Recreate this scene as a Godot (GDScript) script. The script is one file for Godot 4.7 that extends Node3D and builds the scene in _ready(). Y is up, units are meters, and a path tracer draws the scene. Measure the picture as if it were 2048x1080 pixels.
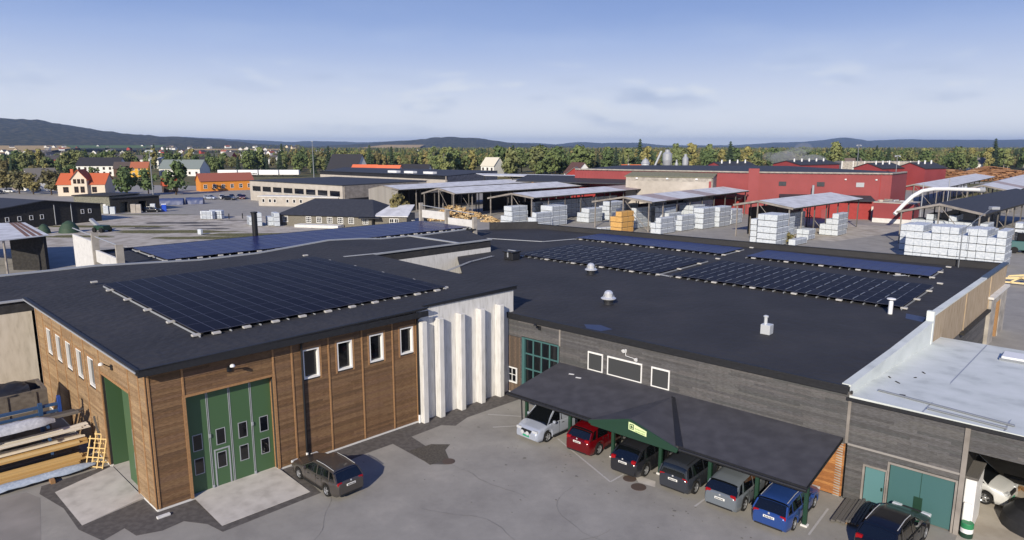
extends Node3D

# ---------------------------------------------------------------- mesh helper
class MB:
	var v := PackedVector3Array()
	var n := PackedVector3Array()
	var uv := PackedVector2Array()
	var c := PackedColorArray()
	var col := Color.WHITE
	func tri(a: Vector3, b: Vector3, d: Vector3) -> void:
		var k := (b - a).cross(d - a).normalized()
		v.append(a); v.append(d); v.append(b)
		for i in 3:
			n.append(k); c.append(col)
		uv.append(Vector2(0, 0)); uv.append(Vector2(1, 1)); uv.append(Vector2(1, 0))
	func quad(a: Vector3, b: Vector3, d: Vector3, e: Vector3) -> void:
		var k := (d - a).cross(e - b).normalized()
		v.append(a); v.append(d); v.append(b); v.append(a); v.append(e); v.append(d)
		for i in 6:
			n.append(k); c.append(col)
		uv.append(Vector2(0, 1)); uv.append(Vector2(1, 0)); uv.append(Vector2(1, 1))
		uv.append(Vector2(0, 1)); uv.append(Vector2(0, 0)); uv.append(Vector2(1, 0))
	func squad(a: Vector3, b: Vector3, d: Vector3, e: Vector3, na: Vector3, nb: Vector3, nd: Vector3, ne: Vector3) -> void:
		v.append(a); v.append(d); v.append(b); v.append(a); v.append(e); v.append(d)
		n.append(na); n.append(nd); n.append(nb); n.append(na); n.append(ne); n.append(nd)
		for i in 6:
			c.append(col); uv.append(Vector2.ZERO)
	func box(p: Vector3, q: Vector3) -> void:
		boxt(Transform3D(Basis(), (p + q) / 2), (q - p).abs())
	func boxt(t: Transform3D, s: Vector3) -> void:
		var h := s / 2
		var P := []
		for i in 8:
			P.append(t * Vector3(h.x if i & 1 else -h.x, h.y if i & 2 else -h.y, h.z if i & 4 else -h.z))
		quad(P[4], P[5], P[7], P[6]); quad(P[1], P[0], P[2], P[3]); quad(P[5], P[1], P[3], P[7])
		quad(P[0], P[4], P[6], P[2]); quad(P[6], P[7], P[3], P[2]); quad(P[0], P[1], P[5], P[4])
	func rbox(p: Vector3, q: Vector3, r: float) -> void:
		# chamfered box
		var m := (p + q) / 2
		var h := (q - p).abs() / 2
		var f := func(sx, sy, sz, ax): 
			var a := h - Vector3(r, r, r)
			a[ax] = h[ax]
			return m + Vector3(a.x * sx, a.y * sy, a.z * sz)
		for ax in 3:
			for s in [-1, 1]:
				var b := (ax + 1) % 3
				var d := (ax + 2) % 3
				var pts := []
				for k in [[-1, -1], [1, -1], [1, 1], [-1, 1]]:
					var g := [0, 0, 0]
					g[ax] = s; g[b] = k[0]; g[d] = k[1]
					pts.append(f.call(g[0], g[1], g[2], ax))
				if s > 0: quad(pts[0], pts[1], pts[2], pts[3])
				else: quad(pts[3], pts[2], pts[1], pts[0])
		for ax in 3:
			var b := (ax + 1) % 3
			var d := (ax + 2) % 3
			for s in [[-1, -1], [1, -1], [1, 1], [-1, 1]]:
				var g0 := [0, 0, 0]
				g0[ax] = -1; g0[b] = s[0]; g0[d] = s[1]
				var g1 := g0.duplicate()
				g1[ax] = 1
				var A: Vector3 = f.call(g0[0], g0[1], g0[2], b)
				var B: Vector3 = f.call(g1[0], g1[1], g1[2], b)
				var C: Vector3 = f.call(g1[0], g1[1], g1[2], d)
				var D: Vector3 = f.call(g0[0], g0[1], g0[2], d)
				if s[0] * s[1] > 0: quad(D, C, B, A)
				else: quad(A, B, C, D)
		for i in 8:
			var s := [1 if i & 1 else -1, 1 if i & 2 else -1, 1 if i & 4 else -1]
			var A: Vector3 = f.call(s[0], s[1], s[2], 0)
			var B: Vector3 = f.call(s[0], s[1], s[2], 1)
			var C: Vector3 = f.call(s[0], s[1], s[2], 2)
			if s[0] * s[1] * s[2] > 0: tri(A, B, C)
			else: tri(A, C, B)
	func tube(a: Vector3, b: Vector3, r: float, k := 8, r2 := -1.0, caps := true) -> void:
		if r2 < 0: r2 = r
		var d := (b - a).normalized()
		var x := d.cross(Vector3.UP if absf(d.y) < 0.9 else Vector3.RIGHT).normalized()
		var y := d.cross(x)
		for i in k:
			var t0 := TAU * i / k
			var t1 := TAU * (i + 1) / k
			var o0 := x * cos(t0) + y * sin(t0)
			var o1 := x * cos(t1) + y * sin(t1)
			squad(a + o0 * r, a + o1 * r, b + o1 * r2, b + o0 * r2, o0, o1, o1, o0)
			if caps:
				if r2 > 0.001: tri(b, b + o0 * r2, b + o1 * r2)
				tri(a, a + o1 * r, a + o0 * r)
	func lathe(o: Vector3, prof: Array, k := 12, ax := Vector3.UP) -> void:
		var x := ax.cross(Vector3.RIGHT if absf(ax.x) < 0.9 else Vector3.FORWARD).normalized()
		var y := ax.cross(x)
		for j in prof.size() - 1:
			var p: Vector2 = prof[j]
			var q: Vector2 = prof[j + 1]
			var tn := Vector2(q.y - p.y, p.x - q.x).normalized()
			for i in k:
				var t0 := TAU * i / k
				var t1 := TAU * (i + 1) / k
				var o0 := x * cos(t0) + y * sin(t0)
				var o1 := x * cos(t1) + y * sin(t1)
				var n0 := (o0 * tn.x + ax * tn.y).normalized()
				var n1 := (o1 * tn.x + ax * tn.y).normalized()
				squad(o + o0 * p.x + ax * p.y, o + o1 * p.x + ax * p.y, o + o1 * q.x + ax * q.y, o + o0 * q.x + ax * q.y, n0, n1, n1, n0)
	func poly(pts: Array) -> void:
		for i in range(1, pts.size() - 1):
			tri(pts[0], pts[i], pts[i + 1])
	# solid of a polygon in plan (Vector2 = x, z), from y0 to y1; any orientation
	func slab(pts: Array, y0: float, y1: float) -> void:
		var P := PackedVector2Array(pts)
		if Geometry2D.is_polygon_clockwise(P): P.reverse()
		var idx := Geometry2D.triangulate_polygon(P)
		for i in range(0, idx.size(), 3):
			var a := P[idx[i]]
			var b := P[idx[i + 1]]
			var d := P[idx[i + 2]]
			if (b - a).cross(d - a) > 0:
				var t := b
				b = d
				d = t
			tri(Vector3(a.x, y1, a.y), Vector3(b.x, y1, b.y), Vector3(d.x, y1, d.y))
			if y1 - y0 > 0.02: tri(Vector3(a.x, y0, a.y), Vector3(d.x, y0, d.y), Vector3(b.x, y0, b.y))
		if y1 - y0 > 0.02:
			for i in P.size():
				var a := P[i]
				var b := P[(i + 1) % P.size()]
				quad(Vector3(b.x, y0, b.y), Vector3(a.x, y0, a.y), Vector3(a.x, y1, a.y), Vector3(b.x, y1, b.y))
	# solid between a top face of four points and a drop
	func plate(a: Vector3, b: Vector3, d: Vector3, e: Vector3, t: float) -> void:
		var k := Vector3(0, -t, 0)
		quad(a, b, d, e)
		quad(e + k, d + k, b + k, a + k)
		quad(a + k, b + k, b, a); quad(b + k, d + k, d, b); quad(d + k, e + k, e, d); quad(e + k, a + k, a, e)
	func mesh(mat: Material = null, into: ArrayMesh = null) -> ArrayMesh:
		var m := into if into else ArrayMesh.new()
		if v.is_empty(): return m
		var a := []
		a.resize(Mesh.ARRAY_MAX)
		a[Mesh.ARRAY_VERTEX] = v; a[Mesh.ARRAY_NORMAL] = n; a[Mesh.ARRAY_TEX_UV] = uv; a[Mesh.ARRAY_COLOR] = c
		m.add_surface_from_arrays(Mesh.PRIMITIVE_TRIANGLES, a)
		if mat: m.surface_set_material(m.get_surface_count() - 1, mat)
		return m

# ---------------------------------------------------------------- scene helpers
var taken := {}
var M := {}
var rng := RandomNumberGenerator.new()

func numbered(called: String) -> String:
	var k: int = taken.get(called, -1) + 1
	taken[called] = k
	return called if k == 0 else "%s_%03d" % [called, k]

# a site frame: origin (x, z) on the ground, heading of its +X axis in the x-z plane (degrees)
func fr(x: float, z: float, hd: float, y := 0.0) -> Transform3D:
	return Transform3D(Basis(Vector3.UP, -deg_to_rad(hd)), Vector3(x, y, z))

func tag(o: Node, label: String, category := "", group := "", kind := "") -> Node:
	if label: o.set_meta("label", label)
	if category: o.set_meta("category", category)
	if group: o.set_meta("group", group)
	if kind: o.set_meta("kind", kind)
	return o

func thing(called: String, label: String, category: String, t: Transform3D, group := "") -> Node3D:
	var o := Node3D.new()
	o.name = numbered(called)
	o.transform = t
	add_child(o)
	tag(o, label, category, group)
	return o

func put(parent: Node3D, called: String, b, mat: Material = null, t := Transform3D(), label := "") -> MeshInstance3D:
	var o := MeshInstance3D.new()
	o.name = numbered(called) if parent == self else called
	o.mesh = b.mesh() if b is MB else b
	if mat: o.material_override = mat
	o.transform = t
	parent.add_child(o, true)
	if label: o.set_meta("label", label)
	return o

func setting(called: String, b, mat: Material, label := "", t := Transform3D()) -> MeshInstance3D:
	var o := put(self, called, b, mat, t)
	o.set_meta("kind", "structure")
	if label: o.set_meta("label", label)
	return o

func one(called: String, label: String, category: String, b, mat: Material, t := Transform3D(), group := "") -> MeshInstance3D:
	var o := put(self, called, b, mat, t)
	tag(o, label, category, group)
	return o

func copy(o: Node3D, t: Transform3D, label := "", group := "") -> Node3D:
	var c: Node3D = o.duplicate()
	var base: String = o.name
	var us := base.rfind("_")
	if us > 0 and base.substr(us + 1).is_valid_int(): base = base.substr(0, us)
	c.name = numbered(base)
	c.transform = t
	add_child(c)
	if label: c.set_meta("label", label)
	if group: c.set_meta("group", group)
	return c

func S(r: int, g: int, b: int) -> Color:
	return Color8(r, g, b)

func lin(r: int, g: int, b: int) -> Color:
	return Color8(r, g, b).srgb_to_linear()

func noise_tex(seed_: int, freq: float, ramp: Array, size := 512, oct := 5, normal := false) -> NoiseTexture2D:
	var f := FastNoiseLite.new()
	f.seed = seed_
	f.frequency = freq
	f.noise_type = FastNoiseLite.TYPE_SIMPLEX_SMOOTH
	f.fractal_octaves = oct
	var t := NoiseTexture2D.new()
	t.width = size; t.height = size
	t.seamless = true
	t.noise = f
	t.as_normal_map = normal
	if normal:
		t.bump_strength = 3.0
	if ramp.size():
		var g := Gradient.new()
		var offs := PackedFloat32Array()
		var cols := PackedColorArray()
		for k in ramp:
			offs.append(k[0]); cols.append(k[1])
		g.offsets = offs; g.colors = cols
		t.color_ramp = g
	return t

func flat(called: String, col: Color, rough := 0.8, metal := 0.0, vc := false) -> StandardMaterial3D:
	var m := StandardMaterial3D.new()
	m.resource_name = called
	m.albedo_color = col
	m.roughness = rough
	m.metallic = metal
	m.vertex_color_use_as_albedo = vc
	m.cull_mode = BaseMaterial3D.CULL_DISABLED
	M[called] = m
	return m

# a mottled material laid on by world position; scale = texture repeats per metre
func mott(called: String, seed_: int, freq: float, ramp: Array, scale: float, rough := 0.85, size := 512, vc := false, world := true) -> StandardMaterial3D:
	var m := flat(called, Color.WHITE, rough, 0.0, vc)
	m.albedo_texture = noise_tex(seed_, freq, ramp, size)
	m.uv1_triplanar = true
	m.uv1_world_triplanar = world
	m.uv1_scale = Vector3(scale, scale, scale)
	return m

func relief(m: StandardMaterial3D, seed_: int, freq: float, strength: float, size := 512) -> void:
	m.normal_enabled = true
	m.normal_scale = strength
	m.normal_texture = noise_tex(seed_, freq, [], size, 4, true)

func rnd(a: float, b: float) -> float:
	return rng.randf_range(a, b)

func V(x: float, y: float, z: float) -> Vector3:
	return Vector3(x, y, z)

func _ready() -> void:
	rng.seed = 20231
	var cam := Camera3D.new()
	cam.name = "camera"
	add_child(cam)
	cam.position = V(0, 17.5, 0)
	cam.rotation.x = -atan((540.0 - 292.0) / 1365.0)
	cam.fov = rad_to_deg(2 * atan(540.0 / 1365.0))
	cam.near = 0.5
	cam.far = 40000
	cam.current = true
	var we := WorldEnvironment.new()
	we.name = "world_environment"
	var e := Environment.new()
	e.tonemap_mode = Environment.TONE_MAPPER_LINEAR
	e.tonemap_exposure = EXPOSURE
	e.background_mode = Environment.BG_SKY
	e.sky = Sky.new()
	e.sky.sky_material = make_sky()
	e.background_energy_multiplier = SKY_ENERGY
	e.sdfgi_enabled = true
	e.ssao_enabled = true
	e.ssil_enabled = true
	e.fog_enabled = true
	e.fog_density = 0.00005
	e.fog_light_color = S(170, 204, 255)
	we.environment = e
	add_child(we)
	var sun := DirectionalLight3D.new()
	sun.name = "sun"
	add_child(sun)
	sun.look_at_from_position(Vector3.ZERO, V(0.315 * 2.05, -1.0, -0.95 * 2.05))
	sun.light_energy = SUN_ENERGY
	sun.light_color = Color(1.0, 0.955, 0.88)
	sun.light_angular_distance = 0.5
	sun.shadow_enabled = true
	materials()
	land()
	wood_hall()
	back_roofs()
	grey_hall()
	carport()
	annex()
	foreground()
	cars()
	racks()
	sheds()
	factory()
	left_yard()
	village()
	woods()

const EXPOSURE := 1.0
const SKY_ENERGY := 1.0
const SUN_ENERGY := 1.6

# the sky: a blue gradient that pales to the horizon, with thin drawn-out cloud, the same all round
func make_sky() -> PanoramaSkyMaterial:
	var w := 2048
	var h := 1024
	var f := FastNoiseLite.new()
	f.seed = 5; f.frequency = 1.0; f.fractal_octaves = 5; f.noise_type = FastNoiseLite.TYPE_SIMPLEX_SMOOTH
	var f2 := FastNoiseLite.new()
	f2.seed = 11; f2.frequency = 1.0; f2.fractal_octaves = 4; f2.noise_type = FastNoiseLite.TYPE_SIMPLEX_SMOOTH
	var img := Image.create(w, h, false, Image.FORMAT_RGBF)
	var hor := lin(250, 252, 252)
	var mid := lin(150, 176, 226)
	var top := lin(44, 82, 158)
	var below := lin(120, 124, 124)
	for j in h:
		var el := 90.0 - (j + 0.5) / h * 180.0
		if el < -1.0:
			img.fill_rect(Rect2i(0, j, w, h - j), below)
			break
		var t := clampf(el / 90.0, 0, 1)
		var base: Color = hor.lerp(mid, smoothstep(-2.0, 11.0, el)).lerp(top, 1.0 - exp(-maxf(el - 8.0, 0.0) / 16.0))
		var low := exp(-pow((el - 3.4) / 2.4, 2.0))
		var any := exp(-pow((el - 4.0) / 5.5, 2.0))
		for i in w:
			if el > 32.0:
				img.fill_rect(Rect2i(0, j, w, 1), base)
				break
			var az := TAU * (i + 0.5) / w
			var x := cos(az)
			var z := sin(az)
			# thin streaks, much longer than tall
			var a := f.get_noise_3d(x * 2.6, el * 0.20, z * 2.6)
			var b := f2.get_noise_3d(x * 7.0, el * 0.55 + 20.0, z * 7.0)
			var veil := clampf((a * 0.8 + b * 0.3 + 0.12) * 1.3, 0, 1) * any * 0.32
			var cum := clampf((a * 0.6 + b * 0.9 - 0.24) * 3.5, 0, 1) * low
			var c := base.lerp(lin(208, 221, 240), veil)
			c = c.lerp(lin(226, 232, 242), cum * 0.8)
			# the flat undersides are a little darker
			var b2 := f2.get_noise_3d(x * 7.0, (el + 0.9) * 0.55 + 20.0, z * 7.0)
			var under := clampf((b2 - b) * 2.5, 0, 1) * low * clampf(a * 2.0, 0, 1)
			c = c.lerp(lin(150, 170, 206), under * 0.55)
			img.set_pixel(i, j, c)
	var m := PanoramaSkyMaterial.new()
	m.panorama = ImageTexture.create_from_image(img)
	return m

func materials() -> void:
	mott("asphalt", 1, 0.008, [[0.1, S(138, 135, 130)], [0.45, S(149, 146, 140)], [0.6, S(152, 149, 143)], [0.9, S(162, 158, 151)]], 0.03, 0.9, 1024)
	M.asphalt.albedo_texture.noise.fractal_gain = 0.7
	M.asphalt.albedo_texture.noise.fractal_octaves = 8
	mott("new_asphalt", 2, 0.02, [[0.25, S(84, 80, 78)], [0.7, S(98, 94, 91)]], 0.25, 0.9)
	mott("gravel", 3, 0.010, [[0.2, S(156, 148, 136)], [0.5, S(176, 169, 158)], [0.8, S(186, 180, 170)]], 0.03, 0.95, 1024)
	mott("wet_patch", 4, 0.03, [[0.2, S(70, 66, 60)], [0.8, S(96, 91, 82)]], 0.4, 0.7)
	mott("grass", 5, 0.02, [[0.2, S(70, 72, 36)], [0.5, S(96, 94, 52)], [0.8, S(120, 112, 70)]], 0.15, 0.95)
	mott("felt", 6, 0.007, [[0.1, S(43, 43, 46)], [0.45, S(48, 48, 51)], [0.6, S(50, 50, 53)], [0.9, S(56, 55, 57)]], 0.022, 0.82, 1024)
	relief(M.felt, 61, 0.12, 0.25)
	mott("carport_felt", 7, 0.01, [[0.2, S(60, 60, 66)], [0.8, S(74, 74, 80)]], 0.15, 0.85)
	mott("black_trim", 8, 0.03, [[0.2, S(30, 31, 35)], [0.8, S(40, 41, 45)]], 0.3, 0.55)
	mott("concrete_white", 9, 0.012, [[0.05, S(194, 193, 190)], [0.35, S(210, 209, 207)], [0.65, S(216, 215, 213)], [0.95, S(224, 223, 221)]], 0.1, 0.85, 1024)
	mott("concrete_cream", 10, 0.009, [[0.15, S(164, 157, 148)], [0.4, S(176, 169, 160)], [0.7, S(183, 176, 167)], [0.9, S(190, 184, 175)]], 0.04, 0.9, 1024)
	mott("concrete_streak", 121, 0.02, [[0.05, S(176, 174, 168)], [0.3, S(204, 203, 200)], [0.6, S(214, 213, 211)], [0.95, S(222, 221, 219)]], 1.0, 0.85, 1024)
	M.concrete_streak.uv1_scale = V(0.30, 0.035, 0.30)
	mott("cream_streak", 122, 0.02, [[0.05, S(166, 156, 140)], [0.3, S(196, 187, 171)], [0.6, S(206, 197, 182)], [0.95, S(214, 206, 192)]], 1.0, 0.9, 1024)
	M.cream_streak.uv1_scale = V(0.16, 0.03, 0.16)
	mott("concrete_grey", 12, 0.012, [[0.15, S(140, 135, 128)], [0.5, S(166, 160, 152)], [0.85, S(182, 177, 168)]], 0.12, 0.9)
	mott("ramp_concrete", 13, 0.008, [[0.15, S(176, 171, 164)], [0.45, S(192, 187, 180)], [0.8, S(202, 197, 190)]], 0.1, 0.88, 1024)
	mott("wood_grain", 14, 0.05, [[0.2, Color(0.72, 0.70, 0.68)], [0.5, Color(0.88, 0.87, 0.86)], [0.8, Color(1, 1, 1)]], 1.0, 0.8, 512, true, false)
	M.wood_grain.uv1_scale = V(0.12, 1.6, 0.12)
	mott("batten_wood", 15, 0.03, [[0.2, S(146, 110, 74)], [0.8, S(168, 130, 90)]], 0.5, 0.75)
	flat("plank", Color.WHITE, 0.75, 0.0, true)
	flat("gate_green", S(68, 98, 66), 0.5)
	flat("teal_door", S(66, 104, 105), 0.5)
	flat("dark_green", S(32, 62, 48), 0.45)
	flat("rubber_trim", S(22, 24, 24), 0.7)
	mott("render_tan", 123, 0.02, [[0.1, S(138, 116, 90)], [0.3, S(164, 146, 120)], [0.6, S(176, 158, 134)], [0.95, S(186, 170, 148)]], 1.0, 0.9, 1024)
	M.render_tan.uv1_scale = V(0.14, 0.03, 0.14)
	flat("white_paint", S(232, 233, 234), 0.45)
	flat("window_white", S(238, 238, 236), 0.4)
	flat("glass", S(16, 18, 22), 0.06)
	M.glass.metallic_specular = 0.6
	flat("dark_board", S(62, 64, 66), 0.7)
	flat("zinc", S(206, 210, 214), 0.4, 0.25)
	flat("steel", S(150, 154, 158), 0.45, 0.5)
	flat("chrome", S(222, 224, 226), 0.25, 0.45)
	flat("galv", S(168, 172, 178), 0.5, 0.2)
	flat("black_steel", S(26, 27, 30), 0.5)
	mott("silver_roof", 16, 0.012, [[0.15, S(188, 189, 192)], [0.5, S(206, 208, 212)], [0.85, S(218, 220, 224)]], 0.06, 0.7, 512)
	mott("white_membrane", 17, 0.008, [[0.1, S(190, 196, 194)], [0.4, S(208, 214, 211)], [0.85, S(218, 223, 221)]], 0.05, 0.9, 1024)
	flat("panel_glass", S(19, 20, 38), 0.3)
	M.panel_glass.metallic_specular = 0.06
	flat("panel_sky_tint", S(36, 44, 92), 0.3)  # far arrays: same panels, with the sky reflection put into the albedo
	M.panel_sky_tint.metallic_specular = 0.15
	flat("panel_frame", S(64, 67, 84), 0.5, 0.1)
	mott("block_concrete", 18, 0.05, [[0.2, S(170, 168, 164)], [0.8, S(200, 198, 194)]], 0.8, 0.9)
	mott("wrap", 19, 0.02, [[0.15, S(180, 189, 199)], [0.5, S(203, 210, 217)], [0.85, S(216, 221, 226)]], 0.25, 0.5, 512)
	relief(M.wrap, 191, 0.03, 0.5)
	mott("timber_wrap", 20, 0.02, [[0.2, S(196, 150, 84)], [0.8, S(218, 176, 108)]], 0.25, 0.7)
	mott("red_sheet", 21, 0.006, [[0.2, S(138, 58, 60)], [0.8, S(148, 64, 66)]], 0.05, 0.6)
	mott("red_bright", 22, 0.02, [[0.2, S(146, 40, 38)], [0.8, S(160, 46, 44)]], 0.1, 0.6)
	mott("dark_stain", 23, 0.02, [[0.2, S(38, 37, 36)], [0.8, S(54, 52, 50)]], 0.2, 0.9)
	mott("weathered", 24, 0.012, [[0.2, S(122, 116, 110)], [0.8, S(158, 152, 146)]], 0.1, 0.9)
	flat("tyre", S(22, 22, 23), 0.85)
	flat("rim", S(190, 193, 197), 0.3, 0.7)
	flat("car_glass", S(14, 17, 20), 0.05)
	M.car_glass.metallic_specular = 0.7
	flat("lamp_red", S(150, 14, 20), 0.25)
	flat("lamp_clear", S(220, 224, 228), 0.15, 0.3)
	flat("plate_white", S(232, 232, 228), 0.5)
	flat("plate_green", S(40, 150, 110), 0.5)
	flat("bumper_black", S(30, 31, 33), 0.6)

# vertical side boards with a real lap: rows of boards on the plane z = 0 of a frame, holes left out
func siding(x0: float, x1: float, y0: Callable, y1: Callable, step: float, cols: Array, holes: Array, lap := 0.028, run := 2.4) -> MB:
	var b := MB.new()
	var ylo: float = minf(y0.call(x0), y0.call(x1))
	var yhi: float = maxf(y1.call(x0), y1.call(x1))
	var y := ylo
	while y < yhi - 0.01:
		var ya := y
		var yb := y + step
		y += step
		var xa := x0
		var xb := x1
		# clip to a sloping top
		if yb > y1.call(xa) + 0.02 and yb > y1.call(xb) + 0.02:
			yb = maxf(y1.call(xa), y1.call(xb))
			if yb - ya < 0.03: continue
		var spans := [[xa, xb]]
		for h in holes:
			if ya < h[3] - 0.02 and yb > h[1] + 0.02:
				var nx := []
				for s in spans:
					if h[2] <= s[0] or h[0] >= s[1]: nx.append(s)
					else:
						if h[0] > s[0] + 0.01: nx.append([s[0], h[0]])
						if h[2] < s[1] - 0.01: nx.append([h[2], s[1]])
				spans = nx
		for s in spans:
			var p: float = s[0]
			while p < s[1] - 0.001:
				var q: float = minf(s[1], p + rnd(run * 0.5, run * 1.5))
				if s[1] - q < 0.4: q = s[1]
				var k: Color = cols[rng.randi() % cols.size()]
				b.col = k * rnd(0.92, 1.08)
				b.quad(V(p, ya, lap), V(q - 0.004, ya, lap), V(q - 0.004, yb, 0.004), V(p, yb, 0.004))
				b.quad(V(p, ya, 0), V(q - 0.004, ya, 0), V(q - 0.004, ya, lap), V(p, ya, lap))
				p = q
	return b

# a window set back in a wall on the plane z = 0: reveal, frame, pane
func window_in(parent: Node3D, x0: float, y0: float, x1: float, y1: float, t := Transform3D(), deep := 0.16, fm := "window_white", bar := 0.07, cross := 0, casing := "") -> void:
	var b := MB.new()
	b.box(V(x0, y0, -deep - 0.05), V(x1, y0 + bar, 0.012)); b.box(V(x0, y1 - bar, -deep - 0.05), V(x1, y1, 0.012))
	b.box(V(x0, y0 + bar, -deep - 0.05), V(x0 + bar, y1 - bar, 0.012)); b.box(V(x1 - bar, y0 + bar, -deep - 0.05), V(x1, y1 - bar, 0.012))
	for i in cross:
		var xm := x0 + (x1 - x0) * (i + 1) / (cross + 1)
		b.box(V(xm - 0.02, y0 + bar, -deep), V(xm + 0.02, y1 - bar, -deep + 0.03))
	if cross > 0:
		var ym := (y0 + y1) / 2
		b.box(V(x0 + bar, ym - 0.02, -deep), V(x1 - bar, ym + 0.02, -deep + 0.028))
	var w := put(parent, "window", b, M[fm], t)
	var g := MB.new()
	g.box(V(x0 + bar, y0 + bar, -deep - 0.03), V(x1 - bar, y1 - bar, -deep))
	put(w, "pane", g, M.glass)
	if casing:
		var k := MB.new()
		k.box(V(x0 - 0.12, y0 - 0.12, 0.0), V(x0 - 0.003, y1 + 0.12, 0.035)); k.box(V(x1 + 0.003, y0 - 0.12, 0.0), V(x1 + 0.12, y1 + 0.12, 0.035))
		k.box(V(x0, y1 + 0.003, 0.0), V(x1, y1 + 0.12, 0.033))
		put(w, "casing", k, M[casing])


# ---------------------------------------------------------------- land
func ridge(called: String, dist: float, foot: float, pts: Array, mat: Material, label: String, rough_h: float, seed_: int, step: float) -> void:
	var f := FastNoiseLite.new()
	f.seed = seed_; f.frequency = 1.0 / (dist * 0.05); f.fractal_octaves = 5
	var b := MB.new()
	var rows := 22
	var grid := []
	var x: float = pts[0].x
	var i := 0
	while x < pts[-1].x:
		while i < pts.size() - 2 and x > pts[i + 1].x: i += 1
		var p: Vector3 = pts[i]
		var q: Vector3 = pts[i + 1]
		var t := (x - p.x) / (q.x - p.x)
		var crest := lerpf(p.y, q.y, t)
		var colm := []
		for j in rows + 1:
			var s := float(j) / rows
			var d := lerpf(foot, dist * 1.12, s)
			var peak := (dist - foot) / (dist * 1.12 - foot)
			var k := smoothstep(0.0, peak, s) if s < peak else 1.0 - 0.5 * smoothstep(peak, 1.0, s)
			var hgt := crest * k + (f.get_noise_2d(x, d) * rough_h + f.get_noise_2d(x * 7.0, d * 7.0) * rough_h * 0.35) * k
			colm.append(V(x * d / dist, maxf(hgt, 0.0) - 1.0 + s * 1.0, -d))
		grid.append(colm)
		x += step
	for a in grid.size() - 1:
		for j in rows:
			b.quad(grid[a][j], grid[a + 1][j], grid[a + 1][j + 1], grid[a][j + 1])
	setting(called, b, mat, label)

func sheet(called: String, pts: Array, y: float, mat: Material, label: String) -> void:
	var b := MB.new()
	b.slab(pts, y, y)
	setting(called, b, mat, label)

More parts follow.
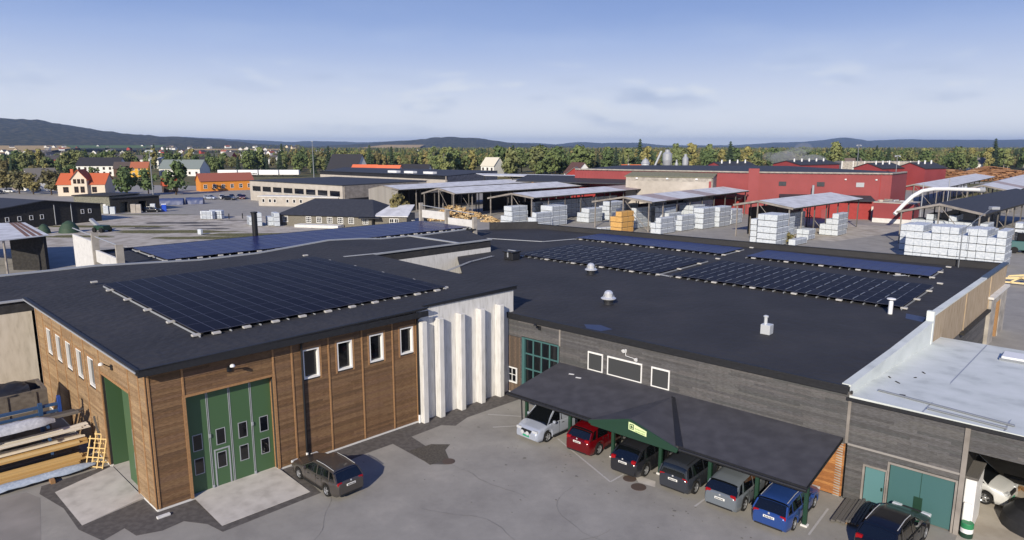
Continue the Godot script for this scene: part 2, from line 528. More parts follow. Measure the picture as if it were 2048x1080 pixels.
func land() -> void:
	mott("meadow", 30, 0.012, [[0.1, S(58, 62, 34)], [0.4, S(84, 84, 46)], [0.6, S(112, 100, 60)], [0.9, S(70, 74, 40)]], 0.004, 1.0)
	mott("hill_forest", 31, 0.02, [[0.2, S(14, 22, 20)], [0.42, S(28, 38, 32)], [0.52, S(44, 52, 40)], [0.6, S(58, 60, 44)], [0.72, S(100, 92, 64)]], 0.0011, 1.0, 1024)
	mott("stubble", 32, 0.02, [[0.2, S(168, 140, 92)], [0.8, S(190, 164, 114)]], 0.01, 1.0)
	mott("green_field", 33, 0.02, [[0.2, S(70, 96, 52)], [0.8, S(88, 112, 62)]], 0.01, 1.0)
	var b := MB.new()
	b.quad(V(-20000, -0.08, 3000), V(20000, -0.08, 3000), V(20000, -0.08, -22000), V(-20000, -0.08, -22000))
	setting("ground", b, M.meadow, "olive meadow plain reaching to the foot of the hills")
	ridge("hills", 5200, 2100, [V(-5900, 209, 0), V(-4739, 253, 0), V(-3964, 227, 0), V(-3810, 216, 0), V(-3538, 198, 0), V(-3306, 161, 0), V(-3035, 124, 0), V(-2803, 95, 0), V(-2416, 76, 0), V(-2183, 58, 0), V(-1951, 35, 0), V(-1641, 15, 0), V(-1400, 2, 0)], M.hill_forest, "dark wooded hill rising on the left", 16, 7, 55)
	ridge("hills", 6500, 4300, [V(-1858, 12, 0), V(-1422, 35, 0), V(-1132, 54, 0), V(-793, 86, 0), V(-575, 100, 0), V(-358, 91, 0), V(-116, 59, 0), V(29, 40, 0), V(271, 26, 0), V(609, 10, 0)], M.hill_forest, "dark wooded hump in the middle distance", 12, 8, 50)
	ridge("hills", 13000, 9000, [V(-16000, 190, 0), V(-12816, 174, 0), V(-7008, 119, 0), V(-6233, 183, 0), V(-5362, 146, 0), V(-4104, 91, 0), V(-3717, 109, 0), V(-2749, 82, 0), V(-1974, 119, 0), V(-1006, 91, 0), V(0, 72, 0), V(445, 72, 0), V(832, 45, 0), V(1122, 82, 0), V(1413, 91, 0), V(1703, 72, 0), V(2381, 72, 0), V(2865, 26, 0), V(4123, 26, 0), V(4607, 54, 0), V(4898, 82, 0), V(5188, 82, 0), V(5769, 119, 0), V(6011, 155, 0), V(6204, 174, 0), V(6543, 137, 0), V(6640, 109, 0), V(7221, 137, 0), V(7705, 137, 0), V(9060, 128, 0), V(9912, 137, 0), V(12351, 165, 0), V(16223, 128, 0), V(19000, 150, 0)], M.hill_forest, "blue hill range along the far horizon", 14, 9, 110)
	# fields
	sheet("field", [Vector2(-158, -767), Vector2(-121, -767), Vector2(-160, -1069), Vector2(-229, -1118)], 0.02, M.stubble, "straw coloured stubble field among the trees")
	sheet("field", [Vector2(-466, -1100), Vector2(-392, -1100), Vector2(-550, -1641), Vector2(-680, -1641)], 0.02, M.stubble, "pale stubble strip in the left distance")
	var s := MB.new()
	s.quad(V(-1330, 1, -1600), V(-1120, 1, -1600), V(-1500, 19, -2500), V(-2300, 19, -2500))
	setting("field", s, M.stubble, "wide tan stubble field on the rise at far left")
	s = MB.new()
	s.quad(V(-1240, 12, -1950), V(-1000, 12, -1950), V(-1220, 20, -2450), V(-1580, 20, -2450))
	setting("field", s, M.green_field, "green field beside the tan one at far left")
	s = MB.new()
	s.quad(V(-930, 4, -4100), V(-560, 4, -4100), V(-620, 26, -4900), V(-900, 26, -4900))
	setting("field", s, M.stubble, "pale field on the slope under the wooded hump")
	s = MB.new()
	s.quad(V(-900, 6, -1900), V(-620, 6, -1900), V(-700, 9, -2150), V(-1000, 9, -2150))
	setting("field", s, M.stubble, "thin straw strip below the left hill")
	# yards
	sheet("yard", [Vector2(-60, 20), Vector2(60, 20), Vector2(90, -60), Vector2(240, -330), Vector2(150, -420), Vector2(0, -330), Vector2(-60, -290), Vector2(-250, -330), Vector2(-250, -220), Vector2(-120, -110)], 0.0, M.asphalt, "grey asphalt yard around the works")
	sheet("road", [Vector2(50, -133), Vector2(60, -126), Vector2(88, -146), Vector2(76, -156)], 0.004, M.gravel, "dusty drive between the open sheds")
	sheet("gravel_yard", [Vector2(-128, -120), Vector2(-60, -118), Vector2(-28, -150), Vector2(-52, -172), Vector2(-110, -178)], 0.004, M.gravel, "trampled gravel yard left of the works")
	for k in [[-88, -150, 16, 2.4], [-70, -141, 14, 3], [-60, -131, 10, 2.5], [-86, -133, 9, 2], [-92, -176, 10, 1.2], [-50, -136, 12, 3], [-36, -137, 12, 2.4]]:
		var pts := []
		for i in 18:
			var a := TAU * i / 18
			var r := rnd(0.65, 1.15)
			pts.append(Vector2(k[0] + cos(a) * k[2] * r, k[1] + sin(a) * k[3] * r))
		sheet("grass_patch", pts, 0.009, M.grass, "weedy grass patch in the gravel yard")
	for k in [[-79, -147, 6, 1.6], [-76, -157, 9, 2.2], [-69, -152, 6, 1.6], [-66, -163, 5, 1.0], [-64, -146, 4, 1.2]]:
		var pts := []
		for i in 18:
			var a := TAU * i / 18
			var r := rnd(0.6, 1.2)
			pts.append(Vector2(k[0] + cos(a) * k[2] * r, k[1] + sin(a) * k[3] * r))
		sheet("mud_patch", pts, 0.013, M.wet_patch, "dark muddy patch in the gravel yard")


# ---------------------------------------------------------------- the wood clad hall
var TW := fr(-17.2, -30.53, -44.4)
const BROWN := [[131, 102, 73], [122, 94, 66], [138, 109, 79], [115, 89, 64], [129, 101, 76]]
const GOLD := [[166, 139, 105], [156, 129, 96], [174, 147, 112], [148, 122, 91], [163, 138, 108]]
const GREYW := [[99, 99, 101], [92, 92, 94], [106, 105, 106], [88, 89, 91], [101, 101, 103]]

func tones(list: Array) -> Array:
	var out := []
	for k in list: out.append(lin(k[0], k[1], k[2]))
	return out

func holed(x0: float, x1: float, y0: float, y1: float, holes: Array, z0: float, z1: float) -> MB:
	var b := MB.new()
	var xs := [x0, x1]
	for h in holes:
		xs.append(clampf(h[0], x0, x1)); xs.append(clampf(h[2], x0, x1))
	xs.sort()
	for i in xs.size() - 1:
		var a: float = xs[i]
		var c: float = xs[i + 1]
		if c - a < 0.005: continue
		var ys := [[y0, y1]]
		for h in holes:
			if h[0] < (a + c) / 2 and h[2] > (a + c) / 2:
				var nx := []
				for s in ys:
					if h[1] > s[0] + 0.005: nx.append([s[0], minf(h[1], s[1])])
					if h[3] < s[1] - 0.005: nx.append([maxf(h[3], s[0]), s[1]])
				ys = nx
		for s in ys: b.box(V(a, s[0], z0), V(c, s[1], z1))
	return b

func stuff(o: Node) -> Node:
	o.set_meta("kind", "stuff")
	return o

func wood_hall() -> void:
	var w := thing("wood_hall", "brown timber clad hall with green folding gates and solar panels on its flat roof", "building", TW)
	var yt := func(x: float) -> float: return 7.38 + 0.012 * x
	# front wall
	var holes := [[1.7, 0.05, 6.15, 5.4]]
	for x in [7.94, 10.05, 12.2, 14.4]: holes.append([x, 4.76, x + 1.0, 6.46])
	put(w, "wall", holed(0.0, 15.7, 0.12, 7.08, holes, -0.22, -0.002), M.dark_stain)
	for k in [[0.02, 1.7], [6.15, 15.68]]: put(w, "plinth", holed(k[0], k[1], 0.0, 0.115, [], -0.2, 0.02), M.concrete_white)
	var bounds := [0.1, 1.64, 6.24, 7.3, 9.51, 11.69, 13.83, 15.62]
	var low := func(_x): return 0.13
	for i in bounds.size() - 1:
		var top := func(x): return 7.02 + 0.012 * x
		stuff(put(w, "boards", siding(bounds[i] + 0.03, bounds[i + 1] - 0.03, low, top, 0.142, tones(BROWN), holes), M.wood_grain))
	for x in bounds:
		var b := MB.new()
		b.rbox(V(x - 0.05, 0.13, 0.0), V(x + 0.05, 7.03 + 0.012 * x, 0.055), 0.008)
		put(w, "batten", b, M.batten_wood)
	for k in holes.slice(1): window_in(w, k[0], k[1], k[2], k[3], Transform3D(), 0.2, "window_white", 0.09, 0, "batten_wood")
	# front gate
	gate(w, 1.7, 6.15, 0.06, 5.38, -0.36, Transform3D())
	var jb := MB.new()
	jb.box(V(1.55, 0.1, -0.4), V(1.697, 5.52, 0.06)); jb.box(V(6.153, 0.1, -0.4), V(6.3, 5.52, 0.06)); jb.box(V(1.7, 5.402, -0.4), V(6.15, 5.52, 0.058))
	put(w, "gate_jamb", jb, M.batten_wood)
	# left wall, a frame of its own: x runs from the far end to the near corner
	var len := 20.44
	var L := Transform3D(Basis(Vector3.UP, -(PI / 2 - 0.0352)), V(-0.72, 0, -20.43))
	var lh := [[13.5, 0.05, 17.95, 5.4]]
	for i in 5: lh.append([2.32 + 2.22 * i, 4.22, 3.46 + 2.22 * i, 5.92])
	put(w, "wall", holed(0, len, 0.12, 7.0, lh, -0.22, -0.002), M.dark_stain, L)
	for k in [[0.0, 13.5], [17.95, len]]: put(w, "plinth", holed(k[0], k[1], 0.0, 0.115, [], -0.2, 0.02), M.concrete_white, L)
	var lb := [0.05, 1.78, 4.0, 6.2, 8.44, 10.66, 13.42, 18.03, 19.5, len - 0.04]
	for i in lb.size() - 1:
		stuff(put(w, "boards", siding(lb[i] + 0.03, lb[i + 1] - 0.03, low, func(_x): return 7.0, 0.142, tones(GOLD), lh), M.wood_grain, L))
	for x in lb:
		var b := MB.new()
		b.rbox(V(x - 0.045, 0.13, 0.0), V(x + 0.045, 7.0, 0.05), 0.008)
		put(w, "batten", b, M.batten_wood, L)
	for k in lh.slice(1): window_in(w, k[0], k[1], k[2], k[3], L, 0.12, "window_white", 0.08, 0, "batten_wood")
	jb = MB.new()
	jb.box(V(13.3, 0.1, -0.5), V(13.497, 5.55, 0.05)); jb.box(V(17.953, 0.1, -0.5), V(18.1, 5.55, 0.05)); jb.box(V(13.5, 5.402, -0.5), V(17.95, 5.55, 0.048))
	put(w, "gate_jamb", jb, M.batten_wood, L)
	# the side gate stands folded inwards: two leaves from each jamb
	for k in [[V(17.92, 0, -0.2), V(16.0, 0, -0.22)], [V(13.62, 0, -2.0), V(13.58, 0, -0.12)]]:
		var d: Vector3 = k[0] - k[1]
		var t := Transform3D(Basis(Vector3.UP, -atan2(d.z, d.x)), k[1])
		var wd := d.length()
		var lf := MB.new()
		lf.box(V(0, 0.08, -0.05), V(wd, 5.38, 0))
		var leaf := put(w, "gate_leaf", lf, M.gate_green, L * t)
		for y in [1.05, 2.33]: window_glaze(leaf, wd * 0.5 + 0.1, y, wd * 0.5 + 0.62, y + 0.88)
	# inside floor at the side gate
	var fl := MB.new()
	fl.box(V(13.5, 0.0, -4.0), V(17.95, 0.07, -0.05))
	put(w, "floor", fl, M.ramp_concrete, L)
	# back and right walls
	var bk := MB.new()
	bk.box(V(-0.6, 0, -21.6), V(24.2, 7.1, -21.3)); bk.box(V(24.0, 0, -21.3), V(24.25, 7.3, -0.42))
	put(w, "wall", bk, M.concrete_grey)
	# the concrete end bay with its pilasters
	var cw := MB.new()
	cw.box(V(15.72, 0, -0.4), V(24.25, yt.call(20) - 0.1, -0.05))
	put(w, "wall", cw, M.concrete_streak, Transform3D(), "white concrete wall behind the pilasters")
	for x in [15.75, 17.09, 18.88, 20.66, 22.44]:
		var p := MB.new()
		p.rbox(V(x, 0, -0.051), V(x + 0.4, 6.68, 0.5), 0.03)
		put(w, "pilaster", p, M.concrete_streak)
	# roof
	var r := MB.new()
	r.plate(V(-0.4, 7.38, 0.55), V(16.15, 7.57, 0.55), V(16.15, 7.56, -21.9), V(-1.0, 7.3, -21.9), 0.1)
	r.plate(V(16.15, 7.572, 0.02), V(24.5, 7.66, 0.02), V(26.2, 7.42, -21.6), V(16.15, 7.562, -21.9), 0.1)
	var roof := put(w, "roof", r, M.felt)
	var fc := MB.new()
	fc.box(V(-0.44, 7.05, 0.552), V(16.19, 7.4, 0.6)); fc.plate(V(-0.44, 7.42, 0.6), V(16.19, 7.62, 0.6), V(16.19, 7.62, 0.45), V(-0.44, 7.42, 0.45), 0.08)
	put(roof, "fascia", fc, M.black_trim)
	fc = MB.new()
	fc.box(V(16.19, 7.46, 0.022), V(24.5, 7.62, 0.06)); fc.plate(V(16.19, 7.63, 0.07), V(24.55, 7.74, 0.07), V(24.55, 7.74, -0.07), V(16.19, 7.63, -0.07), 0.06)
	put(roof, "fascia", fc, M.black_trim)
	var sf := MB.new()
	sf.box(V(-0.4, 7.06, 0.0), V(16.15, 7.1, 0.55))
	put(roof, "soffit", sf, M.dark_stain)
	var ed := MB.new()
	ed.plate(V(-0.52, 7.45, 0.62), V(-0.36, 7.45, 0.62), V(-0.95, 7.37, -21.9), V(-1.13, 7.37, -21.9), 0.16)
	put(roof, "edge_flashing", ed, M.black_trim)
	ed = MB.new()
	ed.plate(V(-0.56, 7.36, 0.62), V(-0.521, 7.36, 0.62), V(-1.131, 7.28, -21.9), V(-1.17, 7.28, -21.9), 0.08)
	put(roof, "drip_edge", ed, M.galv)
	# downpipes
	for x in [7.84, 15.66]:
		var d := MB.new()
		d.tube(V(x, 0.55, 0.12), V(x, 6.85, 0.12), 0.065, 8); d.tube(V(x, 6.85, 0.12), V(x, 7.1, 0.5), 0.065, 8)
		put(w, "downpipe", d, M.black_steel)
		d = MB.new()
		d.tube(V(x, 0.0, 0.12), V(x, 0.55, 0.12), 0.075, 8)
		put(w, "downpipe_foot", d, M.white_paint)
	# ramps
	var rp := MB.new()
	rp.poly([V(1.68, 0.11, 0.03), V(1.72, 0.02, 3.42), V(6.24, 0.02, 3.38), V(6.2, 0.11, 0.03)])
	rp.poly([V(1.72, 0.02, 3.42), V(1.72, -0.02, 3.43), V(6.24, -0.02, 3.39), V(6.24, 0.02, 3.38)])
	rp.poly([V(6.2, 0.11, 0.03), V(6.24, 0.02, 3.38), V(6.24, -0.02, 3.38), V(6.2, -0.02, 0.03)])
	rp.box(V(1.7, 0.0, -0.36), V(6.15, 0.105, 0.03))
	one("ramp", "pale concrete ramp in front of the wide green gate", "ramp", rp, M.ramp_concrete, TW)
	rp = MB.new()
	rp.poly([V(-3.15, 0.02, -5.72), V(-2.95, 0.02, -1.2), V(-0.1, 0.1, -1.85), V(-0.24, 0.1, -6.75)])
	rp.poly([V(-2.95, 0.02, -1.2), V(-2.95, -0.02, -1.2), V(-0.1, -0.02, -1.85), V(-0.1, 0.1, -1.85)])
	one("ramp", "pale concrete ramp at the half open side gate", "ramp", rp, M.ramp_concrete, TW)
	# lamps
	wall_lamp(TW, V(3.9, 6.35, 0.02), "white dome lamp on a black arm above the wide green gate")
	wall_lamp(TW * L, V(15.7, 6.25, 0.02), "white dome lamp on a black arm above the side gate")
	# the solar array
	solar(TW * Transform3D(Basis(), V(3.7, 7.46, -3.1)), 20, 0.842, 9, 2.05, 0.006, "wide dark blue solar array on the wood clad hall", 2, [0, 1])

func window_glaze(parent: Node3D, x0: float, y0: float, x1: float, y1: float, t := Transform3D()) -> void:
	var b := MB.new()
	b.box(V(x0, y0, 0.0), V(x1, y0 + 0.035, 0.02)); b.box(V(x0, y1 - 0.035, 0.0), V(x1, y1, 0.02))
	b.box(V(x0, y0 + 0.035, 0.0), V(x0 + 0.035, y1 - 0.035, 0.02)); b.box(V(x1 - 0.035, y0 + 0.035, 0.0), V(x1, y1 - 0.035, 0.02))
	put(parent, "window_frame", b, M.galv, t)
	var g := MB.new()
	g.box(V(x0 + 0.035, y0 + 0.035, 0.0), V(x1 - 0.035, y1 - 0.035, 0.008))
	put(parent, "pane", g, M.glass, t)

func gate(w: Node3D, x0: float, x1: float, y0: float, y1: float, z: float, t: Transform3D) -> void:
	var wd := (x1 - x0) / 4
	for i in 4:
		var a := x0 + wd * i
		var lf := MB.new()
		lf.box(V(a + 0.012, y0, z - 0.06), V(a + wd - 0.012, y1, z))
		var leaf := put(w, "gate_leaf", lf, M.gate_green, t)
		var o: float = a + [0.27, 0.32, 0.36, 0.4][i]
		for y in ([1.06, 2.33] if i != 1 else [2.33]):
			window_glaze(leaf, o, y, o + 0.48, y + 0.87, Transform3D(Basis(), V(0, 0, z)))
		if i == 1:
			var d := MB.new()
			var wx := a + 0.16
			d.box(V(wx, y0 + 0.05, z), V(wx + 0.07, 2.12, z + 0.02)); d.box(V(wx + 0.74, y0 + 0.05, z), V(wx + 0.81, 2.12, z + 0.02)); d.box(V(wx + 0.07, 2.05, z), V(wx + 0.74, 2.12, z + 0.02))
			put(leaf, "wicket_frame", d, M.galv)
			window_glaze(leaf, o - 0.02, 1.06, o + 0.46, 1.93, Transform3D(Basis(), V(0, 0, z)))
		if i < 3:
			var h := MB.new()
			for s in [-0.035, 0.035]: h.box(V(a + wd + s - 0.016, y0 + 0.05, z), V(a + wd + s + 0.016, y1 - 0.05, z + 0.018))
			if i != 1:
				h.rbox(V(a + wd - 0.06, 2.85, z + 0.018), V(a + wd + 0.06, 3.05, z + 0.08), 0.01); h.rbox(V(a + wd - 0.06, y0 + 0.03, z + 0.018), V(a + wd + 0.06, y0 + 0.2, z + 0.08), 0.01)
			put(leaf, "hinge_strip", h, M.galv)

func wall_lamp(f: Transform3D, p: Vector3, label: String, shade := "white_paint") -> void:
	var o := thing("wall_lamp", label, "lamp", f * Transform3D(Basis(), p))
	var b := MB.new()
	b.rbox(V(-0.12, -0.14, 0), V(0.12, 0.14, 0.08), 0.015)
	b.tube(V(0, 0, 0.05), V(0, 0.3, 0.42), 0.03, 6)
	put(o, "arm", b, M.black_steel)
	b = MB.new()
	b.lathe(V(0, 0.24, 0.5), [Vector2(0.13, 0), Vector2(0.12, 0.07), Vector2(0.07, 0.12), Vector2(0.001, 0.14)], 12)
	put(o, "shade", b, M[shade])

# ballasted panels: pairs tilt to either side; cells run along +x, rows along -z
func solar(t: Transform3D, cols: int, pitch: float, rows: int, len: float, rise: float, label: String, every: int, sides: Array, glass := "panel_glass", joints := 0) -> void:
	var o := thing("solar_array", label, "solar panels", t, "ballasted solar arrays on the black roofs")
	var pw := pitch - 0.012
	var tilt := 0.02
	var pm := ArrayMesh.new()
	var a := MB.new()
	a.box(V(-pw / 2, -0.018, -len / 2 + 0.015), V(pw / 2, 0.015, len / 2 - 0.015))
	a.mesh(M.panel_frame, pm)
	a = MB.new()
	a.box(V(-pw / 2 + 0.022, 0.015, -len / 2 + 0.042), V(pw / 2 - 0.022, 0.0185, len / 2 - 0.042))
	a.mesh(M[glass], pm)
	var blk := MB.new()
	blk.rbox(V(-0.22, -0.05, -0.13), V(0.22, 0.07, 0.13), 0.015)
	var bm := blk.mesh()
	for i in cols:
		var s := 1.0 if i % 2 == 0 else -1.0
		for j in rows:
			var x := pitch * (i + 0.5)
			var p := MeshInstance3D.new()
			p.name = "solar_panel"
			p.mesh = pm
			p.transform = Transform3D(Basis(Vector3.BACK, s * tilt + rnd(-0.006, 0.006)) * Basis(Vector3.RIGHT, rnd(-0.003, 0.003)), V(x, 0.2 + x * rise, -len * (j + 0.5)))
			o.add_child(p, true)
	for i in cols / every:
		put(o, "ballast_block", bm, M.block_concrete, Transform3D(Basis(Vector3.UP, rnd(-0.06, 0.06)), V(pitch * (i * every + 1), 0.06 + pitch * (i * every + 1) * rise, 0.12)))
	for sd in sides:
		for j in (rows + 1) / 2 + 1:
			put(o, "ballast_block", bm, M.block_concrete, Transform3D(Basis(Vector3.UP, rnd(-0.06, 0.06)), V(-0.12 if sd == 0 else cols * pitch + 0.12, 0.06 + (0.0 if sd == 0 else cols * pitch * rise), minf(-len * 2 * j + (0.0 if j > 0 else -0.2), 0))))
	# rails stand out at the front
	var rl := MB.new()
	for i in cols + 1:
		rl.box(V(pitch * i - 0.02, -0.05, -len * rows - 0.08), V(pitch * i + 0.02, 0.06 + pitch * i * rise, 0.1))
	stuff(put(o, "rail", rl, M.galv))
	# bright joint covers between the panels, staggered from row to row
	for i in range(1, cols):
		if joints == 0: break
		if i % 2 == 1 and joints == 2: continue
		for j in rows:
			var jc := MB.new()
			var z0 := -len * j - rnd(0.1, 0.5)
			var wd := 0.035 if i % 2 == 0 else 0.012
			jc.box(V(pitch * i - wd, 0.2 + pitch * i * rise, z0 - len * rnd(0.5, 0.7)), V(pitch * i + wd, 0.245 + pitch * i * rise, z0))
			put(o, "joint_cover", jc, M.steel)


# ---------------------------------------------------------------- the hall behind (white concrete) and the long hall beyond it
func back_roofs() -> void:
	var o := thing("concrete_hall", "low cream concrete hall behind the wood clad hall with a long black roof", "building", TW)
	var prof := [[-34.0, 7.6], [5.5, 7.6], [14.0, 7.12], [19.5, 7.14], [27.5, 7.68], [31.4, 7.48], [34.0, 7.22], [40.3, 7.12], [46.6, 7.22]]
	var r := MB.new()
	for i in prof.size() - 1:
		var a: float = prof[i][0]
		var b: float = prof[i + 1][0]
		var ya: float = prof[i][1]
		var yb: float = prof[i + 1][1]
		var fa := 7.26 if a < 40.0 else ya
		var fb := 7.26 if b < 40.0 else yb
		var e := 42.0 if b > 42.0 else b
		r.quad(V(a, fa, -21.72), V(e, fb, -21.72), V(b, yb - 0.12, -31.3), V(a, ya - 0.12, -31.3))
		r.quad(V(a, fa, -21.72), V(e, fb, -21.72), V(e, 6.4, -21.72), V(a, 6.4, -21.72))
	var roof := put(o, "roof", r, M.felt)
	var f := MB.new()
	for i in prof.size() - 1:
		var a: float = prof[i][0]
		var b: float = prof[i + 1][0]
		f.plate(V(a, prof[i][1], -31.3), V(b, prof[i + 1][1], -31.3), V(b, prof[i + 1][1], -31.6), V(a, prof[i][1], -31.6), 0.16)
	put(roof, "edge_flashing", f, M.galv)
	f = MB.new()
	f.box(V(-34, 7.16, -21.7), V(-1.0, 7.3, -21.55)); f.box(V(26.3, 7.2, -21.7), V(42.1, 7.36, -21.56))
	put(roof, "edge_flashing", f, M.galv)
	f = MB.new()
	f.box(V(37.7, 7.1, -31.2), V(37.95, 7.26, -21.8))
	put(roof, "roof_divider", f, M.galv)
	var w := MB.new()
	w.box(V(-34, 0, -22.0), V(-0.75, 7.18, -21.73))
	put(o, "wall", w, M.cream_streak)
	w = MB.new()
	w.box(V(24.3, 4.0, -22.0), V(42.0, 7.2, -21.73)); w.box(V(41.7, 4.0, -31.3), V(42.0, 7.0, -22.0))
	put(o, "wall", w, M.concrete_streak)
	w = MB.new()
	w.box(V(-34, 0, -31.6), V(46.4, 6.9, -31.35)); w.box(V(-34.2, 0, -31.35), V(-34.0, 7.0, -21.8))
	put(o, "wall", w, M.concrete_grey)
	cable_tray(TW, [V(27.0, 7.5, -20.6), V(23.2, 7.5, -21.2)], "cable tray between the wood clad hall's array and the white upstand")
	# the long hall
	o = thing("long_hall", "long hall behind the concrete hall, its roof covered in bright blue panels", "building", TW)
	r = MB.new()
	r.plate(V(8.6, 7.05, -31.7), V(48.6, 7.05, -31.7), V(48.6, 7.0, -43.4), V(8.6, 7.0, -43.4), 0.2)
	roof = put(o, "roof", r, M.felt)
	f = MB.new()
	f.box(V(8.5, 6.9, -43.6), V(48.7, 7.2, -43.4))
	put(roof, "fascia", f, M.black_trim)
	w = MB.new()
	w.box(V(8.6, 0, -43.3), V(48.6, 6.8, -43.0))
	put(o, "wall", w, M.concrete_grey)
	# white washed end panels between concrete posts, left and right
	for k in [[8.0, -41.7, -50.1, 4.6, 8.3], [8.0, -33.8, -41.3, 6.4, 7.55], [48.6, -32.3, -37.2, 7.0, 8.1], [48.6, -37.9, -42.9, 7.7, 8.75]]:
		w = MB.new()
		w.box(V(k[0] - 0.1, k[3], k[2]), V(k[0] + 0.1, k[4], k[1]))
		put(o, "end_panel", w, M.concrete_white)
	for k in [[8.0, -33.5, 8.9], [8.0, -41.5, 9.2], [48.6, -31.9, 8.5], [48.6, -37.5, 9.1], [48.6, -43.2, 9.7]]:
		w = MB.new()
		w.box(V(k[0] - 0.3, 3.0, k[1] - 0.15), V(k[0] + 0.3, k[2], k[1] + 0.15))
		put(o, "post", w, M.concrete_grey)
	for k in [[8.0, -33.5, -50.1, 8.75, 8.95], [48.6, -32.0, -43.2, 8.9, 9.4]]:
		w = MB.new()
		w.tube(V(k[0], k[3], k[1]), V(k[0], k[4], k[2]), 0.06, 6)
		put(o, "rail", w, M.galv)
	solar(TW * Transform3D(Basis(), V(11.4, 7.12, -32.0)), 38, 0.96, 5, 2.05, 0.0, "long bright blue solar array on the long hall behind", 2, [0, 1], "panel_sky_tint")
	var c := MB.new()
	c.lathe(V(25.0, 6.9, -43.9), [Vector2(0.32, -6.9), Vector2(0.32, 2.9), Vector2(0.4, 2.92), Vector2(0.4, 3.05), Vector2(0.001, 3.1)], 12)
	one("flue", "black steel flue standing behind the long hall", "flue", c, M.black_steel, TW)

func cable_tray(t: Transform3D, pts: Array, label: String) -> void:
	var b := MB.new()
	for i in pts.size() - 1:
		var d: Vector3 = pts[i + 1] - pts[i]
		var sd := d.cross(Vector3.UP).normalized() * 0.13
		if sd.length() < 0.01: sd = V(0.13, 0, 0)
		for s in [-1, 1]: b.tube(pts[i] + sd * s, pts[i + 1] + sd * s, 0.028, 5)
		var k := int(d.length() / 0.35)
		for j in k: b.tube(pts[i] + d * (float(j) / k) - sd, pts[i] + d * (float(j) / k) + sd, 0.02, 4, -1, false)
	one("cable_tray", label, "cable tray", b, M.galv, t, "galvanised cable trays on the roofs")

# ---------------------------------------------------------------- the grey timber hall
var TM := fr(0.25, -46.77, 42.1)

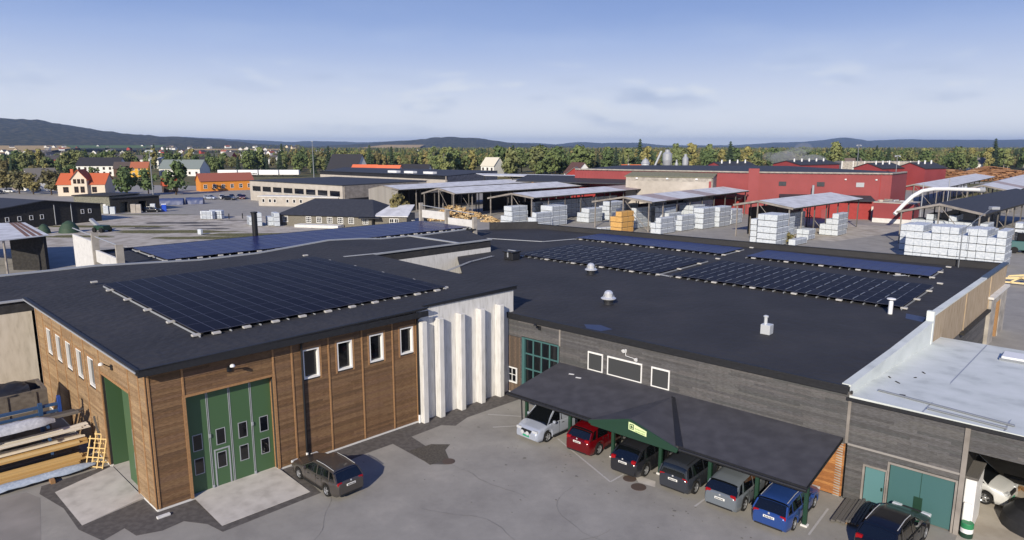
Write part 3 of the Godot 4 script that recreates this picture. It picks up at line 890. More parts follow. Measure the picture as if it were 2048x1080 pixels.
func grey_hall() -> void:
	var o := thing("grey_hall", "large hall clad in weathered grey boards under a broad flat black roof", "building", TM)
	var holes := [[-1.1, -1, 0.5, 4.2], [0.6, -1, 3.92, 4.32], [20.6, -1, 22.3, 2.9]]
	var cols := tones(GREYW)
	put(o, "wall", holed(-1.1, 22.15, 0.0, 5.6, holes, -0.25, -0.002), M.dark_stain)
	var bx := [-1.1, 3.98, 22.12]
	for i in 2:
		stuff(put(o, "boards", siding(bx[i] + 0.02, bx[i + 1] - 0.02, func(_x): return 0.05, func(_x): return 5.6, 0.135, cols, holes), M.wood_grain))
	var b := MB.new()
	b.box(V(3.93, 4.3, 0.0), V(4.05, 5.6, 0.05))
	put(o, "corner_board", b, M.weathered)
	b = MB.new()
	b.box(V(22.06, 2.95, 0.0), V(22.2, 5.5, 0.06)); 
	put(o, "corner_board", b, M.weathered)
	# vertical boards with a small window, left of the glazed door
	b = MB.new()
	var x := -1.05
	var vb := tones([[124, 106, 92], [112, 96, 84], [134, 116, 100], [104, 92, 82]])
	while x < 0.46:
		for seg in ([[0.06, 4.2]] if x < -0.93 or x > 0.1 else [[0.06, 0.72], [1.92, 4.2]]):
			b.col = vb[rng.randi() % 4] * rnd(0.85, 1.1)
			b.box(V(x, seg[0], -0.02), V(minf(x + 0.105, 0.5), seg[1], 0.02 + rnd(0, 0.012)))
		x += 0.115
	stuff(put(o, "vertical_boards", b, M.wood_grain))
	window_in(o, -0.9, 0.74, 0.14, 1.9, Transform3D(Basis(), V(0, 0, 0.02)), 0.1, "white_paint", 0.09, 1)
	b = MB.new()
	b.box(V(-1.1, -0.02, 0.0), V(0.5, 0.055, 0.06))
	put(o, "plinth", b, M.concrete_white)
	# glazed green door
	var d := MB.new()
	d.box(V(0.62, 0.02, -0.16), V(0.86, 4.3, 0.02)); d.box(V(3.78, 0.02, -0.16), V(3.9, 4.3, 0.0)); d.box(V(0.86, 4.2, -0.16), V(3.78, 4.3, 0.0))
	for k in 3: d.box(V(0.86 + 0.73 * (k + 1) - 0.05, 0.05, -0.14), V(0.86 + 0.73 * (k + 1) + 0.05, 4.2, -0.06))
	for y in [0.95, 2.05, 3.15]: d.box(V(0.87, y - 0.05, -0.139), V(3.77, y + 0.05, -0.065))
	d.box(V(0.87, 0.05, -0.13), V(3.77, 0.9, -0.08))
	var dd := put(o, "door", d, M.teal_door)
	for k in 4:
		for y in [1.0, 2.1, 3.2]:
			d = MB.new()
			d.box(V(0.9 + 0.73 * k, y, -0.125), V(0.86 + 0.73 * (k + 1) - 0.06, y + 1.0, -0.115))
			put(dd, "pane", d, M.glass)
	# three dark boards framed in white
	for k in [[6.34, 7.5], [7.85, 10.37], [11.02, 12.25]]:
		d = MB.new()
		d.box(V(k[0] + 0.06, 3.3, 0.02), V(k[1] - 0.06, 4.4, 0.05))
		var bd := put(o, "notice_board", d, M.dark_board)
		d = MB.new()
		d.box(V(k[0], 3.24, 0.02), V(k[1], 3.3, 0.08)); d.box(V(k[0], 4.37, 0.02), V(k[1], 4.47, 0.09)); d.box(V(k[0], 3.3, 0.02), V(k[0] + 0.07, 4.37, 0.08)); d.box(V(k[1] - 0.07, 3.3, 0.02), V(k[1], 4.37, 0.08))
		put(bd, "frame", d, M.window_white)
	# fresh brown boards at the right end under the carport
	stuff(put(o, "boards", siding(20.62, 22.1, func(_x): return 0.05, func(_x): return 2.9, 0.135, tones([[178, 120, 68], [164, 108, 60], [188, 132, 78]]), []), M.wood_grain, Transform3D(Basis(), V(0, 0, -0.02)), "fresh orange brown boards beside the carport"))
	d = MB.new()
	d.box(V(20.62, 0, -0.25), V(22.1, 2.9, -0.022))
	put(o, "wall", d, M.dark_stain)
	# roof
	var r := MB.new()
	r.slab([Vector2(-1.2, 0.12), Vector2(22.0, 0.12), Vector2(22.8, -44.0), Vector2(-31.7, -39.9), Vector2(-36.0, -34.0), Vector2(-37.5, -30.0), Vector2(-30.0, -22.0), Vector2(-16.0, -10.0), Vector2(-4.0, 0.5)], 5.6, 5.86)
	var roof := put(o, "roof", r, M.felt)
	var f := MB.new()
	f.box(V(-1.25, 5.5, 0.12), V(22.02, 5.8, 0.17)); f.box(V(-1.25, 5.8, 0.05), V(22.02, 5.93, 0.21))
	put(roof, "fascia", f, M.black_trim)
	# parapet at the back
	f = MB.new()
	f.boxt(fr(-4.4, -41.95, -4.3, 6.1), V(54.6, 0.75, 0.18))
	put(roof, "parapet", f, M.felt)
	f = MB.new()
	f.boxt(fr(-4.4, -41.95, -4.3, 6.5), V(54.7, 0.06, 0.3))
	put(roof, "parapet_cap", f, M.black_trim)
	f = MB.new()
	f.boxt(fr(-33.6, -37.2, 128, 6.3), V(7.0, 1.1, 0.18))
	put(roof, "parapet", f, M.felt)
	# right wall: tan render above, grey below, with the white gable flashing at the front
	var rt := Transform3D(Basis(Vector3.UP, -PI / 2 + deg_to_rad(-1.6)), V(22.0, 0, 0.0))   # x runs from front to back along the wall
	rt = Transform3D(Basis(Vector3.UP, PI / 2 - deg_to_rad(1.6)), V(22.0, 0, 0.0))
	var w := MB.new()
	w.box(V(0, 0, -0.3), V(16.0, 5.6, 0.0))
	put(o, "wall", w, M.concrete_grey, rt)
	w = MB.new()
	w.box(V(16.2, 3.4, -0.3), V(44.4, 6.42, 0.0))
	put(o, "wall", w, M.render_tan, rt, "tan rendered wall above the right hand yard")
	w = MB.new()
	w.box(V(16.2, 0, -0.3), V(36.5, 3.396, -0.05))
	stuff(put(o, "boards", siding(16.2, 36.5, func(_x): return 0.0, func(_x): return 3.38, 0.16, cols, []), M.wood_grain, rt * Transform3D(Basis(), V(0, 0, -0.06))))
	put(o, "wall", w, M.dark_stain, rt)
	w = MB.new()
	w.box(V(36.5, 0, -0.3), V(39.0, 4.3, 0.25)); w.box(V(41.4, 0, -0.3), V(44.4, 4.3, 0.25)); w.box(V(39.0, 3.6, -0.3), V(41.4, 4.3, 0.25))
	put(o, "gate_surround", w, M.concrete_grey, rt)
	w = MB.new()
	w.box(V(36.3, 4.3, -0.1), V(44.5, 4.5, 0.4))
	put(o, "lintel", w, M.concrete_white, rt)
	w = MB.new()
	w.box(V(39.0, 0, -0.2), V(41.4, 3.6, -0.1))
	put(o, "gate", w, M.dark_stain, rt)
	w = MB.new()
	w.box(V(41.05, 0, -0.08), V(41.39, 3.59, 0.2))
	put(o, "gate_jamb", w, M.batten_wood, rt)
	for xx in [16.1, 26.5, 36.4]:
		w = MB.new()
		w.box(V(xx, 3.4, 0.0), V(xx + 0.22, 6.4, 0.06))
		put(o, "pilaster_strip", w, M.render_tan, rt)
	w = MB.new()
	w.box(V(25.6, 3.25, 0.0), V(36.3, 3.45, 0.3))
	put(o, "ledge", w, M.dark_stain, rt)
	w = MB.new()
	# the white band: upstand that grows towards the back
	w.poly([V(0, 5.4, 0.06), V(16.0, 4.5, 0.06), V(16.0, 6.15, 0.06), V(8.0, 5.96, 0.06), V(0, 5.95, 0.06)])
	w.plate(V(0, 5.96, 0.1), V(8.0, 5.98, 0.1), V(8.0, 5.98, -0.32), V(0, 5.96, -0.32), 0.1)
	w.plate(V(8, 5.98, 0.1), V(16.0, 6.16, 0.1), V(16.0, 6.16, -0.32), V(8, 5.98, -0.32), 0.1)
	put(roof, "gable_flashing", w, M.white_membrane, rt)
	w = MB.new()
	w.box(V(16.0, 4.3, -0.34), V(16.35, 6.8, 0.1)); w.box(V(16.35, 6.425, -0.36), V(34.0, 6.54, 0.06))
	put(roof, "parapet_cap", w, M.white_membrane, rt)
	w = MB.new()
	w.box(V(34.0, 6.42, -0.38), V(44.5, 6.58, 0.08))
	put(roof, "parapet_cap", w, flat("slate_blue", S(70, 84, 100), 0.5), rt)
	# arrays
	solar(TM * Transform3D(Basis(), V(-17.0, 5.92, -19.2)), 20, 0.85, 5, 2.03, 0.0, "dark solar array nearest the roof vents, left of the gap", 4, [1], "panel_glass", 1)
	solar(TM * Transform3D(Basis(), V(1.3, 5.92, -19.5)), 22, 0.845, 5, 2.06, 0.0, "dark solar array with long silver joints, right of the gap", 4, [1], "panel_glass", 1)
	solar(TM * Transform3D(Basis(), V(-20.2, 5.92, -34.0)), 23, 0.85, 3, 1.85, 0.0, "narrow blue solar array along the back parapet, left half", 4, [1], "panel_sky_tint")
	solar(TM * Transform3D(Basis(), V(1.9, 5.92, -34.3)), 20, 0.845, 3, 1.85, 0.0, "narrow blue solar array along the back parapet, right half", 4, [1], "panel_sky_tint")
	# roof furniture
	fan(TM * Transform3D(Basis(), V(3.14, 5.88, -6.9)), "shiny domed roof fan on a black base, the one nearest the camera", 1.0)
	fan(TM * Transform3D(Basis(), V(-4.9, 5.88, -15.9)), "shiny domed roof fan beside the edge of the solar array", 1.0)
	var v := thing("roof_vent", "dark square roof vent with a small white cap at the corner of the array", "roof vent", TM * Transform3D(Basis(), V(-15.9, 5.88, -17.2)))
	w = MB.new(); w.rbox(V(-0.6, 0, -0.6), V(0.6, 0.75, 0.6), 0.05); w.box(V(-0.7, 0.8, -0.7), V(0.7, 0.9, 0.7))
	for s in [[-1, -1], [1, -1], [1, 1], [-1, 1]]: w.box(V(s[0] * 0.6 - 0.05, 0.75, s[1] * 0.6 - 0.05), V(s[0] * 0.6 + 0.05, 0.8, s[1] * 0.6 + 0.05))
	put(v, "cowl", w, M.black_trim)
	w = MB.new(); w.box(V(-0.5, 0.91, -0.1), V(0.5, 0.97, 0.1)); w.box(V(-0.08, 0.3, 0.61), V(0.08, 0.91, 0.66))
	put(v, "bracket", w, M.galv)
	v = thing("chimney_box", "small zinc flue box with a pipe standing alone on the flat roof", "flue", TM * Transform3D(Basis(), V(15.2, 5.88, -6.7)))
	w = MB.new(); w.rbox(V(-0.3, 0, -0.3), V(0.3, 0.62, 0.3), 0.02)
	put(v, "box", w, M.zinc)
	w = MB.new(); w.lathe(V(-0.1, 0.62, 0), [Vector2(0.11, 0), Vector2(0.11, 0.42), Vector2(0.16, 0.44), Vector2(0.16, 0.52), Vector2(0.001, 0.58)], 10)
	put(v, "pipe", w, M.zinc)
	v = thing("vent_pipe", "white vent pipe with a flat cap at the front corner of the array", "vent pipe", TM * Transform3D(Basis(), V(19.6, 5.88, -17.6)))
	w = MB.new(); w.lathe(V(0, 0, 0), [Vector2(0.15, 0), Vector2(0.15, 0.85), Vector2(0.09, 0.95), Vector2(0.09, 1.05)], 10)
	put(v, "pipe", w, M.white_paint)
	w = MB.new(); w.lathe(V(0, 1.05, 0), [Vector2(0.001, 0), Vector2(0.3, 0.0), Vector2(0.3, 0.06), Vector2(0.001, 0.12)], 10)
	put(v, "cap", w, M.white_paint)
	cable_tray(TM, [V(-32.4, 6.0, -25.3), V(-21.5, 6.0, -29.0), V(-20.0, 6.0, -33.6)], "galvanised tray running from the white upstand to the back array")
	cable_tray(TM, [V(-15.2, 6.0, -7.0), V(-17.6, 6.0, -12.8), V(-17.7, 6.0, -13.4), V(-18.4, 6.0, -17.0)], "galvanised tray crossing the roof below the white upstand")
	cable_tray(TM, [V(0.3, 6.0, -19.4), V(1.4, 6.0, -19.2)], "short tray bridging the gap between the two front arrays")
	cable_tray(TM, [V(16.2, 6.02, -33.0), V(17.0, 6.02, -33.9)], "short tray at the front edge of the right back array")
	w = MB.new()
	w.slab([Vector2(5.3, -0.9), Vector2(6.2, -1.5), Vector2(7.4, -1.1), Vector2(7.1, -0.25), Vector2(6.0, -0.2)], 5.866, 5.866)
	one("roof_patch", "blue glaze of standing water near the roof's front edge", "puddle", w, flat("puddle", S(44, 52, 82), 0.4), TM)
	w = MB.new()
	w.slab([Vector2(20.4, -18.6), Vector2(21.7, -18.2), Vector2(21.8, -16.6), Vector2(20.7, -17.0)], 5.866, 5.866)
	one("roof_patch", "blue glaze of standing water behind the white flashing", "puddle", w, M.puddle, TM)
	# lights on the front wall
	wall_lamp(TM, V(2.25, 5.25, 0.02), "dark yard lamp above the glazed teal door", "black_steel")
	var fl := thing("flood_lamp", "pair of small white flood lamps above the dark boards", "lamp", TM * Transform3D(Basis(), V(9.6, 4.85, 0.02)))
	w = MB.new(); w.tube(V(-0.45, 0.25, 0.05), V(-0.3, -0.05, 0.2), 0.02, 5); w.tube(V(-0.3, -0.05, 0.2), V(0.45, -0.12, 0.2), 0.02, 5); w.rbox(V(-0.5, 0.1, 0), V(-0.36, 0.3, 0.1), 0.01)
	put(fl, "bracket", w, M.white_paint)
	for xx in [-0.45, 0.45]:
		w = MB.new(); w.lathe(V(xx, 0.25 if xx < 0 else -0.12, 0.2), [Vector2(0.04, -0.1), Vector2(0.13, 0.05), Vector2(0.13, 0.09), Vector2(0.001, 0.09)], 8, V(0, -0.4, 0.9).normalized())
		put(fl, "lamp_head", w, M.white_paint)

func fan(t: Transform3D, label: String, s: float) -> void:
	var o := thing("roof_fan", label, "roof fan", t * Transform3D(Basis().scaled(Vector3.ONE * 0.86), Vector3.ZERO), "domed fans on the flat roof")
	var b := MB.new()
	b.lathe(V(0, 0, 0), [Vector2(0.5, 0), Vector2(0.42, 0.12), Vector2(0.42, 0.45)], 16)
	put(o, "base", b, M.black_trim)
	b = MB.new()
	b.lathe(V(0, 0.45, 0), [Vector2(0.3, 0.0), Vector2(0.66, 0.02), Vector2(0.66, 0.08), Vector2(0.40, 0.22), Vector2(0.38, 0.52), Vector2(0.30, 0.66), Vector2(0.16, 0.74), Vector2(0.001, 0.76)], 18)
	put(o, "dome", b, M.chrome)
	b = MB.new()
	for i in 4:
		var a := TAU * i / 4 + 0.4
		b.tube(V(cos(a) * 0.62, 0.5, sin(a) * 0.62), V(cos(a) * 0.42, 0.95, sin(a) * 0.42), 0.025, 5)
	put(o, "bracket", b, M.galv)

# ---------------------------------------------------------------- the carport
func carport() -> void:
	var o := thing("carport", "black roofed carport on dark green posts with a small gabled entrance", "carport", TM)
	var r := MB.new()
	r.plate(V(4.05, 3.22, 0.1), V(22.0, 3.22, 0.1), V(22.0, 2.5, 5.15), V(4.05, 2.5, 5.15), 0.12)
	var roof := put(o, "roof", r, M.carport_felt)
	# the dormer: ridge from the wall side to the apex
	var a := V(12.9, 3.28, 5.35)
	var k := V(12.9, 3.2, 0.75)
	r = MB.new()
	r.plate(V(10.3, 2.52, 5.35), a, k, V(12.85, 3.19, 0.7), 0.1)
	r.plate(a, V(15.7, 2.5, 5.35), V(15.5, 2.53, 5.12), k, 0.1)
	put(roof, "dormer_roof", r, M.carport_felt)
	r = MB.new()
	r.plate(k + V(-0.1, 0.04, 0), k + V(0.14, 0.02, 0), V(15.95, 2.56, 5.15), V(15.55, 2.56, 5.2), 0.03)
	put(roof, "valley_strip", r, M.black_trim)
	# fascia
	var f := MB.new()
	f.box(V(4.0, 2.28, 5.15), V(10.3, 2.54, 5.2))
	put(roof, "fascia", f, M.black_trim)
	f = MB.new()
	f.box(V(15.7, 2.28, 5.15), V(22.05, 2.54, 5.2))
	f.poly([V(22.0, 2.3, 5.15), V(22.0, 3.02, 0.1), V(22.0, 3.25, 0.1), V(22.0, 2.53, 5.15)])
	put(roof, "fascia", f, M.black_trim)
	f = MB.new()
	f.tube(V(4.0, 2.42, 5.28), V(10.2, 2.42, 5.28), 0.07, 6)
	f.tube(V(4.25, 2.4, 5.26), V(4.25, 2.2, 4.2), 0.045, 6); f.tube(V(4.25, 2.2, 4.2), V(4.25, 0.1, 4.1), 0.045, 6)
	put(roof, "gutter", f, M.black_trim)
	f = MB.new()
	f.tube(V(15.8, 2.42, 5.28), V(22.05, 2.42, 5.28), 0.07, 6)
	put(roof, "gutter", f, M.black_trim)
	# green gable
	f = MB.new()
	var g := [V(10.35, 2.2, 5.3), V(15.65, 2.2, 5.3), V(15.65, 2.45, 5.3), V(12.9, 3.2, 5.3), V(10.35, 2.45, 5.3)]
	f.poly(g)
	var gb := []
	for p in g: gb.push_front(p + V(0, 0, -0.12))
	f.poly(gb)
	f.quad(g[0] + V(0, 0, -0.12), g[1] + V(0, 0, -0.12), g[1], g[0])
	for s in [[V(10.25, 2.47, 5.32), V(12.9, 3.26, 5.32)], [V(12.9, 3.26, 5.32), V(15.75, 2.46, 5.32)]]:
		var d: Vector3 = s[1] - s[0]
		f.boxt(Transform3D(Basis(Vector3.BACK, atan2(d.y, d.x)), (s[0] + s[1]) / 2 + V(0, -0.08, 0.02)), V(d.length(), 0.2, 0.05))
	put(o, "gable", f, M.dark_green)
	# sign on the gable
	f = MB.new()
	f.poly([V(12.85, 2.7, 5.37), V(13.95, 2.58, 5.37), V(13.95, 2.88, 5.37), V(13.1, 3.1, 5.37), V(12.85, 3.12, 5.37)])
	var sg := put(o, "sign", f, flat("sign_face", S(214, 232, 176), 0.5))
	f = MB.new()
	for s in [[0, 0, 0.26, 0.04], [0, 0.24, 0.26, 0.28], [0, 0.04, 0.04, 0.24], [0.22, 0.04, 0.26, 0.24]]:
		f.box(V(12.92 + s[0], 2.75 + s[1], 5.372), V(12.92 + s[2], 2.75 + s[3], 5.38))
	f.poly([V(12.99, 2.82, 5.378), V(13.11, 2.82, 5.378), V(13.11, 2.89, 5.378), V(13.05, 2.97, 5.378), V(12.99, 2.92, 5.378)])
	put(sg, "emblem", f, flat("sign_ink", S(28, 70, 44), 0.6))
	f = MB.new()
	for j in 2:
		var xx := 13.26
		while xx < 13.85:
			var ww := rnd(0.04, 0.08)
			f.box(V(xx, 2.68 + j * 0.13 - (xx - 13.2) * 0.08, 5.372), V(xx + ww, 2.75 + j * 0.13 - (xx - 13.2) * 0.08, 5.377))
			xx += ww + 0.025
	put(sg, "lettering", f, flat("sign_print", S(150, 176, 120), 0.6))
	# beam and posts
	f = MB.new()
	f.box(V(4.3, 2.28, 3.88), V(21.9, 2.48, 4.02)); f.box(V(4.2, 2.9, 0.02), V(21.9, 3.1, 0.14))
	put(o, "beam", f, M.dark_green)
	for x in [4.5, 7.92, 11.0, 14.04, 16.89, 19.35, 21.68]:
		f = MB.new()
		f.rbox(V(x - 0.09, 0.1, 3.86), V(x + 0.09, 2.3, 4.04), 0.01)
		var p := put(o, "post", f, M.dark_green)
		f = MB.new()
		f.rbox(V(x - 0.16, 0.0, 3.8), V(x + 0.16, 0.1, 4.1), 0.02)
		put(p, "foot", f, M.concrete_white)
	for x in [4.4, 7.92, 11.0, 14.04, 16.89, 19.35, 21.8]:
		f = MB.new()
		f.boxt(Transform3D(Basis(Vector3.RIGHT, 0.142), V(x, 2.72, 2.6)), V(0.1, 0.18, 5.0))
		put(o, "rafter", f, M.dark_green)
	f = MB.new()
	for k2 in [[5.9, 1.2], [6.6, 1.4]]: f.boxt(Transform3D(Basis(Vector3.UP, 0.3), V(k2[0], 3.22 - k2[1] * 0.142 + 0.04, k2[1])), V(0.35, 0.02, 0.14))
	one("roof_scrap", "small pale scraps lying on the left end of the carport roof", "litter", f, M.white_paint, TM)

# ---------------------------------------------------------------- the annex with the white roof
func annex() -> void:
	var o := thing("annex", "grey boarded annex with teal doors under a broad white membrane roof", "building", TM)
	var cols := tones(GREYW)
	var holes := [[23.05, -1, 24.02, 2.04], [24.12, -1, 26.86, 2.5]]
	put(o, "wall", holed(22.18, 27.1, 0.0, 5.3, holes, -0.2, -0.002), M.dark_stain)
	stuff(put(o, "boards", siding(22.2, 26.98, func(_x): return 0.05, func(_x): return 2.88, 0.135, cols, holes), M.wood_grain))
	stuff(put(o, "boards", siding(22.2, 26.98, func(_x): return 2.98, func(_x): return 5.3, 0.135, cols, []), M.wood_grain))
	stuff(put(o, "boards", siding(27.1, 40.0, func(_x): return 4.1, func(_x): return 5.3, 0.135, cols, []), M.wood_grain))
	var b := MB.new()
	b.box(V(27.1, 4.1, -0.2), V(40.0, 5.3, -0.002)); b.box(V(22.15, 0, -3.4), V(27.1, 5.0, -3.2)); b.box(V(26.9, 0, -3.2), V(27.1, 5.2, -0.2))
	b.box(V(22.3, 0, -17.2), V(40.0, 4.3, -17.0)); b.box(V(39.8, 0, -17.0), V(40.0, 4.4, -0.2))
	put(o, "wall", b, M.dark_stain)
	b = MB.new()
	b.box(V(22.2, 2.88, 0.0), V(26.98, 2.98, 0.07))
	put(o, "belt_board", b, flat("belt_grey", S(150, 146, 142), 0.8))
	b = MB.new()
	b.box(V(26.96, 0.0, 0.0), V(27.16, 5.3, 0.1))
	put(o, "corner_board", b, M.weathered)
	for k in [[23.07, 24.0, 2.02], [24.14, 26.84, 2.48]]:
		var d := MB.new()
		d.box(V(k[0] + 0.02, 0.06, -0.12), V(k[1] - 0.02, k[2], -0.06))
		var wide: bool = k[1] - k[0] > 2
		var dr := put(o, "door", d, flat("teal_light", S(92, 134, 137), 0.45) if not wide else M.teal_door)
		d = MB.new()
		d.box(V(k[0] - 0.09, 0.0, -0.05), V(k[0], k[2] + 0.1, 0.06)); d.box(V(k[1], 0.0, -0.05), V(k[1] + 0.09, k[2] + 0.1, 0.06)); d.box(V(k[0], k[2] + 0.003, -0.05), V(k[1], k[2] + 0.1, 0.055))
		put(dr, "door_frame", d, M.weathered)
		d = MB.new()
		if wide:
			d.box(V(25.48, 0.08, -0.058), V(25.5, 2.46, -0.05)); d.rbox(V(25.25, 0.2, -0.058), V(25.62, 1.2, -0.04), 0.01)
		else: d.rbox(V(23.85, 0.95, -0.058), V(23.92, 1.12, 0.0), 0.01)
		put(dr, "handle", d, M.dark_green)
	# roof: falls from the front to the back, in welded sheets
	var r := MB.new()
	r.plate(V(22.1, 5.46, 0.12), V(40.1, 5.3, 0.12), V(40.1, 4.3, -19.2), V(22.1, 4.42, -19.2), 0.2)
	var roof := put(o, "roof", r, M.white_membrane)
	r = MB.new()
	r.box(V(22.0, 5.2, 0.12), V(40.1, 5.36, 0.17))
	put(roof, "fascia", r, M.black_trim)
	r = MB.new()
	var yy := func(x, z): return 5.46 - 0.16 * (x - 22.1) / 18.0 + (z - 0.12) * 0.0535
	for x in [25.2, 28.3, 31.4, 34.5]: r.plate(V(x, yy.call(x, 0) + 0.008, 0.1), V(x + 0.07, yy.call(x, 0) + 0.008, 0.1), V(x + 0.07, yy.call(x, -19) + 0.008, -19.0), V(x, yy.call(x, -19) + 0.008, -19.0), 0.004)
	put(roof, "seam", r, M.galv)
	for k in [[22.9, -1.8, 28.6, -0.9], [25.3, -0.55, 28.4, -0.25]]:
		r = MB.new()
		var A := V(k[0], yy.call(k[0], k[1]) + 0.06, k[1])
		var B := V(k[2], yy.call(k[2], k[3]) + 0.06, k[3])
		r.tube(A, B, 0.055, 6)
		one("roof_pipe", "thin grey pipe lying along the front of the white roof" if k[1] < -1 else "shorter dark pipe at the very edge of the white roof", "pipe", r, M.steel, TM)
	r = MB.new()
	for k in 5:
		var x := 22.5 + rnd(0.1, 1.6)
		var z := rnd(-9.5, -1.0)
		r.boxt(Transform3D(Basis(Vector3.UP, rnd(0, 3)), V(x, yy.call(x, z) + 0.02, z)), V(rnd(0.15, 0.4), 0.03, 0.07))
	one("roof_debris", "dark scraps lying in the lee of the white upstand", "litter", r, M.dark_stain, TM)
	var s := thing("skylight", "long low white skylight on the far side of the white roof", "skylight", TM * Transform3D(Basis(Vector3.UP, 0.0), V(29.0, 4.55, -15.6)))
	r = MB.new()
	r.box(V(-2.6, 0, -0.8), V(3.0, 0.22, 0.8))
	put(s, "curb", r, M.steel)
	r = MB.new()
	r.box(V(-2.5, 0.22, -0.7), V(2.9, 0.34, 0.75))
	put(s, "dome", r, M.white_paint)


# ---------------------------------------------------------------- vehicles: forward is +x, wheels on y = 0
func pick(list: Array, x: float) -> float:
	if x <= list[0].x: return list[0].y
	for i in list.size() - 1:
		if x <= list[i + 1].x:
			return lerpf(list[i].y, list[i + 1].y, (x - list[i].x) / (list[i + 1].x - list[i].x))
	return list[-1].y

func loft(b: MB, rings: Array) -> void:
	var nr := rings.size()
	var np: int = rings[0].size()
	var nn := []
	for i in nr:
		var row := []
		for j in np:
			var du: Vector3 = rings[mini(i + 1, nr - 1)][j] - rings[maxi(i - 1, 0)][j]
			var dv: Vector3 = rings[i][mini(j + 1, np - 1)] - rings[i][maxi(j - 1, 0)]
			var k := du.cross(dv)
			row.append(k.normalized() if k.length() > 1e-7 else Vector3.UP)
		nn.append(row)
	for i in nr - 1:
		for j in np - 1:
			b.squad(rings[i][j], rings[i + 1][j], rings[i + 1][j + 1], rings[i][j + 1], nn[i][j], nn[i + 1][j], nn[i + 1][j + 1], nn[i][j + 1])

func wheel(parent: Node3D, p: Vector3, r: float, side: float, rim: Material) -> void:
	var b := MB.new()
	var ax := V(0, 0, side)
	b.lathe(p - ax * 0.2, [Vector2(r * 0.62, 0), Vector2(r * 0.97, 0.01), Vector2(r, 0.05), Vector2(r, 0.15), Vector2(r * 0.97, 0.195), Vector2(r * 0.66, 0.205), Vector2(r * 0.62, 0.18)], 20, ax)
	var w := put(parent, "wheel", b, M.tyre)
	b = MB.new()
	b.lathe(p - ax * 0.2, [Vector2(r * 0.66, 0.2), Vector2(r * 0.60, 0.185), Vector2(r * 0.58, 0.12)], 20, ax)
	b.lathe(p - ax * 0.2, [Vector2(r * 0.2, 0.185), Vector2(r * 0.14, 0.2), Vector2(0.001, 0.2)], 10, ax)
	for i in 5:
		var a := TAU * i / 5 + 0.3
		var d := V(cos(a), sin(a), 0)
		var s := V(-sin(a), cos(a), 0)
		var q := p - ax * 0.01
		b.poly([q + d * r * 0.1 - s * 0.05, q + d * r * 0.1 + s * 0.05, q + d * r * 0.62 + s * 0.035 - ax * 0.01, q + d * r * 0.62 - s * 0.035 - ax * 0.01] if side > 0 else [q + d * r * 0.1 + s * 0.05, q + d * r * 0.1 - s * 0.05, q + d * r * 0.62 - s * 0.035 - ax * 0.01, q + d * r * 0.62 + s * 0.035 - ax * 0.01])
	b.lathe(p - ax * 0.2, [Vector2(0.001, 0.11), Vector2(r * 0.58, 0.11)], 16, -ax)
	put(w, "rim", b, rim)

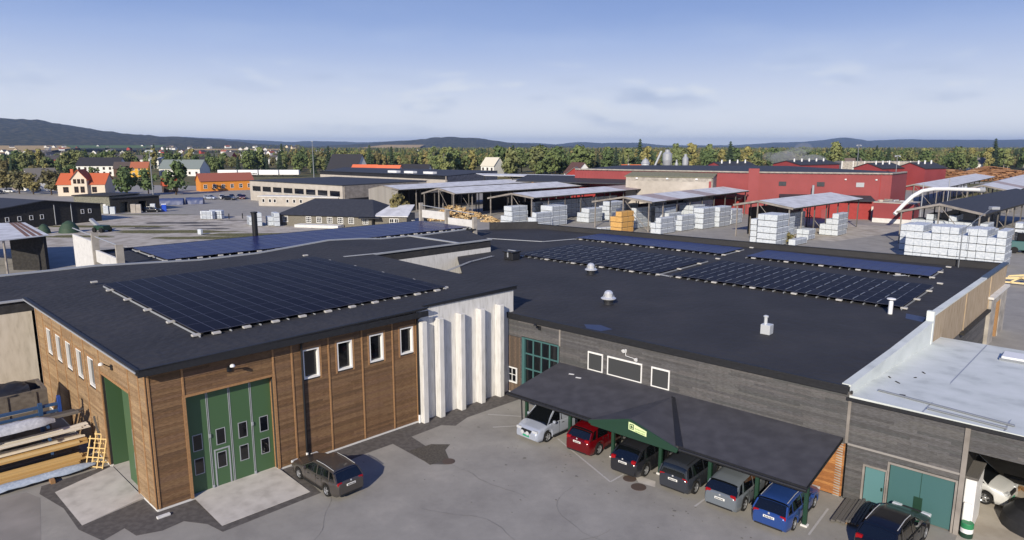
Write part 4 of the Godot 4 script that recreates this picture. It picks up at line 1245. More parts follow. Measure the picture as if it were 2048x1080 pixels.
# k: L, W, H, wb, r, belt, top (hood and deck line), roof (greenhouse line), and details
func car(called: String, label: String, cat: String, t: Transform3D, k: Dictionary, paint: StandardMaterial3D, group := "", step := 0.06) -> Node3D:
	var o := thing(called, label, cat, t, group)
	var hl: float = k.L / 2
	var hw: float = k.W / 2
	var xr: float = k.get("xr", -k.wb / 2)
	var xf: float = xr + k.wb
	var r: float = k.r
	var b := MB.new()
	var rings := []
	var xs := [-hl, -hl + 0.03, -hl + 0.08, -hl + 0.14]
	var x := -hl + 0.2
	while x < hl - 0.2:
		xs.append(x)
		x += step
	xs.append_array([hl - 0.14, hl - 0.08, hl - 0.03, hl])
	for xx in xs:
		var e: float = hl - absf(xx)
		var endk := clampf(1.0 - e / 0.14, 0, 1)
		var plan := clampf(1.0 - e / 0.75, 0, 1)
		var w := hw * (1.0 - 0.16 * plan * plan - 0.05 * endk * endk)
		var yt: float = pick(k.top, xx) - 0.07 * endk * endk
		var yb := 0.21 + 0.09 * endk
		var arch := 0.0
		for xa in [xr, xf]:
			var dx: float = absf(xx - xa)
			if dx < r + 0.06: arch = maxf(arch, r + sqrt(maxf(pow(r + 0.06, 2) - dx * dx, 0)))
		var ys := maxf(yb, arch)
		var ring := []
		var mid := lerpf(ys, yt, 0.55)
		for q in [[0.0, yb], [0.80, yb], [0.80, ys], [0.965, ys], [1.0, lerpf(ys, mid, 0.5)], [1.0, mid], [0.985, lerpf(mid, yt, 0.6)], [0.93, yt - 0.035], [0.82, yt], [0.4, yt + 0.025], [0.0, yt + 0.03]]:
			ring.append(V(xx, q[1], w * q[0]))
		for j in range(9, -1, -1): ring.append(ring[j] * V(1, 1, -1))
		rings.append(ring)
	loft(b, rings)
	var f0: Array = rings[0].duplicate()
	f0.reverse()
	b.poly(rings[-1])
	b.poly(f0)
	var fixb := MB.new()
	fixb.v = b.v; fixb.n = b.n; fixb.uv = b.uv; fixb.c = b.c
	put(o, "body", b, paint)
	# greenhouse
	var gl: Array = k.roof
	var gx := []
	for i in gl.size() - 1:
		var n := maxi(2, int((gl[i + 1].x - gl[i].x) / 0.12))
		for j in n: gx.append(lerpf(gl[i].x, gl[i + 1].x, float(j) / n))
	gx.append(gl[-1].x)
	var sect := func(xx: float, grow: float) -> Array:
		var y := pick(gl, xx)
		var base := pick(k.top, xx) - 0.02
		var wb: float = hw * 0.93 * (1.0 - 0.06 * pow(absf(xx) / hl, 2.0))
		var t2 := clampf((y - base) / 0.55, 0, 1.3)
		var wt: float = wb - 0.17 * t2
		y = maxf(y, base)
		var rg := [V(xx, base, wb + grow), V(xx, lerpf(base, y, 0.5), lerpf(wb, wt, 0.42) + grow), V(xx, y - 0.09 * minf(t2, 1), wt + 0.03 + grow), V(xx, y - 0.03 * minf(t2, 1) + grow, wt - 0.05), V(xx, y + grow, wt - 0.2), V(xx, y + 0.015 + grow, 0)]
		for j in range(4, -1, -1): rg.append(rg[j] * V(1, 1, -1))
		return rg
	b = MB.new()
	rings = []
	for xx in gx: rings.append(sect.call(xx, 0.0))
	loft(b, rings)
	put(o, "cabin_glass", b, M.car_glass)
	# roof skin and pillars in the body colour
	b = MB.new()
	var r0: float = k.skin[0]
	var r1: float = k.skin[1]
	rings = []
	var n := 14
	for i in n + 1:
		var rg: Array = sect.call(lerpf(r0, r1, float(i) / n), 0.012)
		rings.append(rg.slice(2, 9))
	loft(b, rings)
	for pl in k.pillars:   # [x at the belt, x at the roof, width]
		for s in [1, -1]:
			var lo: Array = sect.call(pl[0], 0.014)
			var hi: Array = sect.call(pl[1], 0.014)
			var md: Array = sect.call((pl[0] + pl[1]) / 2, 0.014)
			var w := V(pl[2] / 2, 0, 0)
			var P := []
			for rg in [lo, md, hi]: P.append(rg)
			var a: Vector3 = lo[0] * V(1, 1, s)
			var m: Vector3 = lerp(lo[1], hi[1], 0.5) * V(1, 1, s)
			var c: Vector3 = hi[2] * V(1, 1, s)
			if pl.size() > 3:   # along the windscreen or rear glass edge
				a = V(pl[0], lo[0].y, lo[0].z) * V(1, 1, s)
				c = V(pl[1], hi[2].y, hi[2].z) * V(1, 1, s)
				m = (a + c) / 2 + V(0, 0, 0.012 * s)
			for sg in [[a, m], [m, c]]:
				if s > 0: b.quad(sg[0] - w, sg[0] + w, sg[1] + w, sg[1] - w)
				else: b.quad(sg[0] + w, sg[0] - w, sg[1] - w, sg[1] + w)
			if pl.size() > 3:
				var iw := V(0, 0, -0.07 * s)
				if (s > 0) == (pl[3] > 0): b.quad(a + w * pl[3] + iw, a + w * pl[3], c + w * pl[3], c + w * pl[3] + iw)
				else: b.quad(a + w * pl[3], a + w * pl[3] + iw, c + w * pl[3] + iw, c + w * pl[3])
	if k.has("solid"):
		rings = []
		for i in 10:
			var rg: Array = sect.call(lerpf(k.solid[0], k.solid[1], i / 9.0), 0.013)
			rings.append(rg)
		loft(b, rings)
		if k.get("closed", false):
			var rr: Array = sect.call(k.solid[0], 0.013)
			rr.reverse()
			b.poly(rr)
	put(o, "roof", b, paint)
	for wx in [xr, xf]:
		for s in [1, -1]: wheel(o, V(wx, r, s * (hw - 0.02)), r, s, k.get("rim", M.rim))
	# lights, plates, mirrors, bumpers
	for s in [1, -1]:
		b = MB.new()
		var ty: float = k.tail
		b.rbox(V(-hl + 0.03, ty - 0.11, s * hw * 0.68 - 0.14), V(-hl + 0.2, ty + 0.11, s * hw * 0.68 + 0.14), 0.03)
		put(o, "taillight", b, M.lamp_red)
		b = MB.new()
		b.rbox(V(hl - 0.26, k.head - 0.08, s * hw * 0.66 - 0.2), V(hl - 0.035, k.head + 0.08, s * hw * 0.66 + 0.2), 0.03)
		put(o, "headlight", b, M.lamp_clear)
		b = MB.new()
		var my := pick(k.top, gl[-1].x - 0.45)
		b.rbox(V(gl[-1].x - 0.62, my, s * (hw + 0.09) - 0.09), V(gl[-1].x - 0.46, my + 0.16, s * (hw + 0.09) + 0.09), 0.03)
		put(o, "mirror", b, paint)
		if step < 0.1:
			b = MB.new()
			for xd in [-0.95 if k.L > 4 else -0.9, -0.42, 0.62]:
				b.box(V(xd - 0.006, 0.34, s * hw * 0.97), V(xd + 0.006, pick(k.top, xd) - 0.04, s * (hw + 0.003)))
			for xd in [-0.62, 0.28]:
				b.rbox(V(xd - 0.1, pick(k.top, xd) - 0.2, s * (hw * 0.985)), V(xd + 0.1, pick(k.top, xd) - 0.165, s * (hw + 0.018)), 0.008)
			b.box(V(xr + r + 0.1, 0.2, s * hw * 0.95), V(xf - r - 0.1, 0.3, s * (hw + 0.004)))
			stuff(put(o, "door_trim", b, M.bumper_black))
		if k.get("rails", false):
			b = MB.new()
			var q0: Array = sect.call(r0 + 0.15, 0.06)
			var q1: Array = sect.call((r0 + r1) / 2, 0.07)
			var q2: Array = sect.call(r1 - 0.35, 0.06)
			for pr in [[q0[3], q1[3]], [q1[3], q2[3]]]: b.tube(pr[0] * V(1, 1, s), pr[1] * V(1, 1, s), 0.018, 6)
			put(o, "roof_rail", b, k.get("railm", M.chrome))
	b = MB.new()
	b.rbox(V(-hl - 0.012, k.plate - 0.06, -0.26), V(-hl + 0.06, k.plate + 0.06, 0.26), 0.01)
	put(o, "number_plate", b, k.get("platem", M.plate_white))
	b = MB.new()
	b.lathe(V(-hl - 0.004, k.plate + 0.2, 0), [Vector2(0.001, 0.0), Vector2(0.05, 0.0), Vector2(0.045, -0.014), Vector2(0.001, -0.016)], 8, Vector3.RIGHT)
	put(o, "emblem", b, M.chrome)
	b = MB.new()
	for q in 6: b.box(V(-hl - 0.0145, k.plate - 0.035, -0.2 + q * 0.07), V(-hl - 0.0125, k.plate + 0.035, -0.155 + q * 0.07))
	put(o, "plate_print", b, M.bumper_black)
	b = MB.new()
	b.rbox(V(hl - 0.06, 0.38, -0.26), V(hl + 0.012, 0.5, 0.26), 0.01)
	put(o, "number_plate", b, k.get("platem", M.plate_white))
	b = MB.new()
	b.rbox(V(hl - 0.12, k.head - 0.16, -hw * 0.42), V(hl + 0.006, k.head + 0.03, hw * 0.42), 0.02)
	put(o, "grille", b, M.bumper_black)
	b = MB.new()
	b.rbox(V(-hl - 0.006, 0.24, -hw * 0.74), V(-hl + 0.2, 0.36, hw * 0.74), 0.03)
	put(o, "bumper", b, M.bumper_black)
	return o

func car_paint(called: String, col: Color, rough := 0.28) -> StandardMaterial3D:
	var m := flat(called, col, rough, 0.25)
	m.clearcoat_enabled = true
	m.clearcoat = 0.7
	m.clearcoat_roughness = 0.06
	return m

func P2(a: Array) -> Array:
	var out := []
	for i in range(0, a.size(), 2): out.append(Vector2(a[i], a[i + 1]))
	return out

func estate() -> Dictionary:
	return {"L": 4.62, "W": 1.8, "H": 1.47, "wb": 2.68, "r": 0.32, "xr": -1.36, "top": P2([-2.31, 0.93, -2.1, 0.97, -0.6, 0.93, 0.95, 0.93, 1.6, 0.86, 2.1, 0.74, 2.31, 0.64]), "roof": P2([-2.22, 0.95, -1.86, 1.38, -1.4, 1.44, -0.4, 1.47, 0.15, 1.42, 1.05, 0.92]),
		"skin": [-1.9, 0.2], "pillars": [[-1.55, -1.45, 0.1], [-0.45, -0.42, 0.09], [0.98, 0.12, 0.09, 1.0], [-2.16, -1.84, 0.16, -1.0]], "tail": 0.84, "head": 0.66, "plate": 0.74, "rails": true}

func suv() -> Dictionary:
	return {"L": 4.5, "W": 1.86, "H": 1.66, "wb": 2.66, "r": 0.36, "xr": -1.3, "top": P2([-2.25, 1.0, -2.0, 1.06, -0.5, 1.04, 0.9, 1.05, 1.6, 0.98, 2.05, 0.86, 2.25, 0.74]), "roof": P2([-2.12, 1.03, -1.72, 1.5, -1.2, 1.62, -0.3, 1.66, 0.2, 1.6, 1.1, 1.03]),
		"skin": [-1.78, 0.25], "pillars": [[-1.5, -1.3, 0.16], [-0.35, -0.32, 0.09], [1.02, 0.17, 0.1, 1.0], [-2.05, -1.7, 0.2, -1.0]], "tail": 0.98, "head": 0.8, "plate": 0.86}

func panel_van() -> Dictionary:
	return {"L": 5.15, "W": 1.92, "H": 1.98, "wb": 3.2, "r": 0.34, "xr": -1.55, "top": P2([-2.57, 1.08, 0.4, 1.08, 1.5, 1.1, 1.75, 1.06, 2.3, 0.92, 2.57, 0.74]), "roof": P2([-2.52, 1.1, -2.42, 1.86, -2.2, 1.95, 0.2, 1.98, 0.75, 1.92, 1.72, 1.06]),
		"skin": [-2.4, 0.8], "pillars": [[0.45, 0.3, 0.12], [1.66, 0.72, 0.1, 1.0]], "solid": [-2.5, 0.3], "closed": true, "tail": 1.0, "head": 0.78, "plate": 0.85, "platem": M.plate_green}

func cars() -> void:
	var back := Basis(Vector3.UP, PI / 2)      # nose to the wall
	var cp := "cars parked under the carport"
	var v := car("van", "silver panel van parked nose out under the left end of the carport", "van", TM * Transform3D(Basis(Vector3.UP, -PI / 2 - 0.04), V(6.1, 0, 3.2)), panel_van(), car_paint("silver_paint", S(176, 184, 200)), cp)
	var b := MB.new()
	for s in [-0.2, 0.2]: b.lathe(V(2.62, 0.66, s), [Vector2(0.1, 0), Vector2(0.13, 0.06), Vector2(0.001, 0.07)], 10, Vector3.RIGHT)
	b.tube(V(2.6, 0.55, -0.4), V(2.6, 0.55, 0.4), 0.02, 6)
	put(v, "spot_lamp", b, M.lamp_clear)
	var k := suv()
	car("car", "red compact crossover parked nose in beside the silver van", "car", TM * Transform3D(back, V(9.35, 0, 2.95)), k, car_paint("red_paint", S(104, 8, 18)), cp)
	k = suv()
	k.top = P2([-2.25, 0.96, -2.0, 1.04, -0.5, 1.02, 0.9, 1.04, 1.6, 0.98, 2.05, 0.86, 2.25, 0.74])
	k.roof = P2([-2.2, 1.0, -1.5, 1.5, -1.0, 1.6, -0.3, 1.64, 0.2, 1.58, 1.1, 1.03])
	k.skin = [-1.55, 0.25]
	k.pillars = [[-1.4, -1.1, 0.2], [-0.35, -0.32, 0.09], [1.02, 0.17, 0.1, 1.0], [-2.14, -1.5, 0.22, -1.0]]
	car("car", "charcoal coupe backed crossover under the carport's green gable", "car", TM * Transform3D(back, V(12.72, 0, 3.4)), k, car_paint("charcoal_paint", S(44, 45, 50)), cp)
	k = suv()
	k.L = 4.3; k.xr = -1.32
	k.top = P2([-2.15, 1.0, -1.9, 1.04, 0.9, 1.02, 1.5, 0.96, 1.95, 0.84, 2.15, 0.72])
	k.roof = P2([-2.12, 1.02, -2.0, 1.5, -1.8, 1.62, -0.4, 1.66, 0.15, 1.58, 1.0, 1.02])
	k.skin = [-1.98, 0.2]
	k.pillars = [[-1.6, -1.55, 0.12], [-0.45, -0.42, 0.09], [0.93, 0.12, 0.1, 1.0], [-2.08, -1.97, 0.16, -1.0]]
	k.rails = true; k.railm = M.black_steel; k.tail = 0.92; k.plate = 0.8
	car("car", "slate grey boxy family car with black roof rails, third post from the right", "car", TM * Transform3D(back, V(15.6, 0, 3.3)), k, car_paint("slate_paint", S(58, 62, 70)), cp)
	k = suv()
	k.L = 4.45; k.H = 1.56; k.tail = 0.92; k.plate = 0.7
	k.roof = P2([-2.16, 1.0, -1.78, 1.42, -1.2, 1.53, -0.3, 1.57, 0.2, 1.52, 1.1, 1.0])
	k.top = P2([-2.22, 0.96, -2.0, 1.0, -0.5, 0.99, 0.9, 1.0, 1.6, 0.93, 2.05, 0.8, 2.22, 0.7])
	car("car", "silver grey hatchback between the slate and the blue car", "car", TM * Transform3D(back, V(18.15, 0, 3.25)), k, car_paint("grey_silver_paint", S(118, 126, 134)), cp)
	car("car", "bright blue estate at the right end of the carport", "car", TM * Transform3D(back, V(20.6, 0, 3.3)), estate(), car_paint("blue_paint", S(46, 78, 146)), cp)
	car("car", "bronze grey estate parked against the wood clad hall beside the ramp", "car", TW * Transform3D(Basis(Vector3.UP, PI / 2 + 0.04), V(7.42, 0, 3.0)), estate(), car_paint("bronze_paint", S(76, 72, 69)))
	k = suv()
	k.rails = true; k.L = 4.7
	car("car", "black car with silver roof rails in front of the teal garage door", "car", TM * Transform3D(Basis(Vector3.UP, PI / 2 - 0.1), V(25.1, 0, 2.75)), k, car_paint("black_paint", S(22, 23, 28)))
	v = car("van", "white van nosing out from under the white roof at the right edge", "van", TM * Transform3D(Basis(Vector3.UP, -0.16), V(26.1, 0, -5.2)), panel_van(), car_paint("white_van_paint", S(226, 228, 228)))


# ---------------------------------------------------------------- the forecourt
func line_mark(a: Vector2, b: Vector2, w: float, label: String, t: Transform3D) -> void:
	var d := (b - a).normalized()
	var s := Vector2(-d.y, d.x) * w / 2
	var m := MB.new()
	m.slab([a - s, b - s, b + s, a + s], 0.012, 0.012)
	var o := setting("painted_line", m, M.worn_paint, label, t)

func foreground() -> void:
	mott("worn_paint", 70, 0.06, [[0.3, S(150, 148, 148)], [0.6, S(196, 194, 192)], [0.9, S(206, 204, 202)]], 1.5, 0.8)
	mott("iron", 71, 0.1, [[0.2, S(74, 62, 56)], [0.8, S(98, 84, 76)]], 1.0, 0.7)
	mott("grey_board", 72, 0.04, [[0.2, S(84, 82, 80)], [0.8, S(112, 108, 104)]], 0.8, 0.85)
	var b := MB.new()
	# strips of new asphalt where the drains were laid
	b.slab([Vector2(-3.75, -6.1), Vector2(-3.2, -3.6), Vector2(-3.15, -0.9), Vector2(-2.6, 0.9), Vector2(-1.6, 0.45), Vector2(-1.4, 1.5), Vector2(-0.4, 1.9), Vector2(0.6, 1.75), Vector2(1.3, 2.8), Vector2(1.55, 3.95), Vector2(6.6, 3.85), Vector2(6.75, 2.0), Vector2(8.6, 1.75), Vector2(10.6, 1.55), Vector2(12.6, 1.55), Vector2(12.55, 5.2), Vector2(13.2, 5.9), Vector2(13.75, 5.6), Vector2(13.8, 3.3), Vector2(14.0, 1.5), Vector2(16.4, 1.4), Vector2(17.0, 2.1), Vector2(18.4, 1.6), Vector2(25.0, 1.7), Vector2(25.0, -0.5), Vector2(0.0, -0.3), Vector2(-0.3, -7.2), Vector2(-3.5, -7.0)], 0.006, 0.006)
	setting("new_asphalt", b, M.new_asphalt, "darker strip of new asphalt along the wood clad hall", TW)
	b = MB.new()
	b.slab([Vector2(12.7, 3.0), Vector2(12.5, 5.3), Vector2(13.7, 5.5), Vector2(14.3, 4.4), Vector2(15.0, 4.0), Vector2(14.2, 3.2)], 0.010, 0.010)
	setting("wet_stain", b, M.wet_patch, "damp stain on the asphalt above the drain", TW)
	b = MB.new()
	b.slab([Vector2(-30, -12), Vector2(-4.2, -6.8), Vector2(-3.8, -5.6), Vector2(-4.6, -1.0), Vector2(-4.0, 4.0), Vector2(-30, 12)], 0.004, 0.004)
	mott("old_asphalt", 73, 0.01, [[0.2, S(134, 130, 125)], [0.8, S(152, 147, 142)]], 0.06, 0.9)
	setting("old_asphalt", b, M.old_asphalt, "older stained asphalt by the lumber racks", TW)
	for k in [[Vector2(7.1, 4.1), Vector2(12.55, 6.5), "long worn bay line running from the van"], [Vector2(12.55, 6.5), Vector2(12.6, 5.3), "short worn bay line behind the charcoal crossover"], [Vector2(17.05, 5.8), Vector2(17.1, 4.4), "bay line between the slate and silver cars"], [Vector2(1.3, 4.2), Vector2(3.3, 2.9), "faint bay line left of the van"], [Vector2(3.0, 5.5), Vector2(4.6, 3.6), "second faint bay line left of the van"], [Vector2(22.1, 4.6), Vector2(22.0, 1.6), "bay line right of the blue estate"]]:
		line_mark(k[0], k[1], 0.1, k[2], TM)
	for k in [[13.11, 5.5, 0.36, "sunken iron manhole cover nearest the charcoal crossover"], [13.95, 5.97, 0.4, "dark iron manhole cover further out in the yard"], [4.43, 10.6, 0.36, "brown iron manhole cover at the end of the new asphalt"]]:
		b = MB.new()
		b.lathe(V(k[0], 0, k[1]), [Vector2(k[2], 0.0), Vector2(k[2], 0.016), Vector2(k[2] - 0.03, 0.02), Vector2(0.001, 0.02)], 22)
		one("manhole_cover", k[3], "manhole cover", b, M.iron, TM, "iron manhole covers in the forecourt")
	b = MB.new()
	b.slab([Vector2(13.0, 4.95), Vector2(14.3, 4.85), Vector2(14.6, 5.4), Vector2(13.7, 5.55)], 0.008, 0.008)
	setting("concrete_patch", b, M.ramp_concrete, "pale worn patch around the drain", TM)
	b = MB.new()
	b.rbox(V(-0.25, 0, 0.55), V(0.35, 0.1, 0.75), 0.015)
	one("kerb_stone", "loose concrete stone lying at the corner of the wood clad hall", "stone", b, M.concrete_white, TW)
	# drips, cracks and tyre marks
	rng.seed = 515
	b = MB.new()
	for i in 150:
		var c := Vector2(rnd(-2, 26), rnd(2.0, 16))
		if i < 60: c = Vector2(rnd(5, 21), rnd(3.5, 7.5))
		var pts := []
		var r := rnd(0.02, 0.07) * (1.0 if i % 12 else 2.2)
		for q in 7:
			var a := TAU * q / 7
			pts.append(c + Vector2(cos(a), sin(a) * 0.8) * r * rnd(0.6, 1.2))
		b.slab(pts, 0.015 + 0.0004 * i / 150.0, 0.015 + 0.0004 * i / 150.0)
	mott("oil_drip", 75, 0.05, [[0.2, S(104, 101, 97)], [0.8, S(122, 119, 114)]], 1.0, 0.8)
	setting("oil_stains", b, M.oil_drip, "scattered oil drips on the forecourt", TM).set_meta("kind", "stuff")
	b = MB.new()
	for k in 6:
		var p := Vector2(rnd(0, 24), rnd(6, 17))
		var d := Vector2(1, 0).rotated(rnd(-0.5, 0.5) + (PI / 2 if k % 3 == 0 else 0.0))
		for i in 14:
			var q := p + d * rnd(0.3, 0.6)
			var s := Vector2(-d.y, d.x) * rnd(0.003, 0.008)
			b.slab([p - s, q - s, q + s, p + s], 0.018, 0.018)
			p = q
			d = d.rotated(rnd(-0.35, 0.35))
	setting("cracks", b, M.oil_drip, "fine dark cracks wandering over the forecourt", TM).set_meta("kind", "stuff")
	mott("worn_track", 76, 0.03, [[0.2, S(140, 137, 131)], [0.8, S(150, 147, 141)]], 0.3, 0.92)
	b = MB.new()
	b.slab([Vector2(27.2, 4), Vector2(27.1, -3.0), Vector2(22.4, -3.6), Vector2(22.4, -16.8), Vector2(39.6, -16.8), Vector2(44, 4)], 0.006, 0.006)
	setting("gravel_yard", b, M.gravel, "pale dusty gravel under and before the white roof", TM)
	# planks stacked right of the blue estate
	for k in [[22.75, 1.5, 0.0, 3, 0.12, "left stack of grey planks beside the blue estate"], [23.35, 1.35, 0.0, 5, 0.32, "middle and highest stack of grey planks on a bearer"], [24.05, 1.5, 0.0, 3, 0.14, "right stack of grey planks beside the black car"]]:
		var o := thing("plank_stack", k[5], "planks", TM * Transform3D(Basis(Vector3.UP, 0.03), V(k[0], 0, k[1])), "stacks of grey planks beside the carport")
		for z in [-0.9, 0.9]:
			b = MB.new(); b.box(V(-0.32, 0, z - 0.06), V(0.32, k[4] * 0.6, z + 0.06))
			put(o, "bearer", b, M.batten_wood)
		for i in k[3]:
			b = MB.new()
			var wd: float = 0.62 / k[3]
			b.rbox(V(-0.31 + wd * i + 0.008, k[4] * 0.6, -1.3 + rnd(-0.12, 0.12)), V(-0.31 + wd * (i + 1) - 0.008, k[4] * 0.6 + rnd(0.09, 0.13), 1.3 + rnd(-0.12, 0.12)), 0.01)
			put(o, "plank", b, M.grey_board)
	# cabinet and barrel at the annex corner
	var c := thing("cabinet", "tall white cabinet standing at the annex corner beside the white van", "cabinet", TM * Transform3D(Basis(), V(27.35, 0, -1.55)))
	b = MB.new(); b.rbox(V(-0.22, 0, -1.1), V(0.22, 2.6, 1.1), 0.03)
	put(c, "body", b, M.white_paint)
	b = MB.new(); b.rbox(V(-0.27, 2.6, -1.15), V(0.27, 2.72, 1.15), 0.03)
	put(c, "lid", b, M.grey_board)
	b = MB.new(); b.rbox(V(-0.16, 0.3, 1.1), V(0.16, 1.5, 1.3), 0.03)
	put(c, "door", b, M.white_paint)
	c = thing("barrel", "green and white barrel standing at the foot of the white cabinet", "barrel", TM * Transform3D(Basis(), V(27.45, 0, -0.1)))
	b = MB.new(); b.lathe(V(0, 0, 0), [Vector2(0.001, 0), Vector2(0.26, 0.0), Vector2(0.27, 0.22), Vector2(0.26, 0.24)], 18)
	put(c, "lower_band", b, M.dark_green)
	b = MB.new(); b.lathe(V(0, 0, 0), [Vector2(0.26, 0.24), Vector2(0.26, 0.45)], 18)
	put(c, "white_band", b, M.white_paint)
	b = MB.new(); b.lathe(V(0, 0, 0), [Vector2(0.26, 0.45), Vector2(0.26, 0.66), Vector2(0.23, 0.7), Vector2(0.001, 0.68)], 18)
	put(c, "upper_band", b, flat("mid_green", S(46, 128, 84), 0.5))
	# heap under a black cover at the right edge
	b = MB.new()
	b.lathe(V(29.9, 0, -3.2), [Vector2(1.6, 0), Vector2(1.5, 0.5), Vector2(1.1, 0.95), Vector2(0.5, 1.15), Vector2(0.001, 1.2)], 18)
	one("covered_heap", "rounded heap under a black cover at the right edge of the yard", "heap", b, M.black_trim, TM)
	for k in 7:
		b = MB.new()
		b.boxt(Transform3D(Basis(Vector3.UP, rnd(0, 3)), V(28.3 + rnd(0, 2.5), 0.08, -7.6 + rnd(-0.8, 1.5))), V(rnd(0.8, 1.8), rnd(0.06, 0.14), rnd(0.15, 0.4)))
		one("scrap_board", ["pale", "grey", "short", "broad", "split", "long", "thin"][k] + " scrap board lying behind the white van", "board", b, M.grey_board if k % 2 else M.batten_wood, TM, "scrap boards behind the white van")


# ---------------------------------------------------------------- lumber racks left of the wood clad hall (frame of the hall: x along the boards)
func bundle(label: String, x0: float, x1: float, y: float, z: float, n: int, rows: int, wd: float, hg: float, cols: Array, skew := 0.0) -> void:
	var o := thing("board_bundle", label, "lumber", TW * Transform3D(Basis(Vector3.UP, skew), V(x1, y, z)), "board bundles on the lumber rack")
	for j in rows:
		for i in n:
			var b := MB.new()
			b.col = cols[rng.randi() % cols.size()] * rnd(0.85, 1.1)
			var e := rnd(-0.3, 0.25)
			b.rbox(V(x0 - x1 - rnd(0, 0.5), j * hg + 0.003, -wd * n / 2 + wd * i + 0.006), V(e, (j + 1) * hg - 0.006, -wd * n / 2 + wd * (i + 1) - 0.006), 0.006)
			put(o, "board", b, M.plank)

func racks() -> void:
	var yel := tones([[204, 170, 112], [192, 156, 98], [216, 186, 132]])
	var wht := tones([[216, 206, 188], [230, 222, 208], [202, 190, 170]])
	var gry := tones([[104, 100, 96], [84, 80, 78], [120, 114, 108]])
	mott("blue_tarp", 80, 0.02, [[0.2, S(150, 164, 184)], [0.8, S(190, 200, 214)]], 0.5, 0.5)
	mott("grey_tarp", 81, 0.02, [[0.2, S(168, 170, 178)], [0.8, S(204, 206, 212)]], 0.5, 0.5)
	flat("rack_blue", S(50, 80, 118), 0.5)
	# steel rack: uprights with arms
	for k in [[-2.6, "blue cantilever upright nearest the hall wall"], [-5.6, "blue cantilever upright in the middle of the lumber rack"], [-8.6, "blue cantilever upright at the left of the lumber rack"]]:
		var o := thing("rack_upright", k[1], "rack", TW * Transform3D(Basis(), V(k[0], 0, -10.6)), "uprights of the lumber rack")
		var b := MB.new()
		b.box(V(-0.1, 0, -0.12), V(0.1, 3.3, 0.12))
		put(o, "column", b, M.rack_blue)
		for y in [0.3, 1.05, 1.8, 2.5]:
			b = MB.new()
			b.box(V(-0.06, y - 0.12, 0.121), V(0.06, y, 2.2 - y * 0.15))
			put(o, "arm", b, M.rack_blue)
	var b := MB.new()
	b.box(V(-9.5, 3.0, -10.75), V(-1.6, 3.14, -10.55)); b.box(V(-9.5, 2.62, -10.74), V(-1.6, 2.74, -10.56))
	one("rack_beam", "blue steel beam tying the rack uprights together", "beam", b, M.rack_blue, TW)
	b = MB.new(); b.box(V(-1.75, 2.2, -10.8), V(-1.6, 3.5, -10.5))
	one("rack_post", "bright blue end post of the rack beam", "post", b, flat("bright_blue", S(38, 74, 148), 0.5), TW)
	bundle("long yellow planks low on the rack, second from the ground", -9.5, -1.1, 0.32, -8.6, 3, 2, 0.22, 0.12, yel)
	bundle("thick yellow beams lying nearest the ground behind the blue sheet", -9.5, -1.5, 0.25, -8.0, 2, 1, 0.2, 0.15, yel)
	bundle("yellow planks on the second tier with pale ends", -9.5, -1.0, 1.07, -8.9, 3, 2, 0.2, 0.11, yel)
	bundle("white painted boards over the yellow planks", -9.5, -0.9, 1.36, -9.2, 3, 1, 0.18, 0.09, wht)
	bundle("white painted boards on the third tier", -9.5, -0.8, 1.83, -9.3, 4, 2, 0.2, 0.06, wht, 0.02)
	bundle("dark grey boards sticking out on the top tier", -9.5, -0.9, 2.52, -10.0, 3, 2, 0.22, 0.07, gry)
	bundle("loose white slats behind the rack", -9.5, -2.6, 2.7, -11.6, 3, 1, 0.14, 0.05, wht, 0.03)
	bundle("grey boards leaning in the lowest shadow of the rack", -9.5, -1.3, 0.32, -9.7, 4, 3, 0.2, 0.1, gry)
	for k in [["pale sheet draped over the lowest boards, trailing on the ground", -9.5, -0.9, 0.2, -7.5, 0.35, 0.24, "blue_tarp"], ["grey white sheet wrapped round a long pack on the top tier", -9.5, -2.2, 2.55, -9.3, 0.5, 0.42, "grey_tarp"]]:
		b = MB.new()
		var rings := []
		var n := 26
		for i in n + 1:
			var x := lerpf(k[1], k[2], float(i) / n)
			var e: float = 1.0 - 0.6 * pow(maxf(float(i) / n - 0.85, 0) / 0.15, 2)
			var rg := []
			for a in 9:
				var t := PI * a / 8
				rg.append(V(x, k[3] + sin(t) * k[6] * e + rnd(-0.03, 0.03), k[4] + cos(t) * k[5] * e + rnd(-0.03, 0.03)))
			rings.append(rg)
		loft(b, rings)
		b.poly(rings[-1])
		one("tarpaulin", k[0], "tarpaulin", b, M[k[7]], TW)
	for k in [[-3.0, -7.3], [-6.0, -7.3]]:
		b = MB.new(); b.box(V(k[0] - 0.1, 0, k[1] - 0.35), V(k[0] + 0.1, 0.2, k[1] + 0.45))
		one("bearer_block", "wooden bearer under the pale sheet, %s" % ("nearest the ramp" if k[0] > -4 else "further left"), "block", b, M.batten_wood, TW)
	# the big dark container behind
	var c := thing("bin", "large grey brown bin against the cream wall, black sheets on its rim", "container", TW * Transform3D(Basis(), V(-1.75, 0, -13.4)))
	b = MB.new()
	b.box(V(-6.5, 0.2, -0.1), V(0, 3.3, 0.1)); b.box(V(-6.5, 0.2, -2.3), V(0, 3.3, -2.1)); b.box(V(-0.2, 0.2, -2.1), V(0, 3.3, -0.1)); b.box(V(-6.5, 0.2, -2.1), V(-6.3, 3.3, -0.1))
	b.box(V(-6.5, 0.1, -2.3), V(0, 0.3, 0.1))
	put(c, "body", b, mott("bin_paint", 82, 0.02, [[0.2, S(96, 88, 80)], [0.8, S(118, 110, 100)]], 0.3, 0.8))
	b = MB.new()
	for x in [-5.0, -3.5, -2.0, -0.6]: b.box(V(x - 0.05, 0.3, 0.1), V(x + 0.05, 3.2, 0.16))
	put(c, "rib", b, M.bin_paint)
	b = MB.new()
	var rg2 := []
